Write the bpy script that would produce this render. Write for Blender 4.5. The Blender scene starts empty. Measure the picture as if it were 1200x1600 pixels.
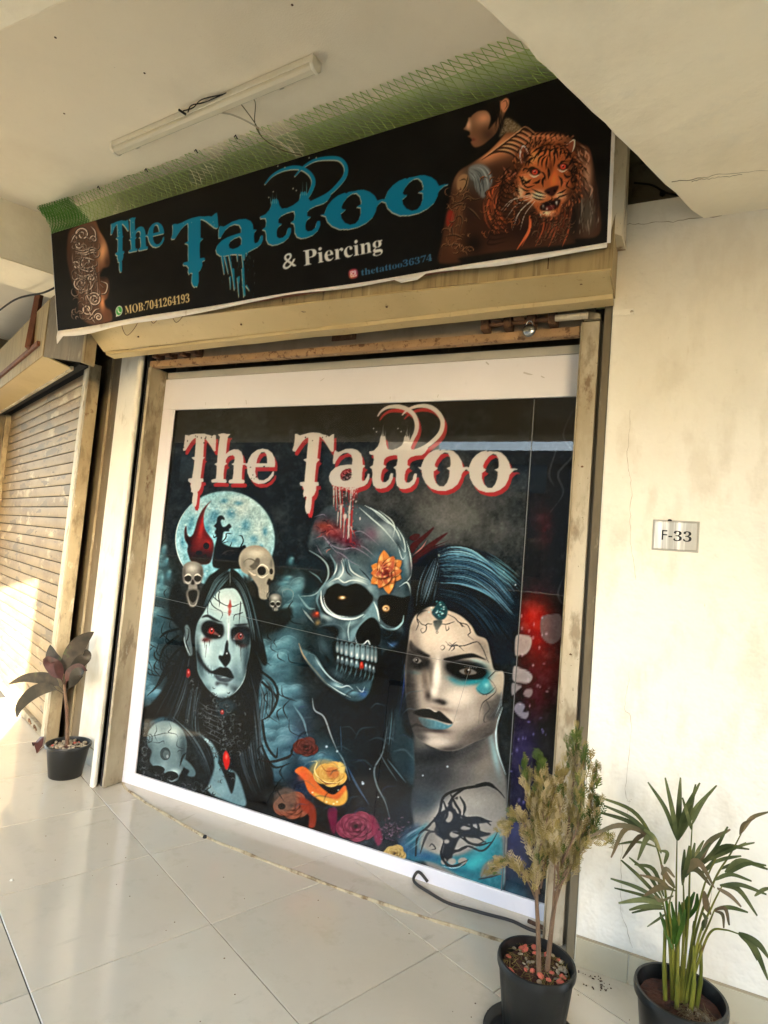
import bpy, math, random
import numpy as np
from mathutils import Vector, Matrix

# ================================================================ camera, sky, sun, exposure
scene = bpy.context.scene
COL = scene.collection
cam_data = bpy.data.cameras.new('camera'); cam = bpy.data.objects.new('camera', cam_data); COL.objects.link(cam)
cam_data.sensor_fit = 'HORIZONTAL'; cam_data.sensor_width = 36.0; cam_data.lens = 28.02
cam_data.clip_start = 0.05; cam_data.clip_end = 800
FW, RT, UP = Vector((-.425, .903, .067)), Vector((.904, .419, .083)), Vector((-.047, -.096, .994))
cam.matrix_world = Matrix(((RT.x, UP.x, -FW.x, 2.750), (RT.y, UP.y, -FW.y, -2.618), (RT.z, UP.z, -FW.z, 1.440), (0, 0, 0, 1)))
scene.camera = cam
SUN_EL = math.radians(16.0); SUN_AZ = Vector((.70, -.714, 0))          # where the sun stands
world = bpy.data.worlds.new('World'); scene.world = world; world.use_nodes = True
wn = world.node_tree; bgn = wn.nodes['Background']
sky = wn.nodes.new('ShaderNodeTexSky'); sky.sky_type = 'NISHITA'; sky.sun_disc = False
sky.sun_elevation = SUN_EL; sky.sun_rotation = math.atan2(SUN_AZ.x, SUN_AZ.y); sky.dust_density = 2.0; sky.air_density = 1.0
wn.links.new(sky.outputs[0], bgn.inputs[0]); bgn.inputs[1].default_value = 0.15
sl = bpy.data.lights.new('sun', 'SUN'); sl.energy = 5.0; sl.angle = math.radians(.5); sl.color = (1.0, .93, .78)
so = bpy.data.objects.new('sun', sl); COL.objects.link(so)
trav = Vector((-SUN_AZ.x*math.cos(SUN_EL), -SUN_AZ.y*math.cos(SUN_EL), -math.sin(SUN_EL)))
so.rotation_euler = trav.to_track_quat('-Z', 'Y').to_euler(); so.location = (12, -9, 6)
vs = scene.view_settings; vs.view_transform = 'Standard'; vs.look = 'None'; vs.exposure = 4.0; vs.gamma = 1.0; vs.use_curve_mapping = False
scene.cycles.max_bounces = 10; scene.cycles.diffuse_bounces = 6; scene.cycles.transparent_max_bounces = 12
scene.cycles.use_denoising = True; scene.cycles.caustics_reflective = False; scene.cycles.caustics_refractive = False
scene.cycles.sample_clamp_indirect = 8.0

# ================================================================ helpers
random.seed(5)
ROOT = {}
def tag(o, label=None, cat=None, group=None, kind=None):
    for k, v in (('label', label), ('category', cat), ('group', group), ('kind', kind)):
        if v: o[k] = v
    return o
def thing(name, label, cat, loc=(0, 0, 0), group=None, rotz=0):
    o = bpy.data.objects.new(name, None); COL.objects.link(o); o.empty_display_size = .1
    o.location = loc; o.rotation_euler = (0, 0, rotz); ROOT[o] = Vector(loc) if not rotz else None
    return tag(o, label, cat, group)
class MB:
    """collects geometry for one mesh"""
    def __init__(s): s.v, s.f = [], []
    def quad(s, *p):
        n = len(s.v); s.v += [tuple(q) for q in p]; s.f.append(tuple(range(n, n+len(p)))); return s
    def box(s, x0, x1, y0, y1, z0, z1):
        n = len(s.v); s.v += [(x, y, z) for z in (z0, z1) for x, y in ((x0, y0), (x1, y0), (x1, y1), (x0, y1))]
        s.f += [tuple(n+i for i in q) for q in ((3,2,1,0),(4,5,6,7),(0,1,5,4),(1,2,6,5),(2,3,7,6),(3,0,4,7))]; return s
    def prism(s, plan, z0, z1):
        """plan: counter-clockwise xy points; z0/z1 numbers or lists"""
        n, k = len(s.v), len(plan)
        a = z0 if isinstance(z0, (list, tuple)) else [z0]*k; b = z1 if isinstance(z1, (list, tuple)) else [z1]*k
        s.v += [(p[0], p[1], z) for p, z in zip(plan, a)]+[(p[0], p[1], z) for p, z in zip(plan, b)]
        s.f += [tuple(range(n+k-1, n-1, -1)), tuple(range(n+k, n+2*k))]+[(n+i, n+(i+1)%k, n+k+(i+1)%k, n+k+i) for i in range(k)]; return s
    def loft(s, rings, closed=True, caps=True):
        n, k = len(s.v), len(rings[0])
        for r in rings: s.v += [tuple(q) for q in r]
        for i in range(len(rings)-1):
            for j in range(k if closed else k-1):
                s.f.append((n+i*k+j, n+i*k+(j+1)%k, n+(i+1)*k+(j+1)%k, n+(i+1)*k+j))
        if caps and closed: s.f += [tuple(n+j for j in range(k-1, -1, -1)), tuple(n+(len(rings)-1)*k+j for j in range(k))]
        return s
    def tube(s, pts, r, k=8, caps=True):
        P = [Vector(p) for p in pts]; R = r if isinstance(r, (list, tuple)) else [r]*len(P)
        rings = []; up = Vector((0, 0, 1)); t0 = (P[1]-P[0]).normalized()
        if abs(t0.z) > .9: up = Vector((1, 0, 0))
        a = t0.cross(up).normalized()
        for i, p in enumerate(P):
            t = (P[min(i+1, len(P)-1)]-P[max(i-1, 0)]).normalized()
            a = (a-t*a.dot(t)).normalized(); b = t.cross(a)
            rings.append([p+(a*math.cos(q)+b*math.sin(q))*R[i] for q in (2*math.pi*j/k for j in range(k))])
        return s.loft(rings, True, caps)
    def lathe(s, prof, c=(0, 0, 0), k=40):
        rings = [[(c[0]+r*math.cos(2*math.pi*j/k), c[1]+r*math.sin(2*math.pi*j/k), c[2]+z) for j in range(k)] for r, z in prof]
        return s.loft(rings, True, True)
    def strip(s, pts, wid, side, fold=0.0, drop=None):
        """leaf blade: centre line, half widths, sideways vectors"""
        n = len(s.v)
        for p, w, d in zip(pts, wid, side):
            p, d = Vector(p), Vector(d).normalized(); u = Vector((0, 0, 1))
            s.v += [tuple(p-d*w+u*w*fold), tuple(p), tuple(p+d*w+u*w*fold)]
        for i in range(len(pts)-1):
            a, b = n+i*3, n+i*3+3
            s.f += [(a, a+1, b+1, b), (a+1, a+2, b+2, b+1)]
        return s
def part(name, mb, mat, parent=None, smooth=False, bevel=0, kind=None, label=None):
    me = bpy.data.meshes.new(name); off = ROOT.get(parent) or Vector((0, 0, 0))
    me.from_pydata([tuple(Vector(v)-off) for v in mb.v], [], mb.f); me.update()
    if smooth: me.polygons.foreach_set('use_smooth', [True]*len(me.polygons))
    me.materials.append(mat); o = bpy.data.objects.new(name, me); COL.objects.link(o)
    if parent is not None: o.parent = parent; ROOT[o] = off
    if bevel:
        m = o.modifiers.new('bevel', 'BEVEL'); m.width = bevel; m.segments = 2; m.limit_method = 'ANGLE'; m.angle_limit = .6
    if kind: o['kind'] = kind
    if label: o['label'] = label
    return o
def copy_of(o, loc, parent=None, rot=None):
    c = o.copy(); COL.objects.link(c); c.location = loc
    if rot: c.rotation_euler = rot
    if parent is not None: c.parent = parent
    return c
def curve(pts, n=8):
    """smooth path through points"""
    P = [Vector(p) for p in pts]; Q = [2*P[0]-P[1]]+P+[2*P[-1]-P[-2]]; out = []
    for i in range(1, len(Q)-2):
        a, b, c, d = Q[i-1:i+3]
        for j in range(n):
            t = j/n; out.append(.5*(2*b+(c-a)*t+(2*a-5*b+4*c-d)*t*t+(3*b-a-3*c+d)*t**3))
    return out+[P[-1]]

# ---------------------------------------------------------------- materials
def srgb(*c): return tuple(((v/255+.055)/1.055)**2.4 if v > 10 else v/255/12.92 for v in c)+(1,)
def new_mat(name):
    m = bpy.data.materials.new(name); m.use_nodes = True; nt = m.node_tree
    return m, nt, nt.nodes['Principled BSDF']
def pmat(name, base, rough=.6, var=.12, vscale=4., layers=(), bump=.0, bscale=60., metal=0., spec=.5, coat=0., rvar=0., rand=0., crough=.05, bdetail=4, shift=False):
    """painted / mineral surface: mottled base, wear layers [(colour, scale, lo, hi, (sx,sy,sz), strength)], relief"""
    m, nt, bs = new_mat(name); L = nt.links; N = nt.nodes
    tc = N.new('ShaderNodeTexCoord')
    src = tc.outputs['Object']
    if shift:                                    # alike pieces that share a mesh wear differently
        oi0 = N.new('ShaderNodeObjectInfo'); sc0 = N.new('ShaderNodeVectorMath'); sc0.operation = 'MULTIPLY'; ad0 = N.new('ShaderNodeVectorMath'); ad0.operation = 'ADD'
        L.new(oi0.outputs['Random'], sc0.inputs[0]); sc0.inputs[1].default_value = (31., 7., 53.); L.new(src, ad0.inputs[0]); L.new(sc0.outputs[0], ad0.inputs[1]); src = ad0.outputs[0]
    def noise(scale, stretch=(1,1,1), detail=6, seed=0.):
        mp = N.new('ShaderNodeMapping'); mp.inputs['Scale'].default_value = stretch; mp.inputs['Location'].default_value = (seed, seed*.7, -seed*.4)
        L.new(src, mp.inputs[0]); n = N.new('ShaderNodeTexNoise'); n.inputs['Scale'].default_value = scale; n.inputs['Detail'].default_value = detail; n.inputs['Roughness'].default_value = .62
        L.new(mp.outputs[0], n.inputs['Vector']); return n.outputs[0]
    def mix(fac, a, b):
        x = N.new('ShaderNodeMix'); x.data_type = 'RGBA'
        for s, v in ((0, fac), (6, a), (7, b)):
            if hasattr(v, 'is_linked') or hasattr(v, 'links'): L.new(v, x.inputs[s])
            else: x.inputs[s].default_value = v
        return x.outputs[2]
    base = tuple(base)[:3]; dk = tuple(max(0, c*(1-var)) for c in base)+(1,); lt = tuple(min(1, c*(1+var)) for c in base)+(1,)
    rp = N.new('ShaderNodeMapRange'); rp.inputs[1].default_value = .32; rp.inputs[2].default_value = .68; L.new(noise(vscale, (1,1,1), 8), rp.inputs[0])
    col = mix(rp.outputs[0], dk, lt); wear = None
    for i, ly in enumerate(layers):
        c, sc, lo, hi = ly[:4]; st = ly[4] if len(ly) > 4 else (1,1,1); k = ly[5] if len(ly) > 5 else 1.
        r = N.new('ShaderNodeMapRange'); r.inputs[1].default_value = lo; r.inputs[2].default_value = hi; r.inputs[4].default_value = k
        L.new(noise(sc, st, 7, 3.7*(i+1)), r.inputs[0]); col = mix(r.outputs[0], col, tuple(c)[:3]+(1,)); wear = r.outputs[0]
    if rand:
        oi = N.new('ShaderNodeObjectInfo'); hs = N.new('ShaderNodeHueSaturation'); r = N.new('ShaderNodeMapRange'); r.inputs[3].default_value = 1-rand; r.inputs[4].default_value = 1+rand
        L.new(oi.outputs['Random'], r.inputs[0]); L.new(r.outputs[0], hs.inputs['Value']); L.new(col, hs.inputs['Color']); col = hs.outputs[0]
    L.new(col, bs.inputs['Base Color']); bs.inputs['Roughness'].default_value = rough; bs.inputs['Metallic'].default_value = metal
    bs.inputs['Specular IOR Level'].default_value = spec; bs.inputs['Coat Weight'].default_value = coat; bs.inputs['Coat Roughness'].default_value = crough
    if rvar:
        r = N.new('ShaderNodeMapRange'); r.inputs[1].default_value = .3; r.inputs[2].default_value = .7; r.inputs[3].default_value = max(.02, rough-rvar); r.inputs[4].default_value = min(1, rough+rvar)
        L.new(noise(vscale*2.3, (1,1,1), 6, 9.), r.inputs[0]); L.new(r.outputs[0], bs.inputs['Roughness'])
    if bump:
        b = N.new('ShaderNodeBump'); b.inputs['Strength'].default_value = 1.; b.inputs['Distance'].default_value = bump
        L.new(noise(bscale, (1,1,1), bdetail, 5.), b.inputs['Height']); L.new(b.outputs[0], bs.inputs['Normal'])
    return m
def flat(name, c, rough=.5, **k): return pmat(name, c, rough, var=k.pop('var', .05), **k)
# ================================================================ materials of the place
M = {}
M['plaster'] = pmat('cream_plaster', srgb(240,235,222), .8, .04, 1.6, [(srgb(216,207,188), 1.3, .46, .72, (1,1,.6), .6), (srgb(216,207,188), 7, .5, .64, (1,1,.4), .6), (srgb(172,158,130), 45, .69, .76, (1,1,.5), .45), (srgb(236,228,210), 5, .58, .75, (1,1,1), .6), (srgb(196,180,150), 22, .66, .78, (1,1,.25), .4)], .022, 6, rvar=.06)
M['beam'] = pmat('beam_plaster', srgb(247,237,213), .8, .05, 1.2, [(srgb(220,207,180), 2.2, .46, .75, (1,1,1), .6), (srgb(238,230,210), 6, .56, .7, (1,1,1), .6), (srgb(184,168,140), 30, .7, .8, (1,1,1), .3)], .004, 14, rvar=.05)
M['ceiling'] = pmat('ceiling_paint', srgb(240,231,212), .85, .04, 1.5, [(srgb(206,194,170), 1.1, .5, .8, (1,1,1), .5), (srgb(150,138,114), 40, .72, .77, (1,1,1), .4), (srgb(190,180,158), 60, .62, .8, (1,1,1), .22)], .0012, 160)
M['tile'] = pmat('vitrified_tile', srgb(198,189,170), .10, .025, 3, [(srgb(184,177,158), 1.6, .45, .7, (1,1,1), .5), (srgb(172,163,142), 11, .56, .72, (1,1,1), .35), (srgb(128,118,100), 130, .685, .73, (1,1,1), .45), (srgb(150,140,120), 4, .66, .74, (3,.5,1), .4)], .0003, 20, rvar=.055, rand=.03, shift=True)
M['grout'] = flat('grout', srgb(58,53,46), .9)
M['skirting'] = pmat('skirting_tile', srgb(186,178,154), .25, .04, 5, [(srgb(160,148,120), 9, .55, .8, (1,1,1), .4)], .0004, 40, rand=.03)
M['white_board'] = pmat('white_board', srgb(226,224,230), .35, .025, 3, [(srgb(196,192,196), 14, .66, .8, (1,1,.4), .4), (srgb(130,128,130), 55, .735, .76, (1,1,.5), .5)], .0003, 20)
M['grey_board'] = pmat('grey_board', srgb(176,172,160), .5, .06, 6, [(srgb(140,134,118), 12, .6, .8, (.4,1,1), .5)])
M['hood'] = pmat('hood_paint', srgb(198,177,130), .45, .05, 2, [(srgb(170,146,100), 2.2, .48, .75, (1,1,1), .5), (srgb(140,112,70), 50, .62, .72, (1,1,.3), .5), (srgb(92,66,42), 17, .7, .735, (.6,1,1), .85), (srgb(60,44,30), 90, .71, .74, (1,1,1), .7)], .0007, 30)
M['hood_top'] = pmat('hood_weathered', srgb(162,142,100), .55, .06, 2, [(srgb(128,108,74), 34, .48, .66, (1,1,.045), .8), (srgb(82,66,46), 52, .58, .7, (1,1,.06), .75), (srgb(204,188,152), 24, .62, .72, (1,1,.05), .5), (srgb(70,52,36), 80, .7, .74, (1,1,1), .7)], .0009, 40)
M['rail'] = pmat('guide_rail_paint', srgb(158,147,122), .62, .07, 3, [(srgb(128,113,86), 4.3, .44, .6, (1,1,.45), .75), (srgb(96,80,58), 13, .52, .64, (1,1,.4), .7), (srgb(206,198,180), 8, .6, .66, (1,1,.5), .6), (srgb(98,70,46), 9, .64, .68, (1,1,.7), .8), (srgb(58,46,34), 70, .66, .71, (1,1,1), .75)], .001, 60)
M['rail_pale'] = pmat('guide_rail_pale', srgb(196,187,166), .6, .06, 3, [(srgb(156,142,114), 3.7, .44, .62, (1,1,.4), .75), (srgb(112,94,68), 14, .54, .66, (1,1,.4), .7), (srgb(108,80,52), 7, .62, .68, (1,1,.6), .8), (srgb(64,52,40), 75, .66, .71, (1,1,1), .7)], .0008, 60)
M['rail_dark'] = pmat('rail_brown', srgb(114,102,80), .65, .08, 3, [(srgb(86,74,56), 4.9, .43, .62, (1,1,.35), .75), (srgb(166,154,130), 17, .6, .7, (1,1,.4), .55), (srgb(80,60,42), 10, .63, .68, (1,1,.6), .75)], .0008, 55)
M['slat'] = pmat('shutter_slat', srgb(140,120,88), .6, .1, 3, [(srgb(112,90,60), 2.4, .46, .66, (1,1,2), .7), (srgb(180,162,128), 4, .57, .64, (.7,1,1.5), .7), (srgb(112,97,74), 3.4, .57, .585, (.6,1,2.4), 1.), (srgb(84,70,52), 12, .64, .66, (.6,1,1.6), .8), (srgb(58,46,34), 34, .675, .69, (1,1,1.4), .9)], .0006, 40, rand=.08, shift=True)
M['rust'] = pmat('rust', srgb(96,66,42), .85, .2, 12, [(srgb(60,40,26), 20, .5, .65), (srgb(150,116,80), 30, .64, .72, (1,1,1), .7)], .002, 80)
M['rust_brown'] = pmat('rust_brown_iron', srgb(110,64,42), .7, .12, 10, [(srgb(70,38,26), 14, .52, .7)], .001, 60)
M['old_white'] = pmat('lime_washed_panel', srgb(222,218,208), .7, .05, 3, [(srgb(188,174,146), 2.6, .48, .68, (1,1,.5), .75), (srgb(168,158,138), 12, .58, .72, (1,1,.5), .55), (srgb(110,96,76), 50, .71, .75, (1,1,1), .5)], .0015, 30)
M['curtain'] = pmat('shutter_curtain', srgb(150,134,112), .6, .08, 5, [(srgb(120,102,80), 8, .5, .7, (1,1,.3), .6), (srgb(80,62,44), 30, .66, .72, (1,1,1), .7)], .0006, 50)
M['bar'] = pmat('bar_paint_rust', srgb(160,128,92), .75, .12, 10, [(srgb(96,66,42), 26, .54, .62, (1,1,1), .9), (srgb(196,176,144), 30, .64, .7, (1,1,1), .7)], .0015, 70)
M['dark'] = flat('dark_void', (.01,.01,.01), .9)  # near black; also stands in for unlit depth in gaps
M['concrete'] = pmat('raw_concrete', srgb(104,96,84), .9, .15, 5, [(srgb(70,64,56), 9, .55, .7), (srgb(150,142,126), 16, .66, .74)], .004, 30)
M['green_wall'] = pmat('pale_green_wall', srgb(202,212,168), .85, .05, 3, [(srgb(184,200,140), 4, .46, .75, (1,1,1), .6)], .002, 30)
M['cement'] = pmat('cement_edge', srgb(182,168,138), .9, .14, 20, [(srgb(124,106,78), 20, .48, .62), (srgb(104,70,48), 9, .62, .7)], .006, 90)
M['peel'] = pmat('bare_render', srgb(206,198,182), .9, .08, 6, [(srgb(180,170,150), 14, .55, .7)], .002, 50)
M['crack'] = flat('crack_brown', srgb(164,150,124), .95)  # even light brown of cracks, stains and skirting bed
M['parapet'] = pmat('parapet_plaster', srgb(150,142,128), .85, .08, 2, [(srgb(120,112,98), 3, .5, .75, (1,1,.5), .6)], .004, 20)
M['ground'] = pmat('paved_yard', srgb(112,109,102), .9, .1, .6, [(srgb(92,87,78), 2, .5, .8)], .004, 8)
M['far_wall'] = pmat('far_facade', srgb(96,90,82), .85, .08, .5, [(srgb(74,70,64), 1.2, .55, .8, (1,1,.3), .6)])
M['far_glass'] = flat('far_window_glass', (.03,.035,.04), .1)

# ================================================================ the setting
A_ANG = math.radians(-22.9); DA = Vector((math.cos(A_ANG), math.sin(A_ANG), 0)); DB = Vector((-DA.y, DA.x, 0))
# ground outside, floor of the walkway with its tiles
tag(part('ground', MB().quad((-400,-400,-.16),(400,-400,-.16),(400,400,-.16),(-400,400,-.16)), M['ground']), kind='structure')
floor = tag(part('floor', MB().box(-9, 9, -3.9, 2.2, -.2, -.005), M['grout']), kind='structure')
TS = .6016; gap = .0021
anchor = Vector((1.284, -.716, 0))                   # a joint crossing
def tile_mesh(a, b):
    mb = MB(); c = .0012
    mb.loft([[(x*a/2+(-x)*k, y*b/2+(-y)*k, z) for x, y in ((-1,-1),(1,-1),(1,1),(-1,1))] for z, k in ((-.02,gap),(-c,gap),(0,gap+c))])
    me = bpy.data.meshes.new('tile'); me.from_pydata(mb.v, [], mb.f); me.materials.append(M['tile']); return me
meshes = {}
rows = [(i*TS, (i+1)*TS) for i in range(-6, 7)]
def lay(u0, u1, v0, v1):
    k = (round(u1-u0, 4), round(v1-v0, 4))
    if k not in meshes: meshes[k] = tile_mesh(*k)
    c = anchor+DA*(u0+u1)/2+DB*(v0+v1)/2
    if not (-4.2 < c.x < 4.2 and -3.8 < c.y < 1.6): return
    o = bpy.data.objects.new('tile', meshes[k]); COL.objects.link(o); o.parent = floor; o.location = c; o.rotation_euler = (0, 0, A_ANG)
cols = [(j*TS, (j+1)*TS) for j in range(-7, 1)]+[(TS, TS+.25)]+[(TS+.25+j*TS, TS+.25+(j+1)*TS) for j in range(4)]
for v0, v1 in cols:
    if v1 <= TS+1e-6:
        for u0, u1 in rows: lay(u0, u1, v0, v1)
    else:
        for u0, u1 in [(TS-(i+1)*TS, TS-i*TS) for i in range(6)]+[(TS, TS+.253)]+[(TS+.253+i*TS, TS+.253+(i+1)*TS) for i in range(5)]: lay(u0, u1, v0, v1)
# raised inner threshold: three cut tiles behind the curved cement edge
EDGE = [(.02,-.01),(.117,-.059),(.35,-.125),(.6,-.18),(.819,-.224),(1.07,-.238),(1.325,-.246),(1.695,-.25),(1.988,-.236),(2.278,-.211),(2.46,-.19)]
def clip(poly, p, n):
    out = []
    for i in range(len(poly)):
        a, b = Vector(poly[i]), Vector(poly[(i+1)%len(poly)]); da, db = (a-p).dot(n), (b-p).dot(n)
        if da >= 0: out.append(a)
        if da*db < 0: out.append(a+(b-a)*(da/(da-db)))
    return out
slab = [Vector(p) for p in EDGE]+[Vector((2.46,.25)), Vector((.02,.25))]
d2, b2 = Vector((DA.x, DA.y)), Vector((DB.x, DB.y))
j1, j2 = Vector((1.36,-.145)), Vector((1.98,-.213))
left = clip(slab, j1-d2*.001, -d2); rest = clip(slab, j1+d2*.001, d2); mid = clip(rest, j2-d2*.001, -d2); right = clip(rest, j2+d2*.001, d2)
for pl in (left, clip(mid, j2-b2*.001, -b2), clip(mid, j2+b2*.001, b2), right):
    if len(pl) > 2: part('tile', MB().prism([(q.x, q.y) for q in pl], -.004, .006), M['tile'], floor)
eb = MB(); pts = curve([(x, y, .004) for x, y in EDGE], 6)
for i in range(len(pts)-1):
    a, b = pts[i], pts[i+1]; t = (b-a).normalized(); s = Vector((t.y, -t.x, 0))
    def ring(p, k):
        w = .0055+.0015*math.sin(k*1.7)+random.uniform(-.0015,.0015); h = .006+.002*math.sin(k*.9)
        return [p+s*w+Vector((0,0,-.006)), p+s*w*.7+Vector((0,0,h*.7)), p+Vector((0,0,h)), p-s*w*.6+Vector((0,0,h*.8)), p-s*w+Vector((0,0,-.006))]
    eb.loft([ring(a, i), ring(b, i+1)], True, True)
part('cement_edge', eb, M['cement'], floor)
# ceiling slab and beams
tag(part('ceiling', MB().box(-9, 9, -3.85, 2.2, 3.3, 3.5), M['ceiling']), kind='structure')
B2 = Vector((.427, .904, 0)).normalized(); N2 = Vector((B2.y, -B2.x, 0))
def beam(name, p, width, t0, t1, z0, label):
    a = Vector(p); q = [a+B2*t0, a+B2*t0+N2*width, a+B2*t1+N2*width, a+B2*t1]
    mb = MB(); n = 46; e = []
    for i in range(n+1):     # slightly uneven plaster arris
        t = t0+(t1-t0)*i/n; r = random.choice((0,.001,-.002,.004,.009,.003,0))*random.uniform(.4,1.2); c = a+B2*t
        e.append([(c+N2*r)+Vector((0,0,3.32)), (c+N2*r)+Vector((0,0,z0+.012)), (c+N2*(r+.012))+Vector((0,0,z0+random.uniform(-.002,.002))), c+N2*width+Vector((0,0,z0)), c+N2*width+Vector((0,0,3.32))])
    mb.loft(e, True, True); return tag(part(name, mb, M['beam']), kind='structure')
beam_r = beam('beam_right', (2.808,-.197,0), 1.5, -2.9, .22, 2.79, '')
beam_l = beam('beam_left', (-.70,-.337,0), -.42, -2.9, .40, 2.95, '')
for t, z in ((-.42,3.17),(-.44,3.07)):
    c = Vector((-.70,-.337,0))+B2*t+N2*.004+Vector((0,0,z)); part('anchor_hole', MB().lathe([(.003,-.006),(.011,-.002),(.008,.004),(.002,.006)], c, 9), M['rust'], beam_l); part('stain', MB().tube([c+Vector((0,0,.0)), c+B2*.02+Vector((0,0,-.03))], [.006,.001], 6), M['crack'], beam_l)
for x, y in ((.75,-1.0),(.2,-.95),(1.5,-1.05),(.55,-1.25)): part('nail_hole', MB().lathe([(.002,.004),(.005,0),(.001,-.002)], (x, y, 3.299), 7), M['rust'], bpy.data.objects['ceiling'])
tag(part('beam_front', MB().box(-3.2, 2.15, -1.95, -1.69, 2.79, 3.32), M['beam'], bevel=.008), kind='structure')
tag(part('beam_outer', MB().box(-9, 9, -3.95, -3.62, 2.79, 3.6), M['beam'], bevel=.008), kind='structure')
tag(part('ceiling_band', MB().prism([(-.66,-.37),(2.9,-.655),(2.9,.115),(-.66,.115)], 3.295, 3.302), M['green_wall']), kind='structure')
# wall above and behind the shop, wall on the right with its skirting
tag(part('wall_back', MB().box(-.02, 5.2, .12, .3, 2.68, 3.31), M['green_wall']), kind='structure')
tag(part('wall_inner', MB().box(-.9, 5.2, .36, .5, -.1, 3.31), M['concrete']), kind='structure')
tag(part('wall_niche', MB().box(2.53, 4.2, .02, .11, 2.80, 3.31), M['concrete']), kind='structure')
wr = MB(); n = 16
for zz in (0,): wr.box(2.527, 5.6, -.19, .02, -.01, 2.893)
wall_r = tag(part('wall_right', wr, M['plaster'], bevel=.006), kind='structure')
x = 2.53
for w in (.178, .6, .6, .6):
    part('skirting_tile', MB().box(x+.001, x+w-.001, -.2, -.188, .0, .098), M['skirting'], wall_r, bevel=.0015); x += w
part('skirting_bed', MB().box(2.53, 4.5, -.197, -.189, .098, .104), M['crack'], wall_r)
def crack(pts, w, parent, axis='y', at=-.1915, mat='crack'):
    mb = MB(); P = [Vector((p[0], at, p[1])) if axis == 'y' else Vector((p[0], p[1], at)) for p in pts]; Q = curve(P, 9)
    up = Vector((0,1,0)) if axis == 'y' else Vector((0,0,1))
    rings = []
    for i, p in enumerate(Q):
        t = (Q[min(i+1,len(Q)-1)]-Q[max(i-1,0)]).normalized(); s = t.cross(up)
        j = s*(random.uniform(-.003,.003)+.0025*math.sin(i*.9+p.z*40)); ww = w*random.uniform(.25,1)
        rings.append([p+j+s*ww, p+j-s*ww, p+j-s*ww+up*.003, p+j+s*ww+up*.003])
    mb.loft(rings, True, True); return part('crack', mb, M[mat], parent)
crack([(2.612,2.062),(2.611,1.863),(2.634,1.765),(2.634,1.595),(2.661,1.417)], .0008, wall_r)
crack([(2.663,1.076),(2.649,.957),(2.674,.892),(2.67,.64),(2.69,.622)], .0008, wall_r)
crack([(2.686,.622),(2.665,.45),(2.672,.282),(2.687,.198),(2.722,.123)], .0008, wall_r)
crack([(2.55,2.81),(2.65,2.80),(2.80,2.792),(3.0,2.797),(3.2,2.80)], .0014, wall_r)
crack([(2.718,-.456),(2.79,-.448),(2.86,-.45),(3.002,-.43),(3.2,-.42)], .0012, beam_r, 'z', 2.789)
pp = [(2.40,-1.40),(2.46,-1.33),(2.50,-1.36),(2.56,-1.28),(2.60,-1.30),(2.66,-1.235),(2.72,-1.27),(2.80,-1.24),(2.9,-1.30),(2.9,-1.5),(2.45,-1.5)]
part('peeled_patch', MB().prism(pp, 2.7865, 2.792), M['peel'], beam_r)
crack([(2.78,-.44),(2.85,-.437),(2.93,-.43)], .0015, beam_r, 'z', 2.789)
part('render_patch', MB().box(2.6,2.72,-.192,-.18,2.60,2.72), M['plaster'], wall_r)
# niche clutter above the right wall
nc = thing('niche_rubble', 'dark niche rubble and cable scraps above the cream wall', 'rubble', (2.63,-.12,2.893))
part('board', MB().box(2.56,2.74,-.02,.015,2.893,3.16), M['concrete'], nc)
for a, b, c in ((2.60,2.95,.018),(2.68,3.0,.012),(2.71,2.93,.02)): part('stone', MB().lathe([(c*.4,-c),(c,-.4*c),(c*.9,.5*c),(c*.3,c)], (a,-.05,b), 7), M['dark'], nc)
part('cable', MB().tube(curve([(2.57,-.06,3.06),(2.64,-.07,3.03),(2.70,-.06,2.99),(2.78,-.05,2.97)]), .004, 6), M['dark'], nc)
part('chip', MB().box(2.66,2.71,-.14,-.11,2.893,2.905), M['old_white'], nc)
# yard opposite: long low building and an unseen tall wing added to shade the walkway
def building(name, label, x0, x1, y0, y1, h, rows_, pitch, rot=0, base=(0,0), back=False):
    t = thing(name, label, 'building', (base[0], base[1], -.16), rotz=rot)
    def pt(nm, mb, m, par=t):
        me = bpy.data.meshes.new(nm); me.from_pydata(mb.v, [], mb.f); me.materials.append(m); o = bpy.data.objects.new(nm, me); COL.objects.link(o); o.parent = par; return o
    w = pt('wall', MB().box(x0, x1, y0, y1, 0, h), M['far_wall'])
    pt('parapet', MB().box(x0-.1, x1+.1, y1-.25, y1+.12, h, h+.5), M['far_wall'])
    k = int((x1-x0)/pitch)
    for r in range(rows_):
        for i in range(k):
            xc = x0+(i+.5)*(x1-x0)/k; zc = 1.1+r*3.0
            wd = pt('window', MB().box(xc-.7, xc+.7, y1-.02, y1+.04, zc, zc+1.5), M['far_wall']); pt('pane', MB().box(xc-.62, xc+.62, y1+.03, y1+.05, zc+.08, zc+1.42), M['far_glass'], wd)
    return t
building('opposite_block', 'low shop block across the yard, its roofline mirrored in the glass', -7.6, 8, -26, -19, 5.2, 2, 3.2)
building('opposite_tower', 'taller block across the yard, left of the low shops', -28, -7.9, -26, -19.2, 10.5, 3, 3.4)
building('shade_wing', 'unseen tall wing added to shade the walkway', 0, 8, .2, 9, 10, 3, 2.7, math.atan2(-.714,.70), (6.79,-8.08))  # invented wing out of view, blocks the sun from the walkway
tag(part('parapet', MB().box(-9, 9, -3.93, -3.79, -.16, 1.15), M['parapet'], bevel=.012), 'unseen parapet added to hide the sunlit yard from the glass', 'parapet')  # added out of view: keeps the bright yard out of reflections, shades the floor
tag(part('column', MB().box(2.72, 3.14, -3.935, -3.64, -.1, 2.8), M['plaster'], bevel=.01), 'unseen column added to cut the edge of the sun patch', 'column')  # added out of view to give the sun patch a sharp side
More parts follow.
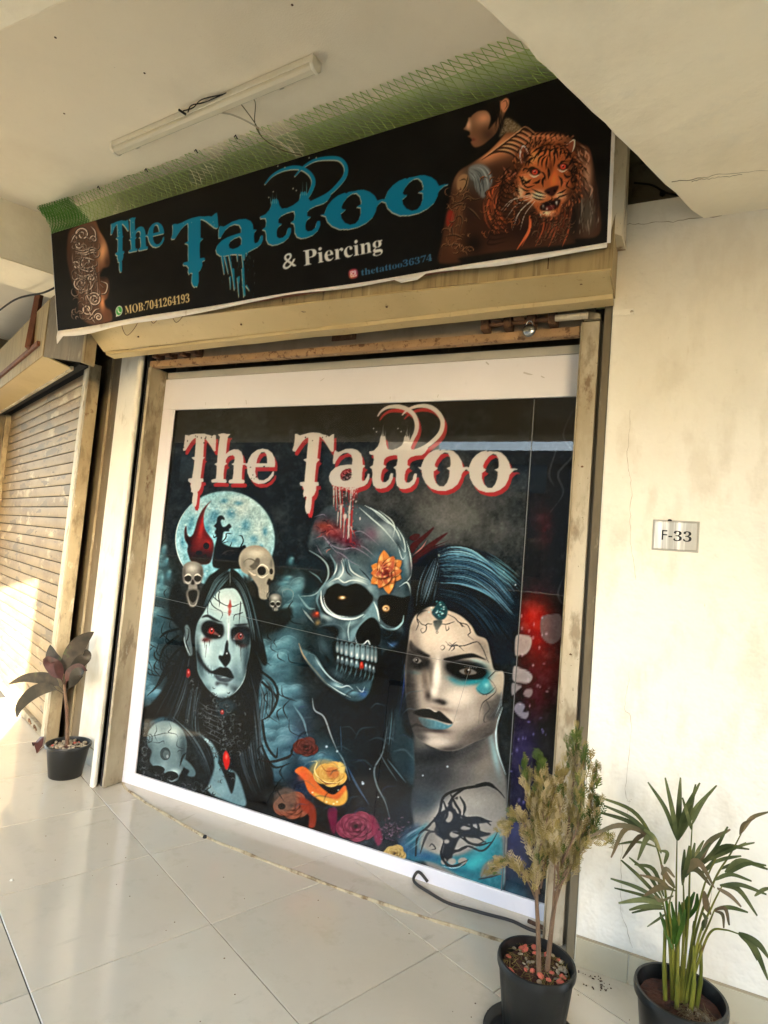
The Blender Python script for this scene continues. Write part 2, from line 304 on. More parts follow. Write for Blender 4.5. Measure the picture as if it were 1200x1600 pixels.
# ================================================================ shop front
# white boarded window with printed film behind glass
M['glass'], nt, bs = new_mat('window_glass'); nt.nodes.remove(bs)
mx = nt.nodes.new('ShaderNodeMixShader'); fr = nt.nodes.new('ShaderNodeFresnel'); fr.inputs[0].default_value = 1.5
tr = nt.nodes.new('ShaderNodeBsdfTransparent'); gl = nt.nodes.new('ShaderNodeBsdfGlossy'); gl.inputs['Roughness'].default_value = .012
ge = nt.nodes.new('ShaderNodeNewGeometry'); mu = nt.nodes.new('ShaderNodeMath'); mu.operation = 'SUBTRACT'; mu.use_clamp = True      # only the outer face of the pane mirrors
for a, b in ((fr.outputs[0], mu.inputs[0]), (ge.outputs['Backfacing'], mu.inputs[1]), (mu.outputs[0], mx.inputs[0]), (tr.outputs[0], mx.inputs[1]), (gl.outputs[0], mx.inputs[2]), (mx.outputs[0], nt.nodes['Material Output'].inputs[0])): nt.links.new(a, b)
win = thing('shop_window', 'shop window with white boards round a dark printed film of two women and a skull', 'shop window', (1.2, 0, 0))
part('top_board', MB().box(.003, 2.44, .0, .03, 2.176, 2.362), M['white_board'], win, bevel=.002)
part('head_strip', MB().box(.02, 2.44, -.006, .03, 2.3625, 2.402), M['grey_board'], win, bevel=.002)
part('side_board', MB().box(.002, .0935, .0005, .03, .071, 2.1755), M['white_board'], win, bevel=.002)
part('bottom_board', MB().box(.002, 2.44, -.0005, .03, .004, .0705), M['white_board'], win, bevel=.002)
part('side_board', MB().box(2.405, 2.44, .0005, .03, .071, 2.1755), M['white_board'], win, bevel=.002)
part('glass_pane', MB().box(.0945, 2.203, .003, .007, .0715, 2.175), M['glass'], win)
part('glass_pane', MB().box(2.207, 2.404, .003, .007, .0715, 2.175), M['glass'], win)
part('pane_joint', MB().box(2.2032, 2.2068, .001, .009, .0715, 2.175), flat('clear_joint', (.14,.145,.145), .2), win)
part('film_seam', MB().tube([(.10,.0095,1.075),(.8,.0095,1.03),(1.5,.0095,.985),(2.2,.0095,.965)], .0009, 5), flat('film_seam', (.13,.135,.135), .5), win)
part('film_seam', MB().tube([(2.0,.0095,.968),(1.94,.0095,.70)], .0007, 5), flat('film_crease', (.13,.135,.135), .5), win)
M['mark'] = flat('smudge', srgb(190,186,186), .6)
# smudges of tape on the boards
rk = random.Random(2)
for x, z, w, h, a in ((2.17,2.285,.045,.008,-.35),(2.235,2.268,.02,.006,-.5),(1.98,2.345,.02,.008,-.8),(.33,2.205,.0025,.022,.2),(.50,2.2,.003,.018,-.2),(.62,2.205,.0035,.028,.3),(1.5,2.20,.0025,.014,.1),(1.75,2.2,.003,.018,-.3),(.05,1.7,.008,.005,.4),(.045,1.3,.008,.005,-.3),(.05,.9,.007,.006,.2),(1.1,2.31,.03,.003,.6)):
    c, q = math.cos(a), math.sin(a); pg = [(-w/2*rk.uniform(.7,1),-h/2*rk.uniform(.4,1)),(0,-h/2),(w/2*rk.uniform(.6,1),-h/2*rk.uniform(.3,1)),(w/2,h/2*rk.uniform(.3,1)),(0,h/2*rk.uniform(.5,1)),(-w/2,h/2*rk.uniform(.3,1))]
    part('tape_mark', MB().loft([[(x+u*c-v*q, yy, z+u*q+v*c) for u, v in pg] for yy in (.001,-.0007)], True, True), M['mark'], win)
# rolled-up shutter: hood, bottom bar, latches, guide rails
hood = thing('shutter_hood', 'dusty yellow sheet metal shutter hood under the black banner', 'shutter hood', (1.1,-.3,2.5))
def ext(prof, xl, xr, mat, name, parent, n=16, wob=.0022):
    rings = []
    for i in range(n+1):
        t = i/n; rings.append([(xl+(xr-xl)*t, y0+(y1-y0)*t+random.uniform(-wob,wob), z0+(z1-z0)*t+random.uniform(-wob,wob)) for (y0,z0),(y1,z1) in prof])
    return part(name, MB().loft(rings, True, True), mat, parent)
ext([((-.38,2.96),(-.38,2.96)),((-.378,2.565),(-.378,2.545)),((-.368,2.565),(-.368,2.545)),((-.37,2.96),(-.37,2.96))], -.245, 2.528, M['hood_top'], 'front_sheet', hood)
ext([((-.380,2.5645),(-.380,2.5445)),((-.383,2.556),(-.383,2.537)),((-.252,2.462),(-.252,2.503)),((-.246,2.468),(-.246,2.509)),((-.37,2.5645),(-.37,2.5445))], -.243, 2.530, M['hood'], 'lower_sheet', hood)
ext([((-.256,2.461),(-.256,2.502)),((-.252,2.447),(-.252,2.486)),((-.19,2.442),(-.19,2.481)),((-.19,2.452),(-.19,2.49)),((-.248,2.456),(-.248,2.496))], -.225, 2.53, M['hood'], 'bottom_flange', hood)
part('end_plate', MB().box(2.5285, 2.534, -.378, -.19, 2.51, 2.96), M['hood_top'], hood)
part('top_sheet', MB().box(-.24, 2.527, -.3795, .1, 2.9605, 2.968), M['hood_top'], hood)
for x in (2.30, 1.08, .02): part('seam', MB().box(x, x+.004, -.3815, -.379, 2.57, 2.9), M['rust'], hood)
for x, y, z in ((2.42,-.318,2.527),(1.6,-.318,2.52),(.8,-.316,2.512),(.1,-.316,2.505)): part('rivet', MB().lathe([(.005,-.003),(.005,.002),(.003,.004)], (x, y-.004, z-.004), 10), M['rust'], hood)
sh = thing('rolled_shutter', 'rusty bottom rail of the rolled-up shutter above the window', 'shutter', (1.1,-.1,2.44))
part('slat_roll', MB().lathe([(.001,0),(.11,0),(.11,2.42),(.001,2.42)], (0,0,0), 28), M['rail_dark'], sh)
ro = sh.children[0]; ro.rotation_euler = (0, math.pi/2, 0); ro.location = (-1.1,.02,.27)
for v in ro.data.vertices: v.co = v.co+Vector((1.1,.1,2.44))
part('curtain_sheet', MB().box(.0, 2.4, -.085, -.078, 2.44, 2.62), M['curtain'], sh)
part('bottom_bar', MB().box(-.02, 2.4, -.115, -.07, 2.403, 2.442), M['bar'], sh, bevel=.006)
for x0 in (.03, 1.98):
    k = 1 if x0 < 1 else 1
    part('bolt', MB().tube([(x0,-.13,2.475),(x0+.34,-.13,2.475)], .012, 10), M['rust'], sh)
    for q in (0,.1,.2,.29): part('keeper', MB().box(x0+q, x0+q+.035, -.15, -.085, 2.446, 2.505), M['rust'], sh, bevel=.004)
    for q in (.07,.17): part('lock_ring', MB().lathe([(.018,-.006),(.024,-.004),(.024,.004),(.018,.006)], (x0+q,-.155,2.478), 16), M['rust'], sh)
part('handle_recess', MB().box(1.19,1.33,-.093,-.0865,2.475,2.505), M['rust'], sh, bevel=.004)
part('guide_lug', MB().tube([(2.30,-.15,2.468),(2.43,-.15,2.468)], .014, 10), M['rail_pale'], sh)
pl = thing('padlock', 'small round chrome padlock hanging from the rusty shutter rail', 'padlock', (2.195,-.15,2.425))
M['chrome'] = flat('chrome', (.35,.35,.34), .25, metal=1.)
part('body', MB().lathe([(.004,-.011),(.022,-.010),(.027,-.004),(.027,.004),(.022,.010),(.004,.011)], (0,0,0), 24), M['chrome'], pl, smooth=True)
b = pl.children[0]; b.rotation_euler = (math.pi/2, 0, 0)
for v in b.data.vertices: v.co = v.co+Vector((2.195,-.15,2.425))
part('shackle', MB().tube([(2.195+.014*math.cos(a),-.15,2.445+.022*math.sin(a)) for a in [math.pi*i/10 for i in range(11)]], .0035, 8), M['chrome'], pl, smooth=True)
gr = thing('guide_rail', 'stained upright guide rail between the window and the numbered wall', 'guide rail', (2.46,-.1,0), 'guide rails of the shop shutter')
part('channel', MB().prism([(2.402,-.118),(2.476,-.122),(2.476,.03),(2.402,.03)], .005, 2.455), M['rail_pale'], gr, bevel=.004)
part('groove', MB().box(2.4765, 2.494, -.10, .03, .005, 2.455), M['rail_dark'], gr)
part('outer_angle', MB().prism([(2.4945,-.165),(2.526,-.178),(2.526,.03),(2.4945,.03)], .005, 2.50), M['rail_dark'], gr, bevel=.004)
part('lip', MB().box(2.402, 2.408, -.135, -.1185, .005, 2.45), M['rail'], gr, bevel=.002)
part('top_cap', MB().prism([(2.41,-.14),(2.478,-.14),(2.478,-.05),(2.41,-.05)], 2.456, [2.50,2.475,2.475,2.50]), M['rail'], gr, bevel=.003)
for z in (.35,1.1,1.85): part('screw', MB().lathe([(.005,-.002),(.005,.002),(.002,.004)], (2.44,-.124,z), 9), M['rust'], gr)
gl2 = thing('guide_rail', 'stained upright guide rail at the left edge of the window', 'guide rail', (-.01,-.06,0), 'guide rails of the shop shutter')
part('channel', MB().box(-.016, .0005, -.117, .03, .004, 2.41), M['rail'], gl2, bevel=.003)
part('front_lip', MB().box(-.0165, .0, -.1215, -.1175, .004, 2.40), M['rail_pale'], gl2, bevel=.001)
brk = thing('wall_peg', 'short painted shutter peg fixed in the cream wall beside the rail', 'peg', (2.57,-.2,2.45))
part('plate', MB().box(2.528, 2.605, -.197, -.189, 2.437, 2.462), M['plaster'], brk, bevel=.003)
part('screw', MB().lathe([(.006,-.004),(.006,0),(.003,.003)], (2.598,-.199,2.449), 10), M['rail'], brk)
# lime-washed pier between the two shops
pier = thing('pier', 'narrow lime-washed white pier between the two shop fronts', 'pier', (-.3,.05,0))
PL = [(-.545,.128),(-.285,.052),(-.078,-.150),(-.052,-.146)]
part('white_panel', MB().prism([PL[0],PL[1],(-.29,.30),(-.5,.30)], .102, 2.62), M['old_white'], pier, bevel=.004)
part('white_return', MB().prism([PL[1],PL[2],PL[3],(-.052,-.125),(-.25,.075),(-.2895,.12)], .0, 2.60), M['old_white'], pier, bevel=.006)
part('gap_shade', MB().prism([(-.018,-.095),(-.018,.29),(-.285,.29),(-.243,.085),(-.05,-.105)], .001, 2.55), M['dark'], pier)  # black block painted in for the unlit depth of the gap
part('skirting_tile', MB().prism([(-.548,.124),(-.292,.044),(-.286,.06),(-.542,.14)], .0, .1), M['skirting'], pier, bevel=.0015)

# ================================================================ neighbouring shop on the left
P0 = Vector((-.92,.2,0))
ls = thing('neighbour_shutter', 'closed beige roller shutter with peeling paint left of the pier', 'roller shutter', P0, rotz=A_ANG)
def lpart(name, mb, mat, parent, bevel=0, smooth=False):
    me = bpy.data.meshes.new(name); me.from_pydata(mb.v, [], mb.f); me.materials.append(mat); o = bpy.data.objects.new(name, me); COL.objects.link(o); o.parent = parent
    if smooth: me.polygons.foreach_set('use_smooth', [True]*len(me.polygons))
    if bevel: m = o.modifiers.new('bevel','BEVEL'); m.width = bevel; m.segments = 2; m.limit_method = 'ANGLE'; m.angle_limit = .6
    return o
pr = [(.0,.0025),(-.003,.004),(-.0048,.018),(-.0054,.038),(-.0048,.058),(-.003,.075),(.0,.0765),(.006,.0765),(.006,.0025)]
sm = MB().loft([[(s, y, z) for y, z in pr] for s in (-2.66,.018)], True, True)
slat = lpart('slat', sm, M['slat'], ls); slat.location = (0,0,.055)
for i in range(1, 31): o = copy_of(slat, (0,0,.055+i*.08), ls)
lpart('bottom_rail', MB().box(-2.66,.018,-.03,.012,.004,.054), M['rail'], ls, .004)
lpart('backing', MB().box(-2.66,.02,.0075,.03,.0,2.6), M['dark'], ls)
lpart('guide_rail', MB().prism([(.02,-.05),(.10,-.05),(.10,.02),(.02,.02)], .003, 2.52), M['rail_pale'], ls, .004)
lpart('guide_groove', MB().box(.101,.135,-.02,.02,.003,2.5), M['rail_dark'], ls)
lpart('guide_angle', MB().box(.136,.17,-.055,.02,.003,2.54), M['rail'], ls, .003)
lpart('jamb_panel', MB().box(-.05,.372,.083,.2,.003,2.62), M['rail_dark'], ls, .003)
lpart('jamb_bead', MB().box(.205,.222,.07,.0829,.003,2.6), M['rail'], ls, .002)
lpart('guide_rail', MB().box(-2.74,-2.662,-.05,.02,.003,2.52), M['rail'], ls, .004)
for sx in (-.28,-.12): lpart('padlock_hasp', MB().tube([(sx+.03*math.cos(a),-.05-.01*math.sin(a),.045+.03*math.sin(a)) for a in [math.pi*i/8 for i in range(9)]], .005, 7), M['rust'], ls)
lh = thing('neighbour_hood', 'rust-streaked shutter hood of the left shop with a brown iron strut', 'shutter hood', P0, rotz=A_ANG)
lpart('front_sheet', MB().box(-3.2,.0,-.305,-.297,2.552,2.94), M['hood_top'], lh)
lpart('bottom_sheet', MB().prism([(-3.2,-.2965),(-.003,-.2965),(-.003,-.13),(-3.2,-.13)], [2.553,2.553,2.515,2.515], [2.561,2.561,2.523,2.523]), M['hood'], lh)
lpart('bottom_lip', MB().box(-3.2,-.003,-.1295,-.11,2.505,2.53), M['rail_pale'], lh)
lpart('angle_bar', MB().box(-3.2,-.12,-.325,-.3055,2.64,2.675), M['rust_brown'], lh, .003)
lpart('hood_shade', MB().box(-3.2,.1,-.1,-.05,2.53,2.9), M['dark'], lh)  # black slab painted in for the shade inside the hood
lpart('strut', MB().tube([(-.33,-.33,2.66),(-.40,-.30,3.0),(-.45,-.28,3.30)], .028, 4), M['rust_brown'], lh)
lpart('upper_wall', MB().box(-4.0,.9,.25,.4,-.05,3.31), M['concrete'], lh)
for q in range(5): lpart('loft_slat', MB().box(-3.6,-.2,.02+.05*q,.05+.05*q,2.97+.07*q,3.0+.07*q), M['concrete'], lh)
lpart('loft_box', MB().box(-1.4,-.5,-.1,.15,2.9,3.02), M['rust'], lh, .02)
lpart('far_jamb', MB().box(-3.3,-2.742,-.30,.3,.0,3.3), M['rail_dark'], ls, .01)
e0, e1 = Vector((-1.037,-.076,0)), Vector((-.247,-.372,0))
dn = Vector((-(e1-e0).y, (e1-e0).x, 0)).normalized()*.006
part('link_plate', MB().prism([(e0.x,e0.y),(e1.x,e1.y),((e1+dn).x,(e1+dn).y),((e0+dn).x,(e0+dn).y)], [2.545,2.36,2.36,2.545], [2.945,2.95,2.95,2.945]), M['rail_dark'], None)
lk = bpy.data.objects['link_plate']; tag(lk, 'stained sheet metal plate joining the two shutter hoods', 'plate')
part('plate_edge', MB().box(-.262,-.246,-.375,-.30,2.36,2.56), M['rail'], lk)
ow = tag(part('overhead_wire', MB().tube(curve([(-2.2,.2,3.0),(-1.3,-.15,2.93),(-.8,-.28,2.87),(-.45,-.4,2.84)]), .006, 6), M['dark']), 'thin black wire sagging above the left shutter hood', 'wire')

# ================================================================ banner
M['hem'] = pmat('banner_back', srgb(232,226,218), .6, .04, 8, [(srgb(190,176,156), 12, .6, .75)], .001, 30)
ban = thing('shop_banner', 'long black printed banner with teal shop name and a tiger back tattoo', 'banner', (1.05,-.45,2.55))
BL, BR, TR, TL = Vector((-.43,-.42,2.54)), Vector((2.515,-.42,2.622)), Vector((2.515,-.526,3.187+.045)), Vector((-.43,-.526,3.058))
def bpos(u, v):
    p = (BL*(1-u)+BR*u)*(1-v)+(TL*(1-u)+TR*u)*v
    return p+Vector((0, .005*math.sin(u*21)*(1-v)**2+.003*math.sin(u*9+1)*(1-v), 0))
fm = MB()
for a, b, c, d in ((0,1,-.0,.02),(0,1,.96,.985),(0,.008,.02,.96),(.992,1,.02,.96)):
    q = [bpos(a,c), bpos(b,c), bpos(b,d), bpos(a,d)]; k = Vector((0,.012,0)); kk = Vector((0,.03,0))
    fm.loft([[p+k for p in q],[p+kk for p in q]], True, True)
part('batten_frame', fm, M['rust_brown'], ban)
hm = MB(); rings = []; rnd = random.Random(3)
for i in range(81):
    u = i/80; p = bpos(u, 0); h = .022+.012*math.sin(u*7+.5)+.006*math.sin(u*23); h = max(.008, h*(1-.45*u))+(.045 if i == 0 else 0)+(.02 if .715 < u < .76 else 0)
    w = .006*math.sin(u*31)
    rings.append([p+Vector((0,-.0015,.001)), p+Vector((0,-.004+w*.4,-h*.5)), p+Vector((0,.004+w,-h)), p+Vector((0,.006+w,-h)), p+Vector((0,.003+w*.4,-h*.5)), p+Vector((0,.002,.001))])
hm.loft(rings, True, True); part('white_hem', hm, M['hem'], ban, smooth=True)
part('side_hem', MB().loft([[bpos(1,v)+Vector(o) for o in ((0,-.002,0),(.012,.002,0),(.012,.004,0),(0,.002,0))] for v in (.0,.25,.5,.75,1)]), M['hem'], ban)
part('side_hem', MB().loft([[bpos(0,v)+Vector(o) for o in ((0,-.002,0),(-.007,.002,0),(-.007,.004,0),(0,.002,0))] for v in (.0,.25,.5,.75,1)]), M['hem'], ban)
part('back_board', MB().loft([[bpos(1,v)+Vector(o) for o in ((.006,.05,0),(.05-.02*abs(v-.5),.09,0),(.05,.2,0),(.006,.2,0))] for v in (.1,.3,.55,.8)]), M['rail_pale'], ban)
for x, z, r in ((.12,2.575,.05),(.30,2.585,.03),(.46,2.585,.035)):
    tag(part('loose_wire', MB().tube(curve([(x-r*1.4,-.40,z),(x-r*.9,-.405,z-r*1.2),(x,-.408,z-r*2.0),(x+r,-.405,z-r*1.1),(x+r*1.3,-.40,z)]), .0016, 5), M['rust']), ['widest thin wire loop dangling under the banner near its left end', 'middle small wire loop dangling under the banner', 'rightmost round wire loop dangling under the banner'][(.12,.30,.46).index(x)], 'wire', 'wires under the banner')
# ================================================================ bird net between ceiling and banner
M['net'] = pmat('net_cord', srgb(156,180,96), .6, .2, 9, [(srgb(228,222,190), 2.6, .6, .64, (1,1,1), .95)], 0)  # pale patches in the colour imitate light caught on the cords
M['net_green'] = pmat('net_cord_green', srgb(64,130,40), .6, .2, 9)
nt_ = thing('bird_net', 'green diamond-mesh net stretched between the ceiling and the banner top', 'net', (1.0,-.5,3.25))
def npos(u, v):
    top = Vector((-.70+2.86*u, -.447-.23*u, 3.297-.004*math.sin(u*40))); bot = bpos(.0+.97*u, 1.0)+Vector((-.02,.02,.0))
    p = top*(1-v)+bot*v; return p+Vector((0, .03*math.sin(v*math.pi)*(1+.3*math.sin(u*17)), -.006*math.sin(v*math.pi)*math.sin(u*11)))
nm = MB(); NU, NV = 88, 9
def cord(mb, a, b, r): 
    t = (b-a).normalized(); s = t.cross(Vector((0,1,0))).normalized(); q = s.cross(t)
    mb.loft([[p+s*r, p-s*r*.5+q*r*.86, p-s*r*.5-q*r*.86] for p in (a, b)], True, False)
nrnd = random.Random(4); J = {(i,j): npos((i+(.5 if j%2 else 0))/NU, j/NV)+Vector((nrnd.uniform(-.003,.003), nrnd.uniform(-.004,.004), nrnd.uniform(-.003,.003))) for i in range(NU+1) for j in range(NV+1)}
for j in range(NV):
    for i in range(NU+1):
        for di in ((0,-1) if j%2 == 0 else (0,1)):
            k = (i+di, j+1)
            if k in J and nrnd.random() > .015: cord(nm, J[(i,j)], J[k], .0017)
part('mesh', nm, M['net'], nt_)
gm = MB()
for lay_ in range(3):
    G = {}
    for i in range(13):
        for j in range(11): G[(i,j)] = npos(.0+(i+(.5 if j%2 else 0))*.0085+.002*lay_, j/10)+Vector((.003*lay_, -.006-.006*lay_, .004*lay_-.02*(i/12)*(1-j/10)))
    for (i,j), p in G.items():
        for di in ((0,-1) if j%2 == 0 else (0,1)):
            if (i+di,j+1) in G: cord(gm, p, G[(i+di,j+1)], .0017)
part('folded_corner', gm, M['net_green'], nt_)
for u in (.06,.2,.335,.46,.55): p = npos(u, 0); part('tie', MB().tube([p+Vector((-.006,-.004,-.004)), p+Vector((.004,-.008,.001)), p+Vector((.008,.004,-.012))], .003, 5), M['dark'], nt_)
# ================================================================ batten light on the ceiling
M['lamp_body'] = pmat('lamp_white', srgb(232,226,210), .35, .03, 6, [(srgb(205,192,160), 9, .58, .8)])
M['lamp_lens'] = pmat('lamp_lens', srgb(222,214,192), .25, .02, 6, spec=.6)
M['wire'] = flat('dusty_wire', srgb(92,84,50), .6)
tb = thing('batten_light', 'white tube batten light on the ceiling, switched off, wires trailing from it', 'batten light', (.85,-.76,3.3))
ta, tz = Vector((.262,-.715,3.27)), Vector((1.462,-.826,3.27)); td = (tz-ta).normalized(); ts = Vector((td.y,-td.x,0))
def bat(t0, t1, prof): return MB().loft([[ta+td*t+ts*x+Vector((0,0,z)) for x, z in prof] for t in (t0, t1)], True, True)
LN = (tz-ta).length
part('base', bat(0.004, LN-.004, [(-.026,.029),(.026,.029),(.026,.002),(-.026,.002)]), M['lamp_body'], tb, bevel=.003)
part('diffuser', bat(0.006, LN-.006, [(-.023,.0015),(.023,.0015),(.022,-.012),(.012,-.021),(-.012,-.021),(-.022,-.012)]), M['lamp_lens'], tb, bevel=.002)
for t0 in (-.006, LN-.010): part('end_cap', bat(t0, t0+.016, [(-.028,.0295),(.028,.0295),(.028,-.010),(.014,-.025),(-.014,-.025),(-.028,-.010)]), M['lamp_body'], tb, bevel=.003)
for t0 in (.12, LN-.2): part('clip', bat(t0, t0+.022, [(-.029,.0295),(-.0265,.0295),(-.0265,-.012),(-.029,-.012)]), M['lamp_body'], tb)
for q in (.0,.022,.05): part('print_mark', bat(LN-.12+q, LN-.112+q+(.03 if q > .04 else 0), [(-.0268,.020),(-.0262,.020),(-.0262,.013),(-.0268,.013)]), M['rust'], tb)
m0 = ta+td*(LN*.53); tv = -ts                       # tv: towards the shop
for dx, sg in ((0,1),(.02,-1)): part('wire', MB().tube(curve([m0+td*(.10+dx)+ts*.026+Vector((0,0,.02)), m0+td*.0+ts*(.040+.008*sg)+Vector((0,0,.014)), m0-td*.07+ts*(.038-.006*sg)+Vector((0,0,.012)), m0-td*.12+ts*(.030+.012*sg)+Vector((0,0,.006))]), .0024, 6), M['dark'], tb)
part('wire', MB().tube([m0-td*.14+ts*.05+Vector((0,0,.012)), m0-td*.115+ts*.03+Vector((0,0,-.004))], .005, 6), M['dark'], tb)
for k, (a, w) in enumerate(((.13,.0),(.17,.03))): part('wire', MB().tube(curve([m0+td*a+tv*.02+Vector((0,0,.02)), m0+td*(a+.01+w)+tv*.05+Vector((0,0,.01)), m0+td*.15+tv*.12+Vector((0,0,-.02)), m0+td*.16+tv*.17+Vector((0,0,-.06)), m0+td*.24+tv*.21+Vector((0,0,-.11)), m0+td*.34+tv*.23+Vector((0,0,-.15))]), .0022, 6), M['wire'], tb)
part('flat_cable', MB().tube(curve([m0-td*.03+tv*.02+Vector((0,0,.02)), m0+td*.06+tv*.07+Vector((0,0,.01)), m0+td*.15+tv*.13+Vector((0,0,-.03)), m0+td*.30+tv*.22+Vector((0,0,-.13))]), .0035, 6), M['rail_pale'], tb)
# ================================================================ number plate
M['steel'] = pmat('brushed_steel', srgb(160,156,146), .3, .08, 4, [(srgb(236,232,224), 5, .5, .6, (3,1,.1), .8), (srgb(150,146,136), 9, .56, .7, (4,1,.1), .7)], .0003, 30, metal=.85)
np_ = thing('number_plate', 'small brushed steel plate reading F-33 on the cream wall', 'number plate', (2.79,-.195,1.588))
part('plate', MB().box(2.717, 2.861, -.1965, -.1925, 1.537, 1.640), M['steel'], np_, bevel=.002)
part('glue_edge', MB().box(2.712, 2.866, -.1925, -.189, 1.532, 1.645), M['grey_board'], np_, bevel=.002)
part('nail', MB().lathe([(.007,-.002),(.007,.003),(.003,.005)], (2.768,-.197,1.643), 10), M['dark'], np_)
# ================================================================ potted plants
M['pot'] = pmat('black_plastic', srgb(18,20,20), .36, .1, 6, [(srgb(54,56,53), 7, .54, .8, (1,1,.35), .45), (srgb(100,96,86), 34, .68, .76, (1,1,.6), .4)], .0005, 50)
M['soil'] = pmat('red_soil', srgb(70,40,28), .95, .2, 30, [(srgb(44,26,18), 40, .5, .65)], .01, 60)
M['pebble'] = pmat('pebbles', srgb(150,138,116), .6, .2, 20, [(srgb(104,92,74), 30, .5, .65)], .001, 60, rand=.4)
M['brick_chip'] = pmat('brick_chips', srgb(186,92,74), .7, .15, 20, rand=.25)
M['bark'] = pmat('bark', srgb(108,84,62), .85, .2, 30, [(srgb(84,58,42), 40, .5, .65, (1,1,.2)), (srgb(168,140,112), 60, .64, .74)], .003, 90)
def leafmat(name, c, c2, c3=None, rough=.45, trans=.25):
    m, nt, bs = new_mat(name); N, L = nt.nodes, nt.links
    tc = N.new('ShaderNodeTexCoord'); n = N.new('ShaderNodeTexNoise'); n.inputs['Scale'].default_value = 14; n.inputs['Detail'].default_value = 5; L.new(tc.outputs['Object'], n.inputs['Vector'])
    r = N.new('ShaderNodeValToRGB'); r.color_ramp.elements[0].color = c; r.color_ramp.elements[1].color = c2; r.color_ramp.elements[0].position = .38; r.color_ramp.elements[1].position = .64
    if c3: e = r.color_ramp.elements.new(.72); e.color = c3
    L.new(n.outputs[0], r.inputs[0]); hs = N.new('ShaderNodeHueSaturation'); oi = N.new('ShaderNodeObjectInfo'); mr = N.new('ShaderNodeMapRange'); mr.inputs[3].default_value = .75; mr.inputs[4].default_value = 1.25
    L.new(oi.outputs['Random'], mr.inputs[0]); L.new(mr.outputs[0], hs.inputs['Value']); L.new(r.outputs[0], hs.inputs['Color']); L.new(hs.outputs[0], bs.inputs['Base Color'])
    bs.inputs['Roughness'].default_value = max(.5, rough); bs.inputs['Specular IOR Level'].default_value = .25; bs.inputs['Transmission Weight'].default_value = 0; bs.inputs['Subsurface Weight'].default_value = 0
    tl = N.new('ShaderNodeBsdfTranslucent'); mx = N.new('ShaderNodeMixShader'); mx.inputs[0].default_value = trans
    L.new(hs.outputs[0], tl.inputs[0]); L.new(bs.outputs[0], mx.inputs[1]); L.new(tl.outputs[0], mx.inputs[2]); L.new(mx.outputs[0], N['Material Output'].inputs[0]); return m
M['palm'] = leafmat('palm_leaf', srgb(64,74,42), srgb(100,106,66), srgb(146,138,94), .4, .35)
M['palm_dry'] = leafmat('palm_leaf_dry', srgb(86,82,54), srgb(118,98,74), srgb(150,118,92))
M['palm_green'] = leafmat('palm_leaf_young', srgb(44,72,22), srgb(72,104,34), srgb(96,110,44))
M['palm_stem'] = leafmat('palm_cane', srgb(86,92,30), srgb(118,114,44), srgb(96,74,44), trans=.05)
M['cord'] = leafmat('ti_leaf', srgb(44,42,36), srgb(66,58,48), srgb(70,78,50), .4)
M['cord_red'] = leafmat('ti_leaf_red', srgb(62,38,38), srgb(88,54,50), None, .35)
M['cyp_dry'] = leafmat('dry_sprays', srgb(112,98,54), srgb(150,134,80), srgb(172,156,100), .8, .3)
M['cyp_pale'] = leafmat('pale_dry_sprays', srgb(168,148,104), srgb(196,178,136), srgb(210,196,160), .8, .25)
M['cyp_green'] = leafmat('green_sprays', srgb(58,84,30), srgb(96,108,44), srgb(130,124,62), .7, .25)
def pot(root, c, r, h, rib=0, k=48):
    prof = [(r*.70,.0),(r*.73,.004),(r*.92,h*.86),(r*.93,h*.9),(r*1.0,h*.905),(r*1.01,h*.96),(r*.99,h),(r*.93,h),(r*.90,h*.93),(r*.88,h*.82)]
    mb = MB(); rings = []
    for q, (rr, z) in enumerate(prof):
        rings.append([(c[0]+(rr+(rib*math.cos(j*math.pi) if q in (2,) else 0))*math.cos(2*math.pi*j/k), c[1]+(rr+(rib*math.cos(j*math.pi) if q in (2,) else 0))*math.sin(2*math.pi*j/k), c[2]+z) for j in range(k)])
    mb.loft(rings[:4]+rings[4:], True, False); n = len(mb.v); 
    mb.f.append(tuple(range(k-1, -1, -1))); o = part('pot', mb, M['pot'], root, smooth=True)
    m = o.modifiers.new('edge','EDGE_SPLIT'); m.split_angle = .7
    part('rim', MB().lathe([(r*1.0,h*.93),(r*1.03,h*.945),(r*1.04,h*.97),(r*1.02,h*.995),(r*.97,h*1.002),(r*.94,h*.985)], c, k), M['pot'], o, smooth=True) if False else None
    sb = MB(); rg = random.Random(int(c[0]*100))
    rings = [[(c[0]+r*f*math.cos(2*math.pi*j/24), c[1]+r*f*math.sin(2*math.pi*j/24), c[2]+h*.84+rg.uniform(-.004,.006)+.012*(1-f)) for j in range(24)] for f in (.875,.6,.3,.08)]
    part('soil', sb.loft(rings, True, True), M['soil'], root)
def pebbles(root, c, r, z, n, mat, size, seed):
    rg = random.Random(seed)
    me = bpy.data.meshes.new('pebble'); mb = MB().lathe([(.3,-.55),(.85,-.35),(1.,.05),(.75,.45),(.3,.6)], (0,0,0), 7); me.from_pydata(mb.v, [], mb.f); me.materials.append(mat); me.polygons.foreach_set('use_smooth', [True]*len(me.polygons))
    off = ROOT[root]
    for i in range(n):
        a, q = rg.random()*6.283, r*math.sqrt(rg.random()); s = size*rg.uniform(.6,1.3)
        o = bpy.data.objects.new('pebble', me); COL.objects.link(o); o.parent = root; o.location = Vector((c[0]+q*math.cos(a), c[1]+q*math.sin(a), z+s*.3))-off; o.scale = (s, s*rg.uniform(.6,1), s*rg.uniform(.5,.9)); o.rotation_euler = (rg.uniform(-.5,.5), rg.uniform(-.5,.5), rg.random()*6)
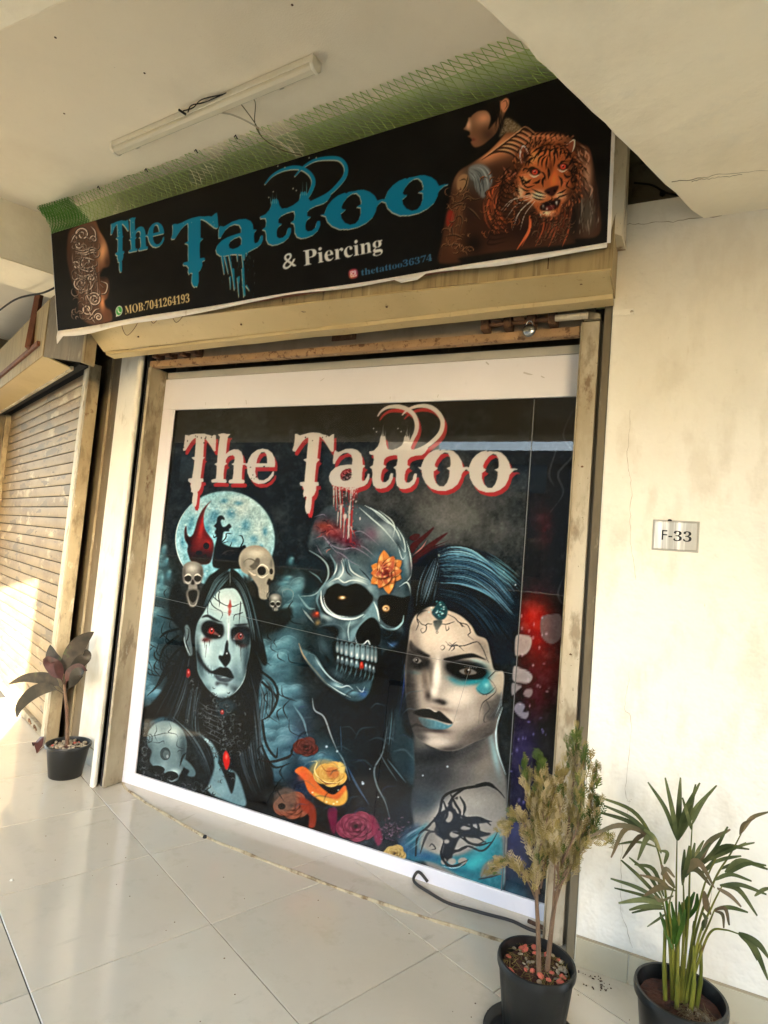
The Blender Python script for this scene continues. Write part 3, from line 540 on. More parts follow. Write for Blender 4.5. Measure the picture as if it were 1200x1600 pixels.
# ---- ti plant by the pier
LC = (-.325,-.115,0)
ti = thing('potted_ti_plant', 'ti plant with dark reddish leaves in a black pot by the white pier', 'potted plant', LC)
pot(ti, LC, .122, .185); pebbles(ti, LC, .10, .165, 85, M['pebble'], .011, 2); pebbles(ti, LC, .09, .17, 3, M['brick_chip'], .009, 3)
STEM = curve([(-.33,-.115,.14),(-.352,-.11,.22),(-.375,-.105,.32),(-.40,-.11,.42),(-.425,-.11,.50)], 5)
part('stem', MB().tube(STEM, [.012-.004*i/len(STEM) for i in range(len(STEM))], 8), M['bark'], ti, smooth=True)
def blade(name, pts, wmax, mat, parent, fold=.25, petiole=.3, n=5, view=Vector((-.6,.75,0)), side=None):
    C = curve(pts, n); W, S = [], []; k = len(C)-1
    for i, p in enumerate(C):
        t = i/k; w = .0022+(0 if t < petiole*.6 else wmax*math.sin(math.pi*min(1, ((t-petiole*.6)/(1-petiole*.6)))**.72)**.85)
        W.append(max(.0006, w)); T = (C[min(i+1,k)]-C[max(i-1,0)]).normalized(); s = side if side is not None else T.cross(view); s = Vector(s)-T*Vector(s).dot(T)
        S.append(s if s.length > 1e-4 else Vector((0,0,1)))
    return part(name, MB().strip(C, W, S, fold), mat, parent, smooth=True)
def L3d(l, y0, dy): return [(x, y0+dy*i/(len(l)-1), z) for i, (x, z) in enumerate(l)]
TI = [([(-.413,.453),(-.479,.491),(-.556,.503),(-.65,.496),(-.773,.476),(-.899,.427)],-.02,.034,'cord',None),([(-.407,.442),(-.493,.464),(-.592,.441),(-.678,.388),(-.743,.314),(-.742,.258)],-.05,.036,'cord',None),
      ([(-.422,.476),(-.372,.551),(-.298,.593),(-.218,.636),(-.129,.644)],-.10,.034,'cord_red',None),([(-.409,.454),(-.322,.523),(-.245,.59),(-.17,.625),(-.127,.612)],-.14,.032,'cord',None),
      ([(-.439,.522),(-.458,.58),(-.438,.675),(-.398,.755),(-.349,.813)],.10,.048,'cord',None),([(-.448,.52),(-.512,.571),(-.578,.623),(-.617,.705)],.02,.044,'cord',None),
      ([(-.43,.523),(-.372,.606),(-.32,.668),(-.354,.712)],.06,.034,'cord',None),([(-.434,.517),(-.491,.556),(-.54,.623),(-.434,.651)],-.06,.030,'cord_red',None),([(-.43,.50),(-.44,.56),(-.43,.62),(-.40,.66)],-.08,.022,'cord_red',None)]
for l, dy, w, mt, sd in TI: blade('leaf', L3d(l, -.11, dy), w, M[mt], ti, .3, .3)
# ---- dried cypress beside the guide rail
MC = (2.462,-.655,.018)
sc_ = thing('pot_saucer', 'black plastic saucer under the dried cypress pot', 'saucer', (2.462,-.655,0))
part('dish', MB().lathe([(.112,.001),(.130,.004),(.142,.03),(.146,.031),(.136,.006),(.112,.014),(.02,.016)], (2.462,-.655,0), 48), M['pot'], sc_, smooth=True)
cy = thing('potted_cypress', 'half-dried brown cypress in a black ribbed pot in front of the window', 'potted plant', MC)
pot(cy, MC, .116, .232, .003, 44); pebbles(cy, MC, .10, MC[2]+.205, 26, M['brick_chip'], .011, 5); pebbles(cy, MC, .10, MC[2]+.203, 30, M['pebble'], .008, 6)
lit = MB(); rg = random.Random(8)
for i in range(220):
    a, q = rg.random()*6.283, .1*math.sqrt(rg.random()); p = Vector((MC[0]+q*math.cos(a), MC[1]+q*math.sin(a), .222+rg.random()*.012)); d = Vector((rg.uniform(-1,1), rg.uniform(-1,1), rg.uniform(-.1,.5))).normalized()*.014; s = d.cross(Vector((0,0,1))).normalized()*.0012
    lit.quad(p-d-s, p+d-s*.3, p+d+s*.3, p-d+s)
part('litter', lit, M['cyp_dry'], cy, kind='stuff')
CY = dict(t1=[(2.476,.20),(2.464,.349),(2.453,.454),(2.454,.565),(2.474,.696),(2.498,.813)], t2=[(2.492,.20),(2.501,.392),(2.516,.52),(2.53,.672),(2.536,.83),(2.538,.933)],
  b1=[(2.456,.408),(2.416,.475),(2.364,.507),(2.324,.479)], b2=[(2.458,.44),(2.426,.557),(2.388,.642),(2.337,.597)], b3=[(2.453,.454),(2.431,.606),(2.399,.718),(2.378,.794)], b4=[(2.498,.375),(2.532,.525),(2.586,.632),(2.635,.631)],
  b5=[(2.5,.407),(2.499,.546),(2.483,.683),(2.453,.771),(2.444,.841)], b6=[(2.504,.47),(2.558,.594),(2.588,.725),(2.594,.835)], b7=[(2.461,.457),(2.474,.57),(2.492,.662)], b8=[(2.51,.5),(2.50,.62),(2.50,.76),(2.52,.88)], b9=[(2.52,.55),(2.56,.68),(2.565,.80),(2.57,.90)], c1=[(2.47,.5),(2.44,.62),(2.43,.73),(2.44,.80)], c2=[(2.50,.45),(2.55,.55),(2.60,.66),(2.612,.74)], c3=[(2.515,.5),(2.49,.58),(2.46,.68),(2.47,.78)])
dry, grn, pal = MB(), MB(), MB()
def spray(mb, p, d, size, rg):
    """a flat feathery spray of scale leaves"""
    d = d.normalized(); s = d.cross(Vector((rg.uniform(-1,1), rg.uniform(-1,1), rg.uniform(-.3,.3)))).normalized()
    def tw(a, t, L, w):
        n = t.cross(s).normalized() if abs(t.dot(s)) < .95 else Vector((0,0,1)); e = a+t*L; k = t.cross(n).normalized()*w
        mb.quad(a-k, e-k*.4, e+t*w*1.5, e+k*.4, a+k)
    n = 4
    tw(p, d, size, .0015)
    for i in range(1, n+1):
        a = p+d*size*i/(n+.5)
        for sg in (-1, 1):
            L = size*.5*(1-.55*i/n)*rg.uniform(.7,1.2); t = (d*.75+s*sg*.72+Vector((0,0,rg.uniform(-.1,.1)))).normalized(); tw(a, t, L, .0015)
            if L > .008:
                for q in (.45,.75): tw(a+t*L*q, (t*.7+d*.5+s*sg*rg.uniform(-.2,.3)).normalized(), L*.42, .0013)
rg = random.Random(21)
for nm, l in CY.items():
    trunk = nm[0] == 't'; dy = rg.uniform(-.05,.05) if not trunk else rg.uniform(-.015,.015)
    C = curve([(x, -.655+dy*i/(len(l)-1)*(1.6 if not trunk else 1)+(-.02 if nm == 't1' else .012 if nm == 't2' else 0), z) for i, (x, z) in enumerate(l)], 8)
    r0 = .0085 if trunk else .0032
    part('stem' if trunk else 'branch', MB().tube(C, [max(.0009, r0*(1-.9*i/len(C))) for i in range(len(C))], 6), M['bark'], cy, smooth=True)
    for i, p in enumerate(C):
        f = i/(len(C)-1)
        if p.z < .46 or f < .25: continue
        T = (C[min(i+1,len(C)-1)]-C[max(i-1,0)]).normalized()
        for q in range(5 if nm not in ('b1','b4') else 3):
            rad = Vector((rg.gauss(0,1), rg.gauss(0,1), rg.gauss(.1,.5))).normalized(); d = (T*.9+rad*.48+Vector((0,0,.6))).normalized(); pp = p+Vector((rg.gauss(0,.007), rg.gauss(0,.008), rg.gauss(0,.008)))
            tip = f > .86 and (nm in ('t2','b3','b5','b9','b8'))
            mb = grn if (tip and rg.random() < .8) or (p.x > 2.56 and rg.random() < .3) or rg.random() < .07 else pal if rg.random() < .5 else dry
            spray(mb, pp, d, rg.uniform(.028,.05)*(1-.3*f), rg)
part('dry_foliage', dry, M['cyp_dry'], cy, kind='stuff'); part('dry_foliage', pal, M['cyp_pale'], cy, kind='stuff'); part('green_foliage', grn, M['cyp_green'], cy, kind='stuff')
# ---- areca palm by the wall
RC = (2.856,-.565,0)
pa = thing('potted_palm', 'areca palm with yellow-green canes in a black pot against the cream wall', 'potted plant', RC)
pot(pa, RC, .124, .25); pebbles(pa, (2.90,-.61,0), .035, .222, 8, M['pebble'], .009, 9)
strw = MB(); rg = random.Random(9)
for i in range(90):
    a, q = rg.random()*6.283, .05*math.sqrt(rg.random()); p = Vector((2.895+q*math.cos(a), -.615+q*.8*math.sin(a), .225+rg.random()*.012)); d = Vector((rg.uniform(-1,1), rg.uniform(-1,1), rg.uniform(-.2,.4))).normalized()*.016; s = d.cross(Vector((0,0,1))).normalized()*.001
    strw.quad(p-d-s, p+d-s, p+d+s, p-d+s)
part('straw', strw, M['palm_dry'], pa, kind='stuff')
FRONDS = [
  ([(2.849,-.57,.215),(2.838,-.563,.402),(2.832,-.557,.548),(2.829,-.55,.66)],[([(2.829,-.55,.66),(2.793,-.535,.738),(2.742,-.52,.799)],.0061,'p'),([(2.83,-.55,.658),(2.812,-.57,.747),(2.788,-.59,.844)],.0066,'p'),([(2.831,-.55,.662),(2.831,-.525,.744),(2.832,-.5,.828)],.0083,'p'),([(2.831,-.55,.662),(2.847,-.58,.759),(2.878,-.61,.856)],.0077,'p'),([(2.832,-.55,.662),(2.858,-.55,.744),(2.871,-.55,.832)],.0055,'p'),([(2.832,-.55,.66),(2.872,-.535,.75),(2.928,-.52,.833)],.0083,'p'),([(2.834,-.55,.664),(2.847,-.57,.726),(2.861,-.59,.782)],.0055,'p')]),
  ([(2.859,-.57,.215),(2.866,-.58,.45),(2.864,-.59,.603),(2.864,-.6,.733)],[([(2.864,-.6,.733),(2.882,-.585,.778),(2.909,-.57,.825)],.005,'p'),([(2.863,-.6,.718),(2.851,-.62,.759),(2.834,-.64,.814)],.0044,'p')]),
  ([(2.836,-.57,.215),(2.816,-.59,.439),(2.791,-.61,.597),(2.764,-.63,.68),(2.738,-.65,.722)],[([(2.764,-.65,.688),(2.704,-.635,.742),(2.601,-.62,.755)],.0066,'p'),([(2.768,-.65,.682),(2.706,-.67,.732),(2.629,-.69,.758)],.005,'p'),([(2.757,-.65,.694),(2.691,-.625,.705),(2.606,-.6,.702)],.0055,'p'),([(2.749,-.65,.699),(2.672,-.68,.708),(2.599,-.71,.67)],.0066,'d'),([(2.76,-.65,.687),(2.692,-.65,.692),(2.655,-.65,.601)],.0077,'d'),([(2.771,-.65,.683),(2.729,-.635,.673),(2.685,-.62,.594)],.0088,'d'),([(2.779,-.65,.67),(2.75,-.67,.692),(2.727,-.69,.631)],.0083,'p'),([(2.779,-.65,.663),(2.722,-.625,.652),(2.671,-.6,.624)],.005,'p'),([(2.787,-.65,.65),(2.764,-.68,.7),(2.739,-.71,.726)],.0055,'p'),([(2.796,-.65,.623),(2.802,-.65,.654),(2.786,-.65,.657)],.0044,'p')]),
  ([(2.84,-.57,.215),(2.816,-.61,.419),(2.797,-.65,.521),(2.784,-.69,.572)],[([(2.792,-.69,.538),(2.729,-.675,.548),(2.657,-.66,.546)],.0044,'p'),([(2.792,-.69,.542),(2.735,-.71,.595),(2.685,-.73,.636)],.0044,'p'),([(2.795,-.69,.536),(2.737,-.665,.528),(2.668,-.64,.514)],.0044,'p'),([(2.796,-.69,.532),(2.745,-.72,.541),(2.685,-.75,.529)],.0066,'p'),([(2.798,-.69,.526),(2.752,-.69,.512),(2.712,-.69,.49)],.005,'p'),([(2.801,-.69,.52),(2.766,-.675,.502),(2.719,-.66,.469)],.0044,'p'),([(2.804,-.69,.506),(2.787,-.71,.497),(2.76,-.73,.48)],.0055,'p'),([(2.791,-.69,.552),(2.755,-.665,.588),(2.703,-.64,.611)],.0072,'p'),([(2.798,-.69,.554),(2.768,-.72,.63),(2.72,-.75,.643)],.005,'p')]),
  ([(2.843,-.56,.215),(2.826,-.617,.411),(2.813,-.673,.523),(2.819,-.73,.6)],[([(2.825,-.73,.595),(2.79,-.715,.585),(2.748,-.7,.544)],.011,'d'),([(2.809,-.73,.597),(2.782,-.75,.619),(2.735,-.77,.628)],.0055,'d'),([(2.822,-.73,.601),(2.802,-.705,.612),(2.787,-.68,.633)],.0077,'d'),([(2.82,-.73,.58),(2.79,-.76,.571),(2.773,-.79,.594)],.0044,'d'),([(2.788,-.73,.626),(2.8,-.73,.644),(2.821,-.73,.629)],.005,'d')]),
  ([(2.855,-.57,.215),(2.856,-.587,.421),(2.851,-.603,.53),(2.845,-.62,.595)],[([(2.846,-.62,.566),(2.847,-.605,.611),(2.848,-.59,.654)],.0061,'p'),([(2.847,-.62,.581),(2.855,-.64,.643),(2.856,-.66,.695)],.0061,'p'),([(2.849,-.62,.589),(2.866,-.595,.627),(2.875,-.57,.672)],.0066,'p'),([(2.847,-.62,.596),(2.881,-.65,.648),(2.92,-.68,.608)],.0121,'d'),([(2.843,-.62,.602),(2.877,-.62,.619),(2.915,-.62,.587)],.0088,'d'),([(2.852,-.62,.59),(2.877,-.605,.635),(2.913,-.59,.69)],.0055,'p')]),
  ([(2.863,-.57,.215),(2.882,-.558,.414),(2.899,-.545,.518),(2.915,-.532,.577),(2.937,-.52,.632)],[([(2.89,-.52,.588),(2.916,-.505,.658),(2.971,-.49,.706)],.0083,'d'),([(2.897,-.52,.597),(2.928,-.54,.652),(2.957,-.56,.736)],.005,'p'),([(2.904,-.52,.599),(2.952,-.495,.649),(3.006,-.47,.657)],.0099,'p'),([(2.91,-.52,.609),(2.954,-.55,.656),(3.002,-.58,.711)],.005,'p'),([(2.918,-.52,.603),(2.958,-.52,.63),(2.998,-.52,.649)],.0039,'p'),([(2.93,-.52,.63),(2.972,-.505,.658),(3.021,-.49,.662)],.0039,'p'),([(2.887,-.52,.579),(2.884,-.54,.632),(2.898,-.56,.682)],.0061,'p'),([(2.895,-.52,.566),(2.927,-.495,.595),(2.941,-.47,.62)],.005,'p')]),
  ([(2.867,-.57,.215),(2.889,-.55,.413),(2.932,-.53,.566),(2.972,-.51,.645),(2.999,-.49,.702)],[([(2.999,-.49,.702),(3.026,-.475,.745),(3.071,-.46,.771)],.0066,'d'),([(2.996,-.49,.697),(3.002,-.51,.737),(3.025,-.53,.765)],.0044,'d'),([(2.974,-.49,.645),(3.01,-.465,.66),(3.04,-.44,.666)],.0033,'p'),([(2.948,-.49,.584),(2.979,-.52,.621),(3.001,-.55,.64)],.0039,'p')]),
  ([(2.869,-.57,.215),(2.893,-.603,.427),(2.919,-.637,.539),(2.939,-.67,.617)],[([(2.944,-.67,.653),(2.982,-.655,.686),(3.046,-.64,.677)],.0072,'p'),([(2.945,-.67,.646),(2.99,-.69,.696),(3.032,-.71,.713)],.0044,'p'),([(2.933,-.67,.615),(2.98,-.645,.604),(3.029,-.62,.541)],.0066,'p'),([(2.936,-.67,.616),(2.979,-.7,.642),(3.032,-.73,.649)],.0044,'p'),([(2.927,-.67,.606),(2.959,-.67,.595),(2.985,-.67,.575)],.0044,'d'),([(3.014,-.67,.612),(3.034,-.655,.625),(3.054,-.64,.631)],.0077,'p'),([(2.92,-.67,.625),(2.955,-.69,.658),(3.001,-.71,.664)],.0039,'p'),([(2.896,-.67,.589),(2.906,-.645,.538),(2.919,-.62,.509)],.0088,'d'),([(2.915,-.67,.595),(2.91,-.7,.58),(2.903,-.73,.571)],.005,'d')]),
  ([(2.868,-.57,.215),(2.895,-.59,.392),(2.917,-.61,.482),(2.927,-.63,.531)],[([(2.927,-.63,.531),(2.966,-.615,.539),(3.01,-.6,.534)],.0055,'p'),([(2.927,-.63,.529),(2.95,-.65,.548),(2.959,-.67,.519)],.0044,'d'),([(2.927,-.63,.527),(2.949,-.605,.511),(2.956,-.58,.465)],.0039,'d'),([(2.906,-.63,.474),(2.905,-.66,.51),(2.893,-.69,.542)],.0044,'p'),([(2.9,-.63,.465),(2.902,-.63,.487),(2.912,-.63,.504)],.0039,'p')]),
  ([(2.87,-.57,.215),(2.902,-.595,.389),(2.923,-.62,.467),(2.953,-.645,.493),(2.981,-.67,.505)],[([(2.981,-.67,.505),(3.021,-.655,.47),(3.056,-.64,.396)],.0083,'p'),([(2.981,-.67,.507),(3.022,-.69,.502),(3.046,-.71,.485)],.0077,'p'),([(2.984,-.67,.505),(3.01,-.645,.474),(3.033,-.62,.427)],.005,'p')]),
  ([(2.847,-.57,.215),(2.836,-.587,.34),(2.83,-.603,.391),(2.823,-.62,.427)],[([(2.828,-.62,.385),(2.808,-.605,.429),(2.792,-.59,.461)],.0061,'g'),([(2.83,-.62,.4),(2.829,-.64,.468),(2.818,-.66,.532)],.0055,'g'),([(2.833,-.62,.401),(2.844,-.595,.465),(2.842,-.57,.497)],.0066,'g'),([(2.835,-.62,.394),(2.849,-.65,.473),(2.852,-.68,.531)],.0055,'g'),([(2.83,-.62,.4),(2.816,-.62,.468),(2.803,-.62,.523)],.0055,'g')]),
  ([(2.856,-.57,.215),(2.857,-.57,.36),(2.863,-.57,.444),(2.873,-.57,.492)],[([(2.863,-.57,.444),(2.869,-.555,.483),(2.882,-.54,.522)],.0077,'g'),([(2.865,-.57,.452),(2.884,-.59,.505),(2.884,-.61,.551)],.0061,'g'),([(2.86,-.57,.435),(2.859,-.545,.468),(2.866,-.52,.496)],.0061,'g')])]
rg = random.Random(31)
for R, Ls in FRONDS:
    C = curve(R, 7); n = len(C)-1
    f = part('frond', MB().tube(C, [.0042*(1-.62*i/n) for i in range(n+1)], 7), M['palm_stem'], pa, smooth=True)
    for pts, w, mt in Ls:
        d = (Vector(pts[-1])-Vector(pts[0])).normalized(); sd = d.cross(Vector((-.3,.95,rg.uniform(-.5,.5))))
        blade('leaflet', pts, w*.74, M[{'p':'palm','d':'palm_dry','g':'palm_green'}[mt]], f, rg.uniform(.1,.5), .05, 5, side=sd)
for i in range(7):     # short canes and sheaths
    a = i*.9; part('cane', MB().tube(curve([(2.856+.042*math.cos(a), -.565+.034*math.sin(a), .215),(2.856+.05*math.cos(a), -.565+.036*math.sin(a), .31),(2.856+.048*math.cos(a)+rg.uniform(-.01,.01), -.565+.034*math.sin(a), .40+.04*(i%3))]), [.0062]*8+[.0046]*8+[.002], 8), M['palm_stem'], pa, smooth=True)
crumb = MB(); rg = random.Random(44)
for i in range(130):
    a = rg.random()*6.283; q = .13+abs(rg.gauss(0,.06)); cx, cy_ = ((2.462,-.655) if i%2 else (2.56,-.26)); q = q if i%2 else q*.5; r = rg.uniform(.0012,.004); crumb.lathe([(r*.6,0),(r,.001),(r*.4,.0028)], (cx+q*math.cos(a), cy_+q*math.sin(a)*(.9 if i%2 else .4), .0), 6)
tag(part('soil_crumbs', crumb, M['soil'], kind='stuff'), 'soil crumbs scattered round the dried cypress pot', 'soil')
# ================================================================ small things on the floor
M['cable'] = flat('black_cable', srgb(40,36,32), .5)
HK = curve([(2.513,-.06,.014),(2.368,-.098,.014),(2.273,-.083,.014),(2.184,-.093,.014),(2.12,-.100,.014),(2.012,-.109,.014),(1.916,-.079,.014),(1.850,-.052,.014),(1.825,-.03,.02),(1.832,-.012,.042),(1.852,-.014,.044),(1.885,-.012,.018)], 6)
tag(part('cable_stub', MB().tube(HK, .0065, 8), M['cable'], smooth=True), 'stiff black cable lying along the sill with a hooked end', 'cable')
tag(part('iron_rod', MB().tube([(2.33,-.045,.014),(2.40,-.06,.014)], .008, 8), M['rust']), 'short rusty rod end by the foot of the right guide rail', 'rod')
lf = thing('dry_leaf', 'curled dry leaf on the floor beside the neighbouring shutter', 'leaf', (-.80,.05,0))
part('blade', MB().strip([(-.86,.06,.01),(-.83,.05,.045),(-.79,.04,.05),(-.75,.02,.02),(-.74,.0,.006)], [.004,.03,.036,.024,.003], [(0,1,.4)]*5, .5), M['cord_red'], lf, smooth=True)
part('blade', MB().strip([(-.76,.08,.006),(-.72,.10,.05),(-.69,.08,.055),(-.67,.05,.02)], [.003,.022,.022,.002], [(.3,1,.2)]*4, .6), M['bark'], lf, smooth=True)
part('stalk', MB().tube(curve([(-.74,.0,.006),(-.70,.02,.05),(-.66,.05,.03)]), .003, 5), M['bark'], lf)
SP = [((.028,-.75),.006,'white paint chip'),((.16,-.98),.004,'dark speck'),((.85,-.24),.010,'black grit lump')]
tag(part('grit', MB().lathe([(.005,0),(.011,.003),(.009,.012),(.003,.016)], (.822,-.232,.0), 9), M['dark']), 'black grit lump on the floor against the cement edge', 'grit')
tag(part('twig', MB().tube([(.24,-1.22,.003),(.27,-1.245,.004),(.285,-1.275,.003)], [.004,.0018,.001], 6), M['bark']), 'thin dark twig on the tiles in the near left corner', 'twig')
tag(part('paint_chip', MB().lathe([(.002,0),(.008,.001),(.005,.005)], (.44,-.93,0), 6), M['old_white']), 'tiny white chip on the tiles at left', 'chip')
rg = random.Random(12); sp = MB()
for i in range(70):
    x, y = rg.uniform(-.4,2.9), rg.uniform(-1.9,-.2); r = rg.uniform(.0012,.0035); sp.lathe([(r*.6,.0),(r,.0008),(r*.3,.0022)], (x, y, .0), 6)
tag(part('floor_grit', sp, M['rust'], kind='stuff'), 'scattered fine grit on the tiles', 'grit')
# ---------------------------------------------------------------- print artwork: a small painting engine
class Sheet:
    """A printed sheet: an RGB raster addressed in artwork units."""
    def __init__(s, x0, y0, x1, y1, k, base):
        s.x0, s.y0, s.k = x0, y0, k
        s.w, s.h = int((x1-x0)*k), int((y1-y0)*k)
        s.a = np.empty((s.h, s.w, 3), np.float32); s.a[:] = np.array(base, np.float32)/255
        s.rng = np.random.default_rng(7)
    def box(s, x0, y0, x1, y1, m=0):
        i0, j0 = max(0, int((x0-s.x0-m)*s.k)-1), max(0, int((y0-s.y0-m)*s.k)-1)
        i1, j1 = min(s.w, int((x1-s.x0+m)*s.k)+2), min(s.h, int((y1-s.y0+m)*s.k)+2)
        return i0, j0, i1, j1
    def put(s, b, m, col, al=1.0):
        i0, j0, i1, j1 = b
        if i1 <= i0 or j1 <= j0: return
        m = (m*al)[..., None]
        s.a[j0:j1, i0:i1] = s.a[j0:j1, i0:i1]*(1-m)+m*np.array(col, np.float32)/255
    def polymask(s, P, soft=0, P2=None):
        """coverage of a closed outline, or of loose boundary segments P -> P2 (even-odd)"""
        P = np.asarray(P, float)
        b = s.box(P[:,0].min(), P[:,1].min(), P[:,0].max(), P[:,1].max(), soft*2.5)
        i0, j0, i1, j1 = b
        if i1 <= i0 or j1 <= j0: return b, None
        m = np.zeros((j1-j0, i1-i0+1), np.float32)
        X = (P[:,0]-s.x0)*s.k-i0; Y = (P[:,1]-s.y0)*s.k-j0
        n = i1-i0
        if P2 is None: X2, Y2 = np.roll(X,-1), np.roll(Y,-1)
        else: X2, Y2 = (P2[:,0]-s.x0)*s.k-i0, (P2[:,1]-s.y0)*s.k-j0
        dy = Y2-Y; ok = np.abs(dy) > 1e-9
        X, Y, X2, Y2, dy = X[ok], Y[ok], X2[ok], Y2[ok], dy[ok]
        lo, hi = np.minimum(Y,Y2), np.maximum(Y,Y2)
        SS = 2
        for r in range(j1-j0):
            for q in range(SS):
                y = r+(q+.5)/SS
                c = (lo <= y) & (hi > y)
                if not c.any(): continue
                xs = np.sort(X[c]+(y-Y[c])/dy[c]*(X2[c]-X[c]))
                for t in range(0, len(xs)-1, 2):
                    a, e = max(0., xs[t]), min(float(n), xs[t+1])
                    if e <= a: continue
                    ia, ie = int(a), int(e)
                    if ia == ie: m[r, ia] += (e-a)/SS
                    else:
                        m[r, ia] += (ia+1-a)/SS; m[r, ie] += (e-ie)/SS
                        if ie > ia+1: m[r, ia+1:ie] += 1/SS
        m = np.minimum(m[:, :n], 1)
        if soft > 0: m = blur(m, soft*s.k)
        return b, m
    def fill(s, P, col, al=1.0, soft=0, sp=True):
        P = spl(P, True) if sp else P
        b, m = s.polymask(P, soft)
        if m is not None: s.put(b, m, col, al)
        return P
    def shade(s, P, dabs, sp=True, soft=0.6):
        """dabs of colour kept inside an outline: (x, y, rx, ry, rot, col, alpha)"""
        P = spl(P, True) if sp else P
        b, m = s.polymask(P, soft)
        if m is None: return
        for d in dabs:
            b2, g = s.dab(*d[:5])
            i0, j0, i1, j1 = max(b[0],b2[0]), max(b[1],b2[1]), min(b[2],b2[2]), min(b[3],b2[3])
            if i1 <= i0 or j1 <= j0: continue
            mm = m[j0-b[1]:j1-b[1], i0-b[0]:i1-b[0]]*g[j0-b2[1]:j1-b2[1], i0-b2[0]:i1-b2[0]]
            s.put((i0,j0,i1,j1), mm, d[5], d[6])
    def dab(s, x, y, rx, ry, rot=0):
        R = max(rx, ry)*1.8
        b = s.box(x-R, y-R, x+R, y+R)
        jj, ii = np.mgrid[b[1]:max(b[1],b[3]), b[0]:max(b[0],b[2])].astype(np.float32)
        u = ii/s.k+s.x0-x; v = jj/s.k+s.y0-y
        c, q = math.cos(math.radians(rot)), math.sin(math.radians(rot))
        d = ((u*c+v*q)/rx)**2+((-u*q+v*c)/ry)**2
        return b, np.exp(-d*1.6)
    def blob(s, x, y, rx, ry, col, al=1.0, rot=0):
        b, m = s.dab(x, y, rx, ry, rot); s.put(b, m, col, al)
    def disc(s, x, y, rx, ry, col, al=1.0, rot=0, soft=0):
        t = np.linspace(0, 2*np.pi, 40, endpoint=False)
        c, q = math.cos(math.radians(rot)), math.sin(math.radians(rot))
        u, v = rx*np.cos(t), ry*np.sin(t)
        s.fill(np.stack([x+u*c-v*q, y+u*q+v*c], 1), col, al, soft, sp=False)
    def line(s, P, w, col, al=1.0, soft=.7, taper=(0,0), sp=True):
        """stroke of half-width w, thinning to taper fractions at the ends"""
        P = np.asarray(P, float)
        if sp and len(P) > 2: P = spl(P, False, 6)
        n = len(P)
        b = s.box(P[:,0].min(), P[:,1].min(), P[:,0].max(), P[:,1].max(), w+soft+1)
        i0, j0, i1, j1 = b
        if i1 <= i0 or j1 <= j0: return
        m = np.zeros((j1-j0, i1-i0), np.float32)
        t = np.linspace(0, 1, n)
        W = w*np.minimum(1, np.minimum(taper[0]+(1-taper[0])*t*3, taper[1]+(1-taper[1])*(1-t)*3))
        for q in range(n-1):
            a, e = P[q], P[q+1]; wm = max(W[q], W[q+1])
            c0, r0, c1, r1 = s.box(min(a[0],e[0]), min(a[1],e[1]), max(a[0],e[0]), max(a[1],e[1]), wm+soft)
            c0, r0, c1, r1 = max(c0,i0), max(r0,j0), min(c1,i1), min(r1,j1)
            if c1 <= c0 or r1 <= r0: continue
            jj, ii = np.mgrid[r0:r1, c0:c1].astype(np.float32)
            u, v = (ii+.5)/s.k+s.x0-a[0], (jj+.5)/s.k+s.y0-a[1]
            d = e-a; L = d@d+1e-9
            h = np.clip((u*d[0]+v*d[1])/L, 0, 1)
            dist = np.hypot(u-h*d[0], v-h*d[1])
            mm = np.clip((W[q]+(W[q+1]-W[q])*h-dist)/soft+.5, 0, 1)
            sub = m[r0-j0:r1-j0, c0-i0:c1-i0]; np.maximum(sub, mm, out=sub)
        s.put(b, m, col, al)
    def strands(s, A, B, n, w, cols, al=.8, jit=2., trim=.25):
        """hair: strokes between two guide curves"""
        A, B = spl(A, False, 5), spl(B, False, 5)
        A, B = resamp(A, 14), resamp(B, 14)
        for _ in range(n):
            f = s.rng.random(); t0, t1 = s.rng.random()*trim, 1-s.rng.random()*trim
            P = A*(1-f)+B*f
            i0, i1 = int(t0*13), max(int(t0*13)+3, int(t1*13)+1)
            P = P[i0:i1]+s.rng.normal(0, jit, 2)+np.cumsum(s.rng.normal(0, jit*.12, (len(P[i0:i1]), 2)), 0)
            c = np.array(cols[s.rng.integers(len(cols))])+s.rng.normal(0, 5)
            s.line(P, w*(.5+s.rng.random()), np.clip(c,0,255), al*(.4+.6*s.rng.random()), .8, (0,0), sp=False)
    def noise(s, P, amp, scale, soft=3, col=None, seed=1, stretch=(1,1)):
        """mottle inside an outline (P None: everywhere)"""
        if P is None: b, m = (0,0,s.w,s.h), np.ones((s.h, s.w), np.float32)
        else: b, m = s.polymask(spl(P, True), soft)
        if m is None: return
        f = fbm(m.shape, scale*s.k, seed, stretch)[..., None]*m[..., None]
        i0, j0, i1, j1 = b
        if col is None: s.a[j0:j1, i0:i1] += f*amp/255
        else: s.put(b, np.clip(f[...,0]*amp, 0, 1), col)
    def get(s, x, y):
        X = np.clip((x-s.x0)*s.k-.5, 0, s.w-1.001); Y = np.clip((y-s.y0)*s.k-.5, 0, s.h-1.001)
        i, j = X.astype(int), Y.astype(int); u, v = (X-i)[..., None], (Y-j)[..., None]
        a = s.a
        return (a[j,i]*(1-u)+a[j,i+1]*u)*(1-v)+(a[j+1,i]*(1-u)+a[j+1,i+1]*u)*v

def crisp(S, k, r):
    """print sharpening"""
    for c in range(3): S.a[..., c] += k*(S.a[..., c]-blur(S.a[..., c], r*S.k))
    np.clip(S.a, 0, 1, out=S.a)

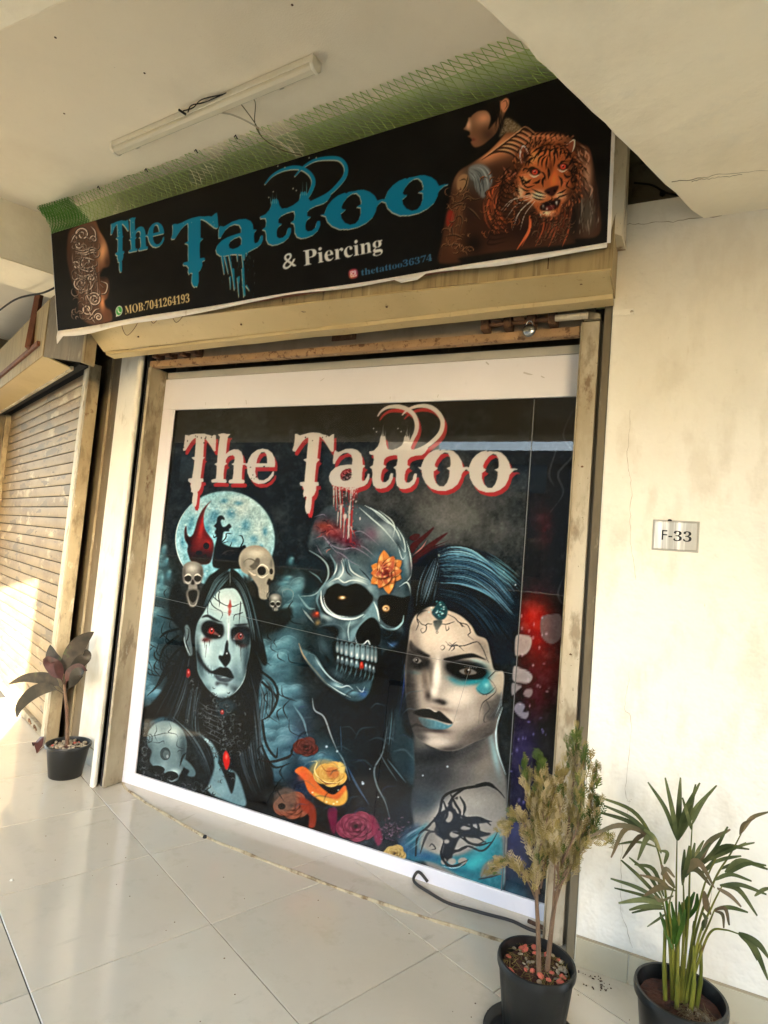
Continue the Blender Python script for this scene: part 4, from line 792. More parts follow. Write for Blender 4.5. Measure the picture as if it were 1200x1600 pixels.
def blur(m, r):
    r = max(1, int(round(r)))
    for ax in (0, 1):
        for _ in range(2):
            p = [(0,0), (0,0)]; p[ax] = (r+1, r)
            c = np.cumsum(np.pad(m, p), axis=ax, dtype=np.float64)
            n = m.shape[ax]
            hi = np.take(c, np.arange(n)+2*r+1, axis=ax); lo = np.take(c, np.arange(n), axis=ax)
            m = ((hi-lo)/(2*r+1)).astype(np.float32)
    return m

def fbm(shape, scale, seed, stretch=(1,1)):
    rng = np.random.default_rng(seed); out = np.zeros(shape, np.float32); amp = 1.
    for o in range(4):
        sx, sy = max(2, scale*stretch[0]), max(2, scale*stretch[1])
        gw, gh = int(shape[1]/sx)+3, int(shape[0]/sy)+3
        g = rng.normal(0, 1, (gh, gw)).astype(np.float32)
        X = np.arange(shape[1])/sx; Y = np.arange(shape[0])/sy
        i, j = X.astype(int), Y.astype(int); u, v = X-i, Y-j
        u, v = u*u*(3-2*u), v*v*(3-2*v)
        r0 = g[j][:, i]*(1-u)+g[j][:, i+1]*u; r1 = g[j+1][:, i]*(1-u)+g[j+1][:, i+1]*u
        out += amp*(r0*(1-v)[:,None]+r1*v[:,None]); amp *= .55; scale /= 2
    return out

def spl(P, closed=True, n=6):
    P = np.asarray(P, float)
    if len(P) < 3: return P
    Q = np.vstack([P[-1], P, P[:2]]) if closed else np.vstack([2*P[0]-P[1], P, 2*P[-1]-P[-2]])
    out = []
    t = np.linspace(0, 1, n, endpoint=False)[:, None]
    for i in range(1, len(Q)-2):
        a, b, c, d = Q[i-1], Q[i], Q[i+1], Q[i+2]
        out.append(.5*(2*b+(c-a)*t+(2*a-5*b+4*c-d)*t**2+(3*b-a-3*c+d)*t**3))
    R = np.vstack(out)
    return R if closed else np.vstack([R, P[-1:]])

def resamp(P, n):
    d = np.r_[0, np.cumsum(np.hypot(*np.diff(P, axis=0).T))]; t = np.linspace(0, d[-1], n)
    return np.stack([np.interp(t, d, P[:,0]), np.interp(t, d, P[:,1])], 1)

def frame(ox, oy, k):
    """short-hand: flat list of numbers on a detail drawing -> artwork units"""
    return lambda *c: np.array(c, float).reshape(-1, 2)/k+np.array([ox, oy])

def fit(src, dst):
    """projective map taking src points onto dst points"""
    A = []
    for (x, y), (u, v) in zip(src, dst):
        A.append([x, y, 1, 0, 0, 0, -u*x, -u*y, u]); A.append([0, 0, 0, x, y, 1, -v*x, -v*y, v])
    A = np.array(A, float); M, b = A[:, :8], A[:, 8]
    h = np.linalg.lstsq(M, b, rcond=None)[0]; Hm = np.r_[h, 1].reshape(3, 3)
    def f(P):
        Q = np.c_[np.asarray(P, float), np.ones(len(P))]@Hm.T
        return Q[:, :2]/Q[:, 2:]
    return f
# ---------------------------------------------------------------- lettering of the shop name
L1, L2, L3 = frame(455,625,6), frame(620,625,6), frame(280,660,7.5)
def logo():
    """outlines (list of [outer, holes...], splined flag) for the words THE and TATTOO plus swashes"""
    T = L3(70,145,95,150,120,148,160,140,200,132,300,132,330,145,360,150,385,162,405,148,430,150,432,230,428,300,428,335,410,340,395,325,375,285,345,240,318,205,300,190,
           292,250,286,330,282,405,302,412,285,425,278,440,262,560,250,655,282,660,287,690,262,700,258,745,245,780,232,800,215,815,218,850,212,900,205,955,192,990,178,985,168,990,160,970,152,930,156,880,165,830,150,815,140,820,142,780,132,740,140,715,112,695,105,680,110,657,150,655,160,600,172,520,180,445,160,430,145,412,182,402,188,330,195,245,195,180,170,195,140,225,100,290,75,330,50,335,45,315,58,260,66,200)
    h = L3(452,140,480,135,520,128,560,138,600,138,590,150,572,170,562,230,555,300,548,370,590,335,640,315,690,318,730,345,748,400,752,440,752,475,790,482,770,495,745,500,738,560,735,620,735,668,762,675,768,700,755,715,590,715,578,695,588,675,625,665,635,600,640,505,612,490,640,475,650,440,650,405,630,385,600,388,570,405,548,440,545,470,565,485,540,500,532,510,520,600,520,665,550,670,558,695,545,708,385,705,375,685,385,670,430,660,438,590,440,510,412,490,445,470,450,400,458,300,472,200,478,170)
    e = L3(765,488,800,478,815,430,850,370,910,325,975,308,1040,320,1090,360,1118,420,1125,470,1120,525,895,525,890,580,905,640,940,675,990,678,1040,650,1080,605,1095,575,1112,580,1105,625,1060,680,1000,715,930,722,870,700,825,650,800,590,795,520)
    eh = L3(905,480,915,430,935,385,965,350,1000,348,1022,375,1030,430,1030,480)
    T2 = L1(35,320,55,318,75,330,110,325,160,310,200,304,260,308,300,325,330,330,355,345,385,322,402,318,400,400,398,480,385,488,365,475,345,440,310,385,280,350,265,345,
            258,420,250,500,245,545,268,560,245,580,235,600,225,690,220,768,255,772,260,800,235,808,232,850,215,890,195,910,192,960,185,1020,170,1070,158,1060,148,1068,135,1040,130,1000,138,940,145,910,132,900,118,915,112,880,120,840,108,810,85,800,80,785,85,770,125,768,130,700,140,600,138,580,112,560,145,548,150,480,158,400,160,350,135,362,105,390,70,440,40,485,15,480,12,465,25,430,33,370)
    a = L1(410,470,440,490,470,478,510,460,570,455,620,470,655,505,668,550,668,605,695,618,672,640,665,680,662,740,668,760,690,755,712,715,718,692,735,695,732,740,715,780,685,805,640,820,600,835,560,850,520,830,480,815,430,812,385,800,358,760,355,715,370,675,410,635,460,615,520,607,570,605,575,560,562,515,530,495,490,500,450,530,420,575,408,600,390,598,392,560,398,510)
    ah = L1(460,700,480,665,515,645,555,640,568,670,560,730,530,755,490,758,465,740)
    t1 = L1(835,350,848,330,858,345,872,335,885,360,890,420,905,460,945,468,990,455,1030,430,1050,412,1060,450,1030,495,1000,515,940,520,895,535,870,560,865,605,892,625,868,640,852,660,842,700,840,745,855,770,885,772,915,745,925,705,935,685,955,690,952,735,930,785,890,820,840,832,800,828,770,800,758,750,762,690,758,650,735,630,765,612,775,560,772,518,735,508,732,485,775,475,812,435,830,390)
    t2 = t1+np.array([222,3])/6.
    o1 = L2(195,628,225,632,240,590,260,545,300,500,345,472,395,462,405,475,420,465,470,472,490,470,530,480,575,520,605,570,620,630,660,628,690,640,655,645,625,670,610,690,600,730,570,790,520,830,460,852,390,852,320,830,270,780,240,720,232,660)
    o1h = L2(355,605,375,560,410,515,450,490,480,500,500,540,505,600,500,625,465,640,495,660,490,720,470,775,440,810,400,810,365,775,345,720,345,670,362,660,385,640,360,625)
    o2 = o1+np.array([446,13])/6.; o2h = o1h+np.array([452,14])/6.
    o2[12:] = o2[12:]
    s1 = L1(812,150,840,110,890,75,950,62,1020,65,1090,90,1145,135,1170,190,1178,250,1165,310,1140,360,1110,430,1105,470)
    s2 = L2(52,140,80,110,130,78,190,60,260,55,330,75,390,125,425,190,425,260,400,320,350,375,280,430,210,465,120,490,80,500)
    drips = [L1(x0,y0,x1,y1) for x0,y0,x1,y1 in ((400,815,398,1000),(420,820,430,1010),(455,820,468,1190),(470,980,462,1200),(440,1050,432,1180),(560,830,545,1190),(548,1000,530,1300),(500,1080,490,1290),(510,1075,505,1140),(575,840,570,900),(600,830,590,870),(520,830,515,900),(538,1180,540,1290),(560,1190,580,1250))]
    return dict(The=[(T,),(h,),(e,eh)], Tattoo=[(T2,),(a,ah),(t1,),(t2,),(o1,o1h),(o2,o2h)], s=(s1,s2), drips=drips)
def put_logo(S, G, col, dx=0, dy=0, fT=None, f2=None, word=('The','Tattoo'), specks=None, grow=0, al=1.):
    I = lambda P: P
    for wd, f in (('The', fT or I), ('Tattoo', f2 or I)):
        if wd not in word: continue
        for g in G[wd]:
            b, m = S.polymask(f(g[0])+np.array([dx,dy]), 0)
            if m is None: continue
            if grow: m = np.clip(blur(m, grow*S.k)*3, 0, 1)
            if len(g) > 1:
                b2, m2 = S.polymask(f(g[1])+np.array([dx,dy]), 0)
                if m2 is not None:
                    mm = np.zeros_like(m); mm[b2[1]-b[1]:b2[3]-b[1], b2[0]-b[0]:b2[2]-b[0]] = m2[:mm.shape[0]-(b2[1]-b[1]), :mm.shape[1]-(b2[0]-b[0])]
                    if grow: mm = np.clip((blur(mm, grow*S.k)-.66)*3, 0, 1)
                    m = m*(1-mm)
            S.put(b, m, col, al)
        if wd == 'Tattoo':
            wf = np.hypot(*(f(np.array([[600,700],[610,700]]))[1]-f(np.array([[600,700],[610,700]]))[0]))/10
            for s in G['s']: S.line(f(s)+np.array([dx,dy]), 3.4*wf+grow, col, al, .8, (.3,.7))
            for q, d in enumerate(G['drips']): S.line(f(d)+np.array([dx,dy]), (.9 if q%3 else 1.5)*wf, col, al, .8, (1,.3))
    if specks:
        for x, y, r, c in specks: S.disc(x, y, r, r*1.2, c)
# ---------------------------------------------------------------- printed window film
def paint_poster():
    S = Sheet(195,605,915,1445,1.5,(38,42,44))
    A, B, C, D, E, F = frame(200,600,10/3), frame(520,600,3), frame(200,880,10/3), frame(440,780,1200/260), frame(600,900,4), frame(400,1080,1200/440)
    M, W = frame(220,760,5), frame(280,880,7.273)
    one = lambda f, *c: f(*c)[0]
    def ell(f, k, x, y, rx, ry, col, al=1., rot=0, soft=0):
        p = one(f, x, y); S.disc(p[0], p[1], rx/k, ry/k, col, al, rot, soft)
    def blo(f, k, x, y, rx, ry, col, al=1., rot=0):
        p = one(f, x, y); S.blob(p[0], p[1], rx/k, ry/k, col, al, rot)
    kA, kB, kC, kD, kE, kF, kM, kW = 10/3, 3., 10/3, 1200/260, 4., 1200/440, 5., 7.273
    def lace(cx, cy, rx, ry, n, cols=((66,70,72),(48,52,54),(92,98,98),(18,19,20),(24,26,27)), sz=3.):
        for _ in range(n):
            x, y = cx+S.rng.normal(0,.45)*rx, cy+S.rng.normal(0,.45)*ry; r = sz*(.4+S.rng.random()); a = S.rng.random()*6.28; t = np.linspace(a, a+1.5+3*S.rng.random(), 6)
            S.line(np.stack([x+r*np.cos(t), y+r*np.sin(t)],1), .35+.4*S.rng.random(), cols[S.rng.integers(len(cols))], .8, .7, (.3,.3), False)
    def cloud(cx, cy, r, n, lit=(152,190,200), mid=(86,128,142), dk=(38,62,72)):
        for i in range(n):
            x, y = cx+S.rng.normal(0,.5)*r, cy+S.rng.normal(0,.55)*r; q = r*(.3+.3*S.rng.random())
            S.blob(x, y, q*1.3, q*1.2, mid, .55); S.blob(x-q*.25, y-q*.5, q*.8, q*.4, lit, .42, -20); S.blob(x+q*.3, y+q*.7, q*1.1, q*.5, dk, .45)
            t = np.linspace(3.4, 5.6, 8); S.line(np.stack([x+q*np.cos(t), y+q*.9*np.sin(t)],1), .5, lit, .35, 1.6, (.1,.1), False)
    def petal(cx, cy, a, L, w, dk, md, lt, hl=True, bend=.2):
        t = np.linspace(0, 1, 9); prof = np.sin(np.pi*np.minimum(1, t*.96+.04)**.8)**.8*w
        ax, ay = np.cos(a+bend*t), np.sin(a+bend*t); X, Y = cx+L*t*ax, cy+L*t*ay; nx, ny = -np.sin(a), np.cos(a)
        P = np.vstack([np.stack([X+nx*prof, Y+ny*prof],1), np.stack([X-nx*prof, Y-ny*prof],1)[::-1]])
        S.fill(P+np.array([.9,1.2]), np.array(dk)*.45, .75, 1.0, False); S.fill(P, md, 1, .3, False)
        S.shade(P, [(cx+L*.2*math.cos(a), cy+L*.2*math.sin(a), L*.38, w*.9, math.degrees(a), dk, .9), (cx+L*.72*math.cos(a)-nx*w*.2, cy+L*.72*math.sin(a)-ny*w*.2, L*.28, w*.55, math.degrees(a), lt, .85)], False, .3)
        S.line(np.stack([X, Y],1)[1:8], .35, dk, .6, .7, (.2,.1), False); S.line(P[1:9], .4, lt, .6, .6, (.2,.2), False); S.line(P[10:17], .45, np.array(dk)*.6, .7, .6, (.2,.2), False)
    # ---- background: dark top, smoky grey, blue night clouds
    S.blob(560,620,420,50,(26,25,24),.9)
    S.blob(720,810,120,70,(112,112,108),.8); S.blob(640,775,90,30,(105,104,100),.6); S.blob(560,770,60,30,(80,82,82),.5)
    S.blob(700,720,130,40,(60,60,58),.5)
    S.noise(None, 7, 40, seed=3); S.noise(None, 3.5, 7, seed=4)
    for x, y, r in ((240,900,30),(240,980,34),(225,1060,34),(450,1000,34),(430,1060,40),(450,1120,42),(440,1170,36),(520,1180,40),(410,1100,30),(250,1120,26),(470,930,40)):
        S.blob(x, y, r, r*1.1, (72,112,126), .75)
    for x, y, r, n in ((440,1030,30,14),(455,1085,26,12),(430,1130,30,14),(452,1165,26,12),(232,965,22,10),(226,1020,24,12),(236,1085,20,9),(246,880,18,9),(250,915,16,8),(468,930,26,12),(420,1185,24,10),(410,1090,20,8),(500,1200,24,8)): cloud(x, y, r, n)
    S.blob(470,1150,26,60,(48,58,84),.4); S.blob(400,1210,40,40,(34,44,52),.5)
    # ---- moon
    mc, mr = one(M,660,418), (386/5, 380/5)
    S.disc(mc[0], mc[1], mr[0]+2.5, mr[1]+2.5, (60,90,100), .6, 0, 3)
    t = np.linspace(0,2*np.pi,40,endpoint=False); MP = np.stack([mc[0]+mr[0]*np.cos(t), mc[1]+mr[1]*np.sin(t)],1)
    S.fill(MP, (128,178,194), 1, .4, False)
    S.shade(MP, [(mc[0]+15,mc[1]-50,50,32,-20,(196,208,206),.9),(mc[0]+55,mc[1]-15,32,50,0,(182,202,202),.85),(mc[0]-40,mc[1]-50,26,18,30,(176,200,204),.8),(mc[0]-70,mc[1]+10,9,50,8,(168,204,216),.7),(mc[0]-20,mc[1]+10,20,30,0,(150,196,210),.5)])
    for x,y,rx,ry,r in ((570,230,70,90,20),(700,210,62,70,0),(820,300,50,60,0),(880,410,45,40,0),(970,350,28,48,0),(650,110,40,28,0),(760,130,45,24,0),(620,330,36,50,0),(390,290,22,75,15),(325,430,24,80,0),(520,330,30,50,0),(720,420,30,22,0),(940,470,20,30,0)):
        p = one(M,x,y); S.shade(MP, [(p[0],p[1],rx/5*.95,ry/5*.95,r,(84,142,166),.85)])
    S.noise(MP, 9, 6, .5, seed=11); S.noise(MP, 6, 2, .5, seed=12)
    for _ in range(26):
        a, q = S.rng.random()*6.28, S.rng.random()**.5; S.blob(mc[0]+mr[0]*.9*q*math.cos(a), mc[1]+mr[1]*.9*q*math.sin(a), 2.2, 1.6, (205,222,224), .55)
    S.line(MP[13:27], .7, (205,226,230), .8)
    # red horned mask and black antlers in front of the moon
    H = S.fill(M(552,112,520,150,495,205,490,280,505,340,535,385,560,420,572,470,560,540,535,600,470,610,400,590,375,540,365,500,370,460,345,410,342,345,355,310,362,370,380,395,405,380,425,330,445,260,475,195,515,145), (78,28,28), 1, .3)
    S.shade(H, [(*one(M,470,340),7,34,10,(158,52,48),.9),(*one(M,520,440),11,14,0,(142,48,44),.8),(*one(M,430,460),14,16,0,(108,40,38),.6),(*one(M,370,440),8,22,0,(40,26,28),.8),(*one(M,470,560),30,14,0,(38,26,26),.9),(*one(M,490,260),3,18,14,(190,82,74),.6)])
    ell(M,kM,512,465,24,26,(26,18,18)); ell(M,kM,455,520,26,18,(36,22,22)); ell(M,kM,505,540,9,14,(30,18,18))
    K = (27,27,29)
    S.fill(M(560,600,575,480,595,400,578,360,590,330,572,310,592,285,600,245,625,226,650,240,655,262,632,258,625,280,640,315,665,312,690,292,708,315,688,335,690,350,650,355,640,395,640,440,700,470,770,475,820,465,840,600,800,640,600,640), K, 1, .3)
    for p in ((640,430,665,400,670,370,715,370),(700,465,712,435),(780,470,800,430,790,390,765,380),(650,440,680,430),(600,380,575,400,568,380)): S.line(M(*p), .9, K, .95, .7, (1,.2))
    ell(M,kM,690,520,48,22,(40,38,38)); ell(M,kM,690,520,22,10,(20,20,20)); S.line(M(600,560,690,500,790,520), .8, (58,56,54), .6)
    # ---- blue clouds left edge
    for x,y,rx,ry in ((175,500,32,60),(200,580,20,30),(215,690,28,50),(160,740,22,70),(1170,580,30,40),(1140,720,50,30),(1110,760,60,28)):
        blo(M,kM,x,y,rx,ry,(84,132,148),.8); blo(M,kM,x+rx*.4,y-ry*.5,rx*.6,ry*.4,(142,184,194),.5)
    # ---- hair of the left figure: dark mass
    HR = (30,33,35)
    S.fill(C(525,40,430,60,380,150,340,260,300,330,270,470,230,560,180,660,120,730,80,760,90,830,180,800,260,830,330,960,420,1010,440,1140,520,1260,640,1290,700,1290,745,1240,760,1130,740,1040,680,960,690,860,680,700,700,560,660,420,700,330,640,170,590,70), HR, 1, 1.5)
    for p in ((300,420,235,480,190,560,150,640,100,690),(290,500,210,560,160,640),(270,340,200,360,165,390),(690,560,760,620,780,700,740,790,690,820),(700,620,770,690,775,740),(700,820,720,940,770,1010,780,960),(260,380,190,440,160,520),(670,860,700,960,760,1060,850,1040),(690,330,790,320,860,280),(250,300,150,270)):
        S.line(C(*p), 2.0, HR, .95, 1, (1,.1))
    # left and right ragged dark shapes behind skulls
    S.fill(A(230,1060,270,1040,290,1090,380,1120,370,1260,300,1290,230,1230,215,1150), (34,36,38), .95, 1.5); S.fill(A(600,1000,690,1100,760,1180,850,1160,840,1240,760,1290,640,1270), (36,38,38), .9, 2)
    # ---- small skulls
    def skull(f, k, cx, cy, r, tone, jaw=True):
        c = np.array(tone, float)
        S.fill(f(cx-r,cy,cx-r*.9,cy-r*.7,cx-r*.4,cy-r*1.08,cx+r*.3,cy-r*1.1,cx+r*.85,cy-r*.75,cx+r,cy-r*.1,cx+r*.92,cy+r*.5,cx+r*.75,cy+r*.95,cx+r*.42,cy+r*1.1,cx+r*.4,cy+r*1.6,cx-r*.4,cy+r*1.65,cx-r*.45,cy+r*1.1,cx-r*.85,cy+r*.95,cx-r*.95,cy+r*.5), c*.78, 1, .4)
        blo(f,k,cx-r*.1,cy-r*.5,r*.65,r*.5,np.minimum(c*1.25,245),.9); blo(f,k,cx+r*.8,cy,r*.3,r*.9,c*.4,.6); blo(f,k,cx-r*.85,cy,r*.2,r*.8,c*.45,.6)
        for sg in (-1,1):
            ell(f,k,cx+sg*r*.46,cy+r*.5,r*.33,r*.32,(24,22,22)); S.line(f(cx+sg*r*.1,cy+r*.3,cx+sg*r*.45,cy+r*.12,cx+sg*r*.85,cy+r*.35), r*.07/k*1.2, np.minimum(c*1.3,250), .8)
            S.line(f(cx+sg*r*.2,cy+r*.9,cx+sg*r*.5,cy+r*.98,cx+sg*r*.8,cy+r*.75), r*.06/k*1.2, np.minimum(c*1.15,250), .7)
        S.fill(f(cx,cy+r*.6,cx+r*.16,cy+r*1.05,cx-r*.16,cy+r*1.05), (26,22,22), 1, .2)
        for q in range(-3,4): S.line(f(cx+q*r*.12,cy+r*1.3,cx+q*r*.12,cy+r*1.58), r*.045/k, np.minimum(c*1.2,250), .8)
        if jaw:
            S.fill(f(cx-r*.5,cy+r*1.6,cx+r*.5,cy+r*1.55,cx+r*.6,cy+r*2.3,cx+r*.25,cy+r*3.2,cx-r*.3,cy+r*3.2,cx-r*.62,cy+r*2.3), c*.62, 1, .4)
            S.fill(f(cx-r*.36,cy+r*1.75,cx+r*.36,cy+r*1.7,cx+r*.36,cy+r*2.4,cx,cy+r*2.85,cx-r*.36,cy+r*2.4), (26,24,24), 1, .3)
            S.line(f(cx-r*.5,cy+r*2.2,cx-r*.25,cy+r*3.05,cx+r*.25,cy+r*3.05,cx+r*.5,cy+r*2.2), .8, np.minimum(c*1.1,250), .7)
    skull(A,kA,338,985,54,(158,156,150))
    # three-quarter skull on the right of the hair
    q = (166,160,146)
    S.fill(M(765,590,775,530,810,485,870,462,940,468,1000,510,1035,580,1045,660,1040,700,1030,730,1000,745,1000,830,985,880,930,870,915,790,870,720,835,690,790,660), (150,146,134), 1, .4)
    blo(M,kM,900,520,90,45,(205,198,182),.9); blo(M,kM,1020,600,20,60,(96,94,88),.7); blo(M,kM,800,600,25,50,(110,106,98),.6)
    S.fill(M(905,560,930,570,925,610,890,650,850,625,880,600), (92,88,80), .9, .5); S.line(M(800,600,830,570,870,570,900,600,880,650,830,640), .9, (100,96,86), .8)
    ell(M,kM,945,660,34,36,(38,34,32)); ell(M,kM,1020,665,14,24,(50,46,44)); S.line(M(905,640,945,610,985,630,1000,660), .9, (222,214,198), .9); S.line(M(905,690,950,712,1000,680), 1., (210,202,186), .9); S.line(M(835,655,880,690,905,690), 1.2, (204,196,178), .9)
    S.fill(M(1000,720,1020,735,1010,770,985,760), (44,40,38), 1, .3); S.fill(M(840,680,880,740,905,800,900,860,850,830), (52,50,46), .7, 1)
    for i in range(7): S.line(W(905+i*20,285+i*6,900+i*20,330+i*6), .75, (224,218,200), .9); S.line(W(915+i*20,240+i*4,912+i*20,290+i*5), .5, (110,104,92), .6)
    skull(A,kA,768,1128,32,(150,150,144),False); S.line(A(810,1110,805,1080,835,1068,860,1085,855,1120,830,1135), .7, (120,140,146), .8)
    # ---- left figure: face
    FACE = W(575,285,510,290,440,320,380,380,330,470,280,560,220,660,192,760,182,860,190,980,205,1100,215,1230,260,1330,330,1430,420,1510,490,1535,540,1525,620,1470,700,1380,740,1290,760,1180,790,1060,808,920,800,780,778,660,750,540,715,420,670,330,630,290)
    S.fill(FACE, (160,186,190), 1, .5)
    d = lambda x,y,rx,ry,r,c,a: (*one(W,x,y), rx/kW, ry/kW, r, c, a)
    S.shade(FACE, [d(540,430,170,150,0,(208,218,216),.85), d(300,990,90,190,0,(192,214,214),.9), d(250,860,50,120,0,(204,222,222),.7), d(560,650,40,220,0,(196,212,212),.7), d(690,1010,80,130,0,(178,206,208),.8),
        d(790,1000,60,420,-4,(84,108,114),.8), d(700,1330,110,110,-35,(92,118,124),.75), d(460,1450,90,70,0,(186,212,212),.8), d(215,1150,60,200,-10,(84,110,116),.75), d(300,1400,60,90,-30,(104,134,140),.6), d(205,700,40,90,0,(96,122,128),.6), d(440,1290,120,60,0,(120,146,150),.6), d(590,1000,20,120,0,(150,178,182),.6), d(350,1230,70,60,0,(150,180,184),.5), d(650,760,60,200,10,(110,134,138),.4)])
    # eye shadow, eyes, brows
    S.shade(FACE, [d(375,770,120,80,12,(30,28,32),.97), d(300,720,70,70,20,(34,32,36),.9), d(440,760,70,60,20,(30,28,32),.9), d(690,810,110,90,8,(30,28,32),.97), d(740,760,70,80,0,(34,32,36),.9), d(320,860,60,40,0,(96,40,36),.7), d(720,920,50,40,0,(92,46,38),.7), d(380,660,60,16,14,(150,176,178),.6)])
    S.fill(W(265,700,310,655,380,650,450,680,500,700,505,800,470,850,400,860,320,850,270,800,250,750), (26,25,29), .88, 1.3); S.fill(W(590,760,640,720,720,715,800,740,810,860,790,930,720,950,650,920,600,870), (26,25,29), .88, 1.3); S.blob(*one(W,300,870), 7, 4, (92,34,32), .8); S.blob(*one(W,730,935), 6, 4, (96,40,34), .8)
    S.fill(W(255,620,290,590,340,588,400,620,460,655,500,672,440,665,380,645,320,612), (32,34,38), .95, .5); S.fill(W(620,700,690,690,760,685,790,690,740,706,680,712), (36,38,42), .9, .5)
    for x,y,c1,c2 in ((368,768,(322,790,360,735,410,775,470,828,400,810),0),(697,828,(612,862,650,800,700,785,745,850,690,872),0)):
        S.fill(W(*c1), (120,84,80), .9, .4); ell(W,kW,x,y,36,40,(96,30,30)); ell(W,kW,x,y+4,26,28,(170,70,62),.8); ell(W,kW,x+2,y,13,15,(34,16,18)); ell(W,kW,x+4,y-18,6,7,(250,232,225))
    S.line(W(322,745,365,712,420,755,470,825), .8, (22,20,24), .95); S.line(W(612,860,650,795,705,780,745,815), .8, (22,20,24), .95); blo(W,kW,455,825,14,9,(190,208,206),.8); blo(W,kW,620,858,12,8,(170,190,190),.7)
    for p in ((310,930,300,1070),(345,880,345,940),(270,880,285,850),(700,940,702,1110),(770,930,765,990),(650,900,648,950),(290,880,290,960),(330,590,320,520)): S.line(W(*p), .6, (44,26,28), .85, .7, (1,.1))
    # cracks on the forehead, red mark
    for p in ((375,370,420,410,460,440,520,475,560,485,620,490,680,465,725,455),(455,330,448,390,460,440,455,500),(355,430,380,480,430,520,480,545,492,590,470,640),(720,560,680,575,630,590,618,650),(700,440,695,520,690,570,680,700),(765,560,770,640),(330,470,318,560),(410,340,420,410),(440,310,470,330)): S.line(W(*p), .75, (38,44,50), .9, .7, (1,.2))
    S.fill(W(580,410,590,460,600,490,585,520,592,550,568,600,555,550,562,520,550,490,568,460), (150,42,36), 1, .2); S.line(W(565,600,562,680), .4, (60,60,64), .8)
    S.shade(FACE, [d(215,1010,44,300,-6,(46,58,62),.7), d(300,1450,90,60,-35,(50,66,70),.75), d(650,1440,110,60,35,(44,58,62),.8), d(765,1130,50,220,6,(40,52,56),.85), d(640,1150,60,130,10,(120,148,152),.5), d(520,1500,90,30,0,(96,120,124),.5)])
    # nose, mouth, slashes
    S.fill(W(548,870,560,920,558,985,585,1050,580,1110,545,1165,520,1178,490,1140,450,1080,460,1045,495,1050,515,1000,525,930), (26,28,32), .97, .4); blo(W,kW,540,1022,12,14,(230,236,234),.95); blo(W,kW,555,830,10,60,(220,230,230),.7); blo(W,kW,470,1010,22,30,(196,214,214),.6)
    S.fill(W(355,1235,400,1215,460,1180,510,1185,540,1182,580,1210,625,1295,590,1312,520,1290,450,1272,400,1262), (24,22,26), 1, .4); S.fill(W(400,1272,470,1280,560,1305,612,1312,570,1345,510,1350,440,1330), (74,84,90), 1, .5); blo(W,kW,500,1296,40,8,(168,182,184),.8)
    S.fill(W(420,1345,500,1352,560,1360,545,1400,520,1385,470,1375,420,1395), (52,58,62), .7, 1.4); S.line(W(540,1400,542,1460), .6, (30,30,34), .8)
    S.fill(W(195,980,230,1040,280,1130,330,1190,380,1240,350,1250,300,1215,240,1150,205,1080), (30,32,36), .92, 1.0)
    for i,(x,y) in enumerate(((235,1140),(265,1165),(300,1190),(330,1200),(365,1210),(395,1230),(420,1240))): S.line(W(x,y-40,x+4,y+60+8*(i%3)), .6, (34,34,38), .85, .7, (.2,.1))
    S.line(W(545,1528,630,1470,705,1380,745,1290,770,1170), .7, (186,208,206), .7)
    # ear, earring
    S.fill(W(65,720,95,700,125,760,135,860,150,960,150,1040,110,1050,85,980,60,880,70,800), (96,110,114), .95, .6); S.line(W(70,730,110,760,100,850,80,900,110,980,130,1030), .9, (40,46,50), .9); S.line(W(62,790,60,880,95,990,125,1045), .6, (190,204,204), .8)
    S.line(W(120,1060,105,1150,95,1180), .8, (70,74,76), .9); ell(W,kW,103,1250,26,52,(128,34,32)); blo(W,kW,106,1235,9,18,(240,150,140),.9)
    lace(*one(W,150,1440), 9, 22, 50, sz=2.2)
    # hair over the brow and sides, with sheen
    S.fill(W(570,60,520,120,470,200,420,300,360,390,300,490,235,610,215,640,215,520,260,380,300,260,380,130,480,50), (26,29,31), .98, .6); S.fill(W(585,60,600,200,640,290,700,330,745,430,770,540,800,680,840,900,900,1060,960,1160,1000,1120,960,900,900,700,830,420,760,250,680,120), (28,31,33), .98, .6)
    cs = [(86,108,116),(60,76,82),(40,50,54),(18,20,22),(112,136,142)]
    S.strands(W(560,70,420,180,330,360,230,600), W(575,150,480,260,400,360,330,470), 60, .55, cs, .7, 1.2)
    S.strands(W(590,70,720,180,820,400,900,720,980,1080), W(600,200,690,300,760,480,800,680,830,900), 70, .55, cs, .7, 1.2)
    S.line(W(575,60,580,180,578,285), .6, (120,128,126), .7)
    cd = [(58,70,76),(44,52,56),(20,22,24),(78,92,98),(34,40,44)]
    S.strands(C(300,420,240,620,140,800,90,900), C(390,700,380,800,400,900,440,1000), 70, .7, cd, .7, 3)
    S.strands(C(640,560,680,760,700,1000,730,1200), C(560,680,560,900,600,1100,680,1270), 90, .7, cd, .7, 3)
    S.strands(C(200,800,300,900,380,1040,430,1180), C(260,790,360,880,430,1000,470,1150), 50, .6, cd, .8, 2)
    S.strands(C(690,560,770,640,770,760,700,820), C(670,600,700,700,690,780,680,900), 26, .6, cd, .8, 1.5)
    # neck, choker, pendant, chest
    S.fill(C(380,700,520,705,640,640,660,800,640,940,520,1010,420,960,360,820), (32,35,37), .97, 2); S.fill(C(455,700,530,710,560,740,520,790,470,790), (50,66,72), .8, 3)
    S.fill(C(365,880,430,960,450,1060,420,1180,500,1230,610,1265,600,1180,560,1090,480,1050,470,1000,440,940,390,900), (112,142,148), .95, 1.2)
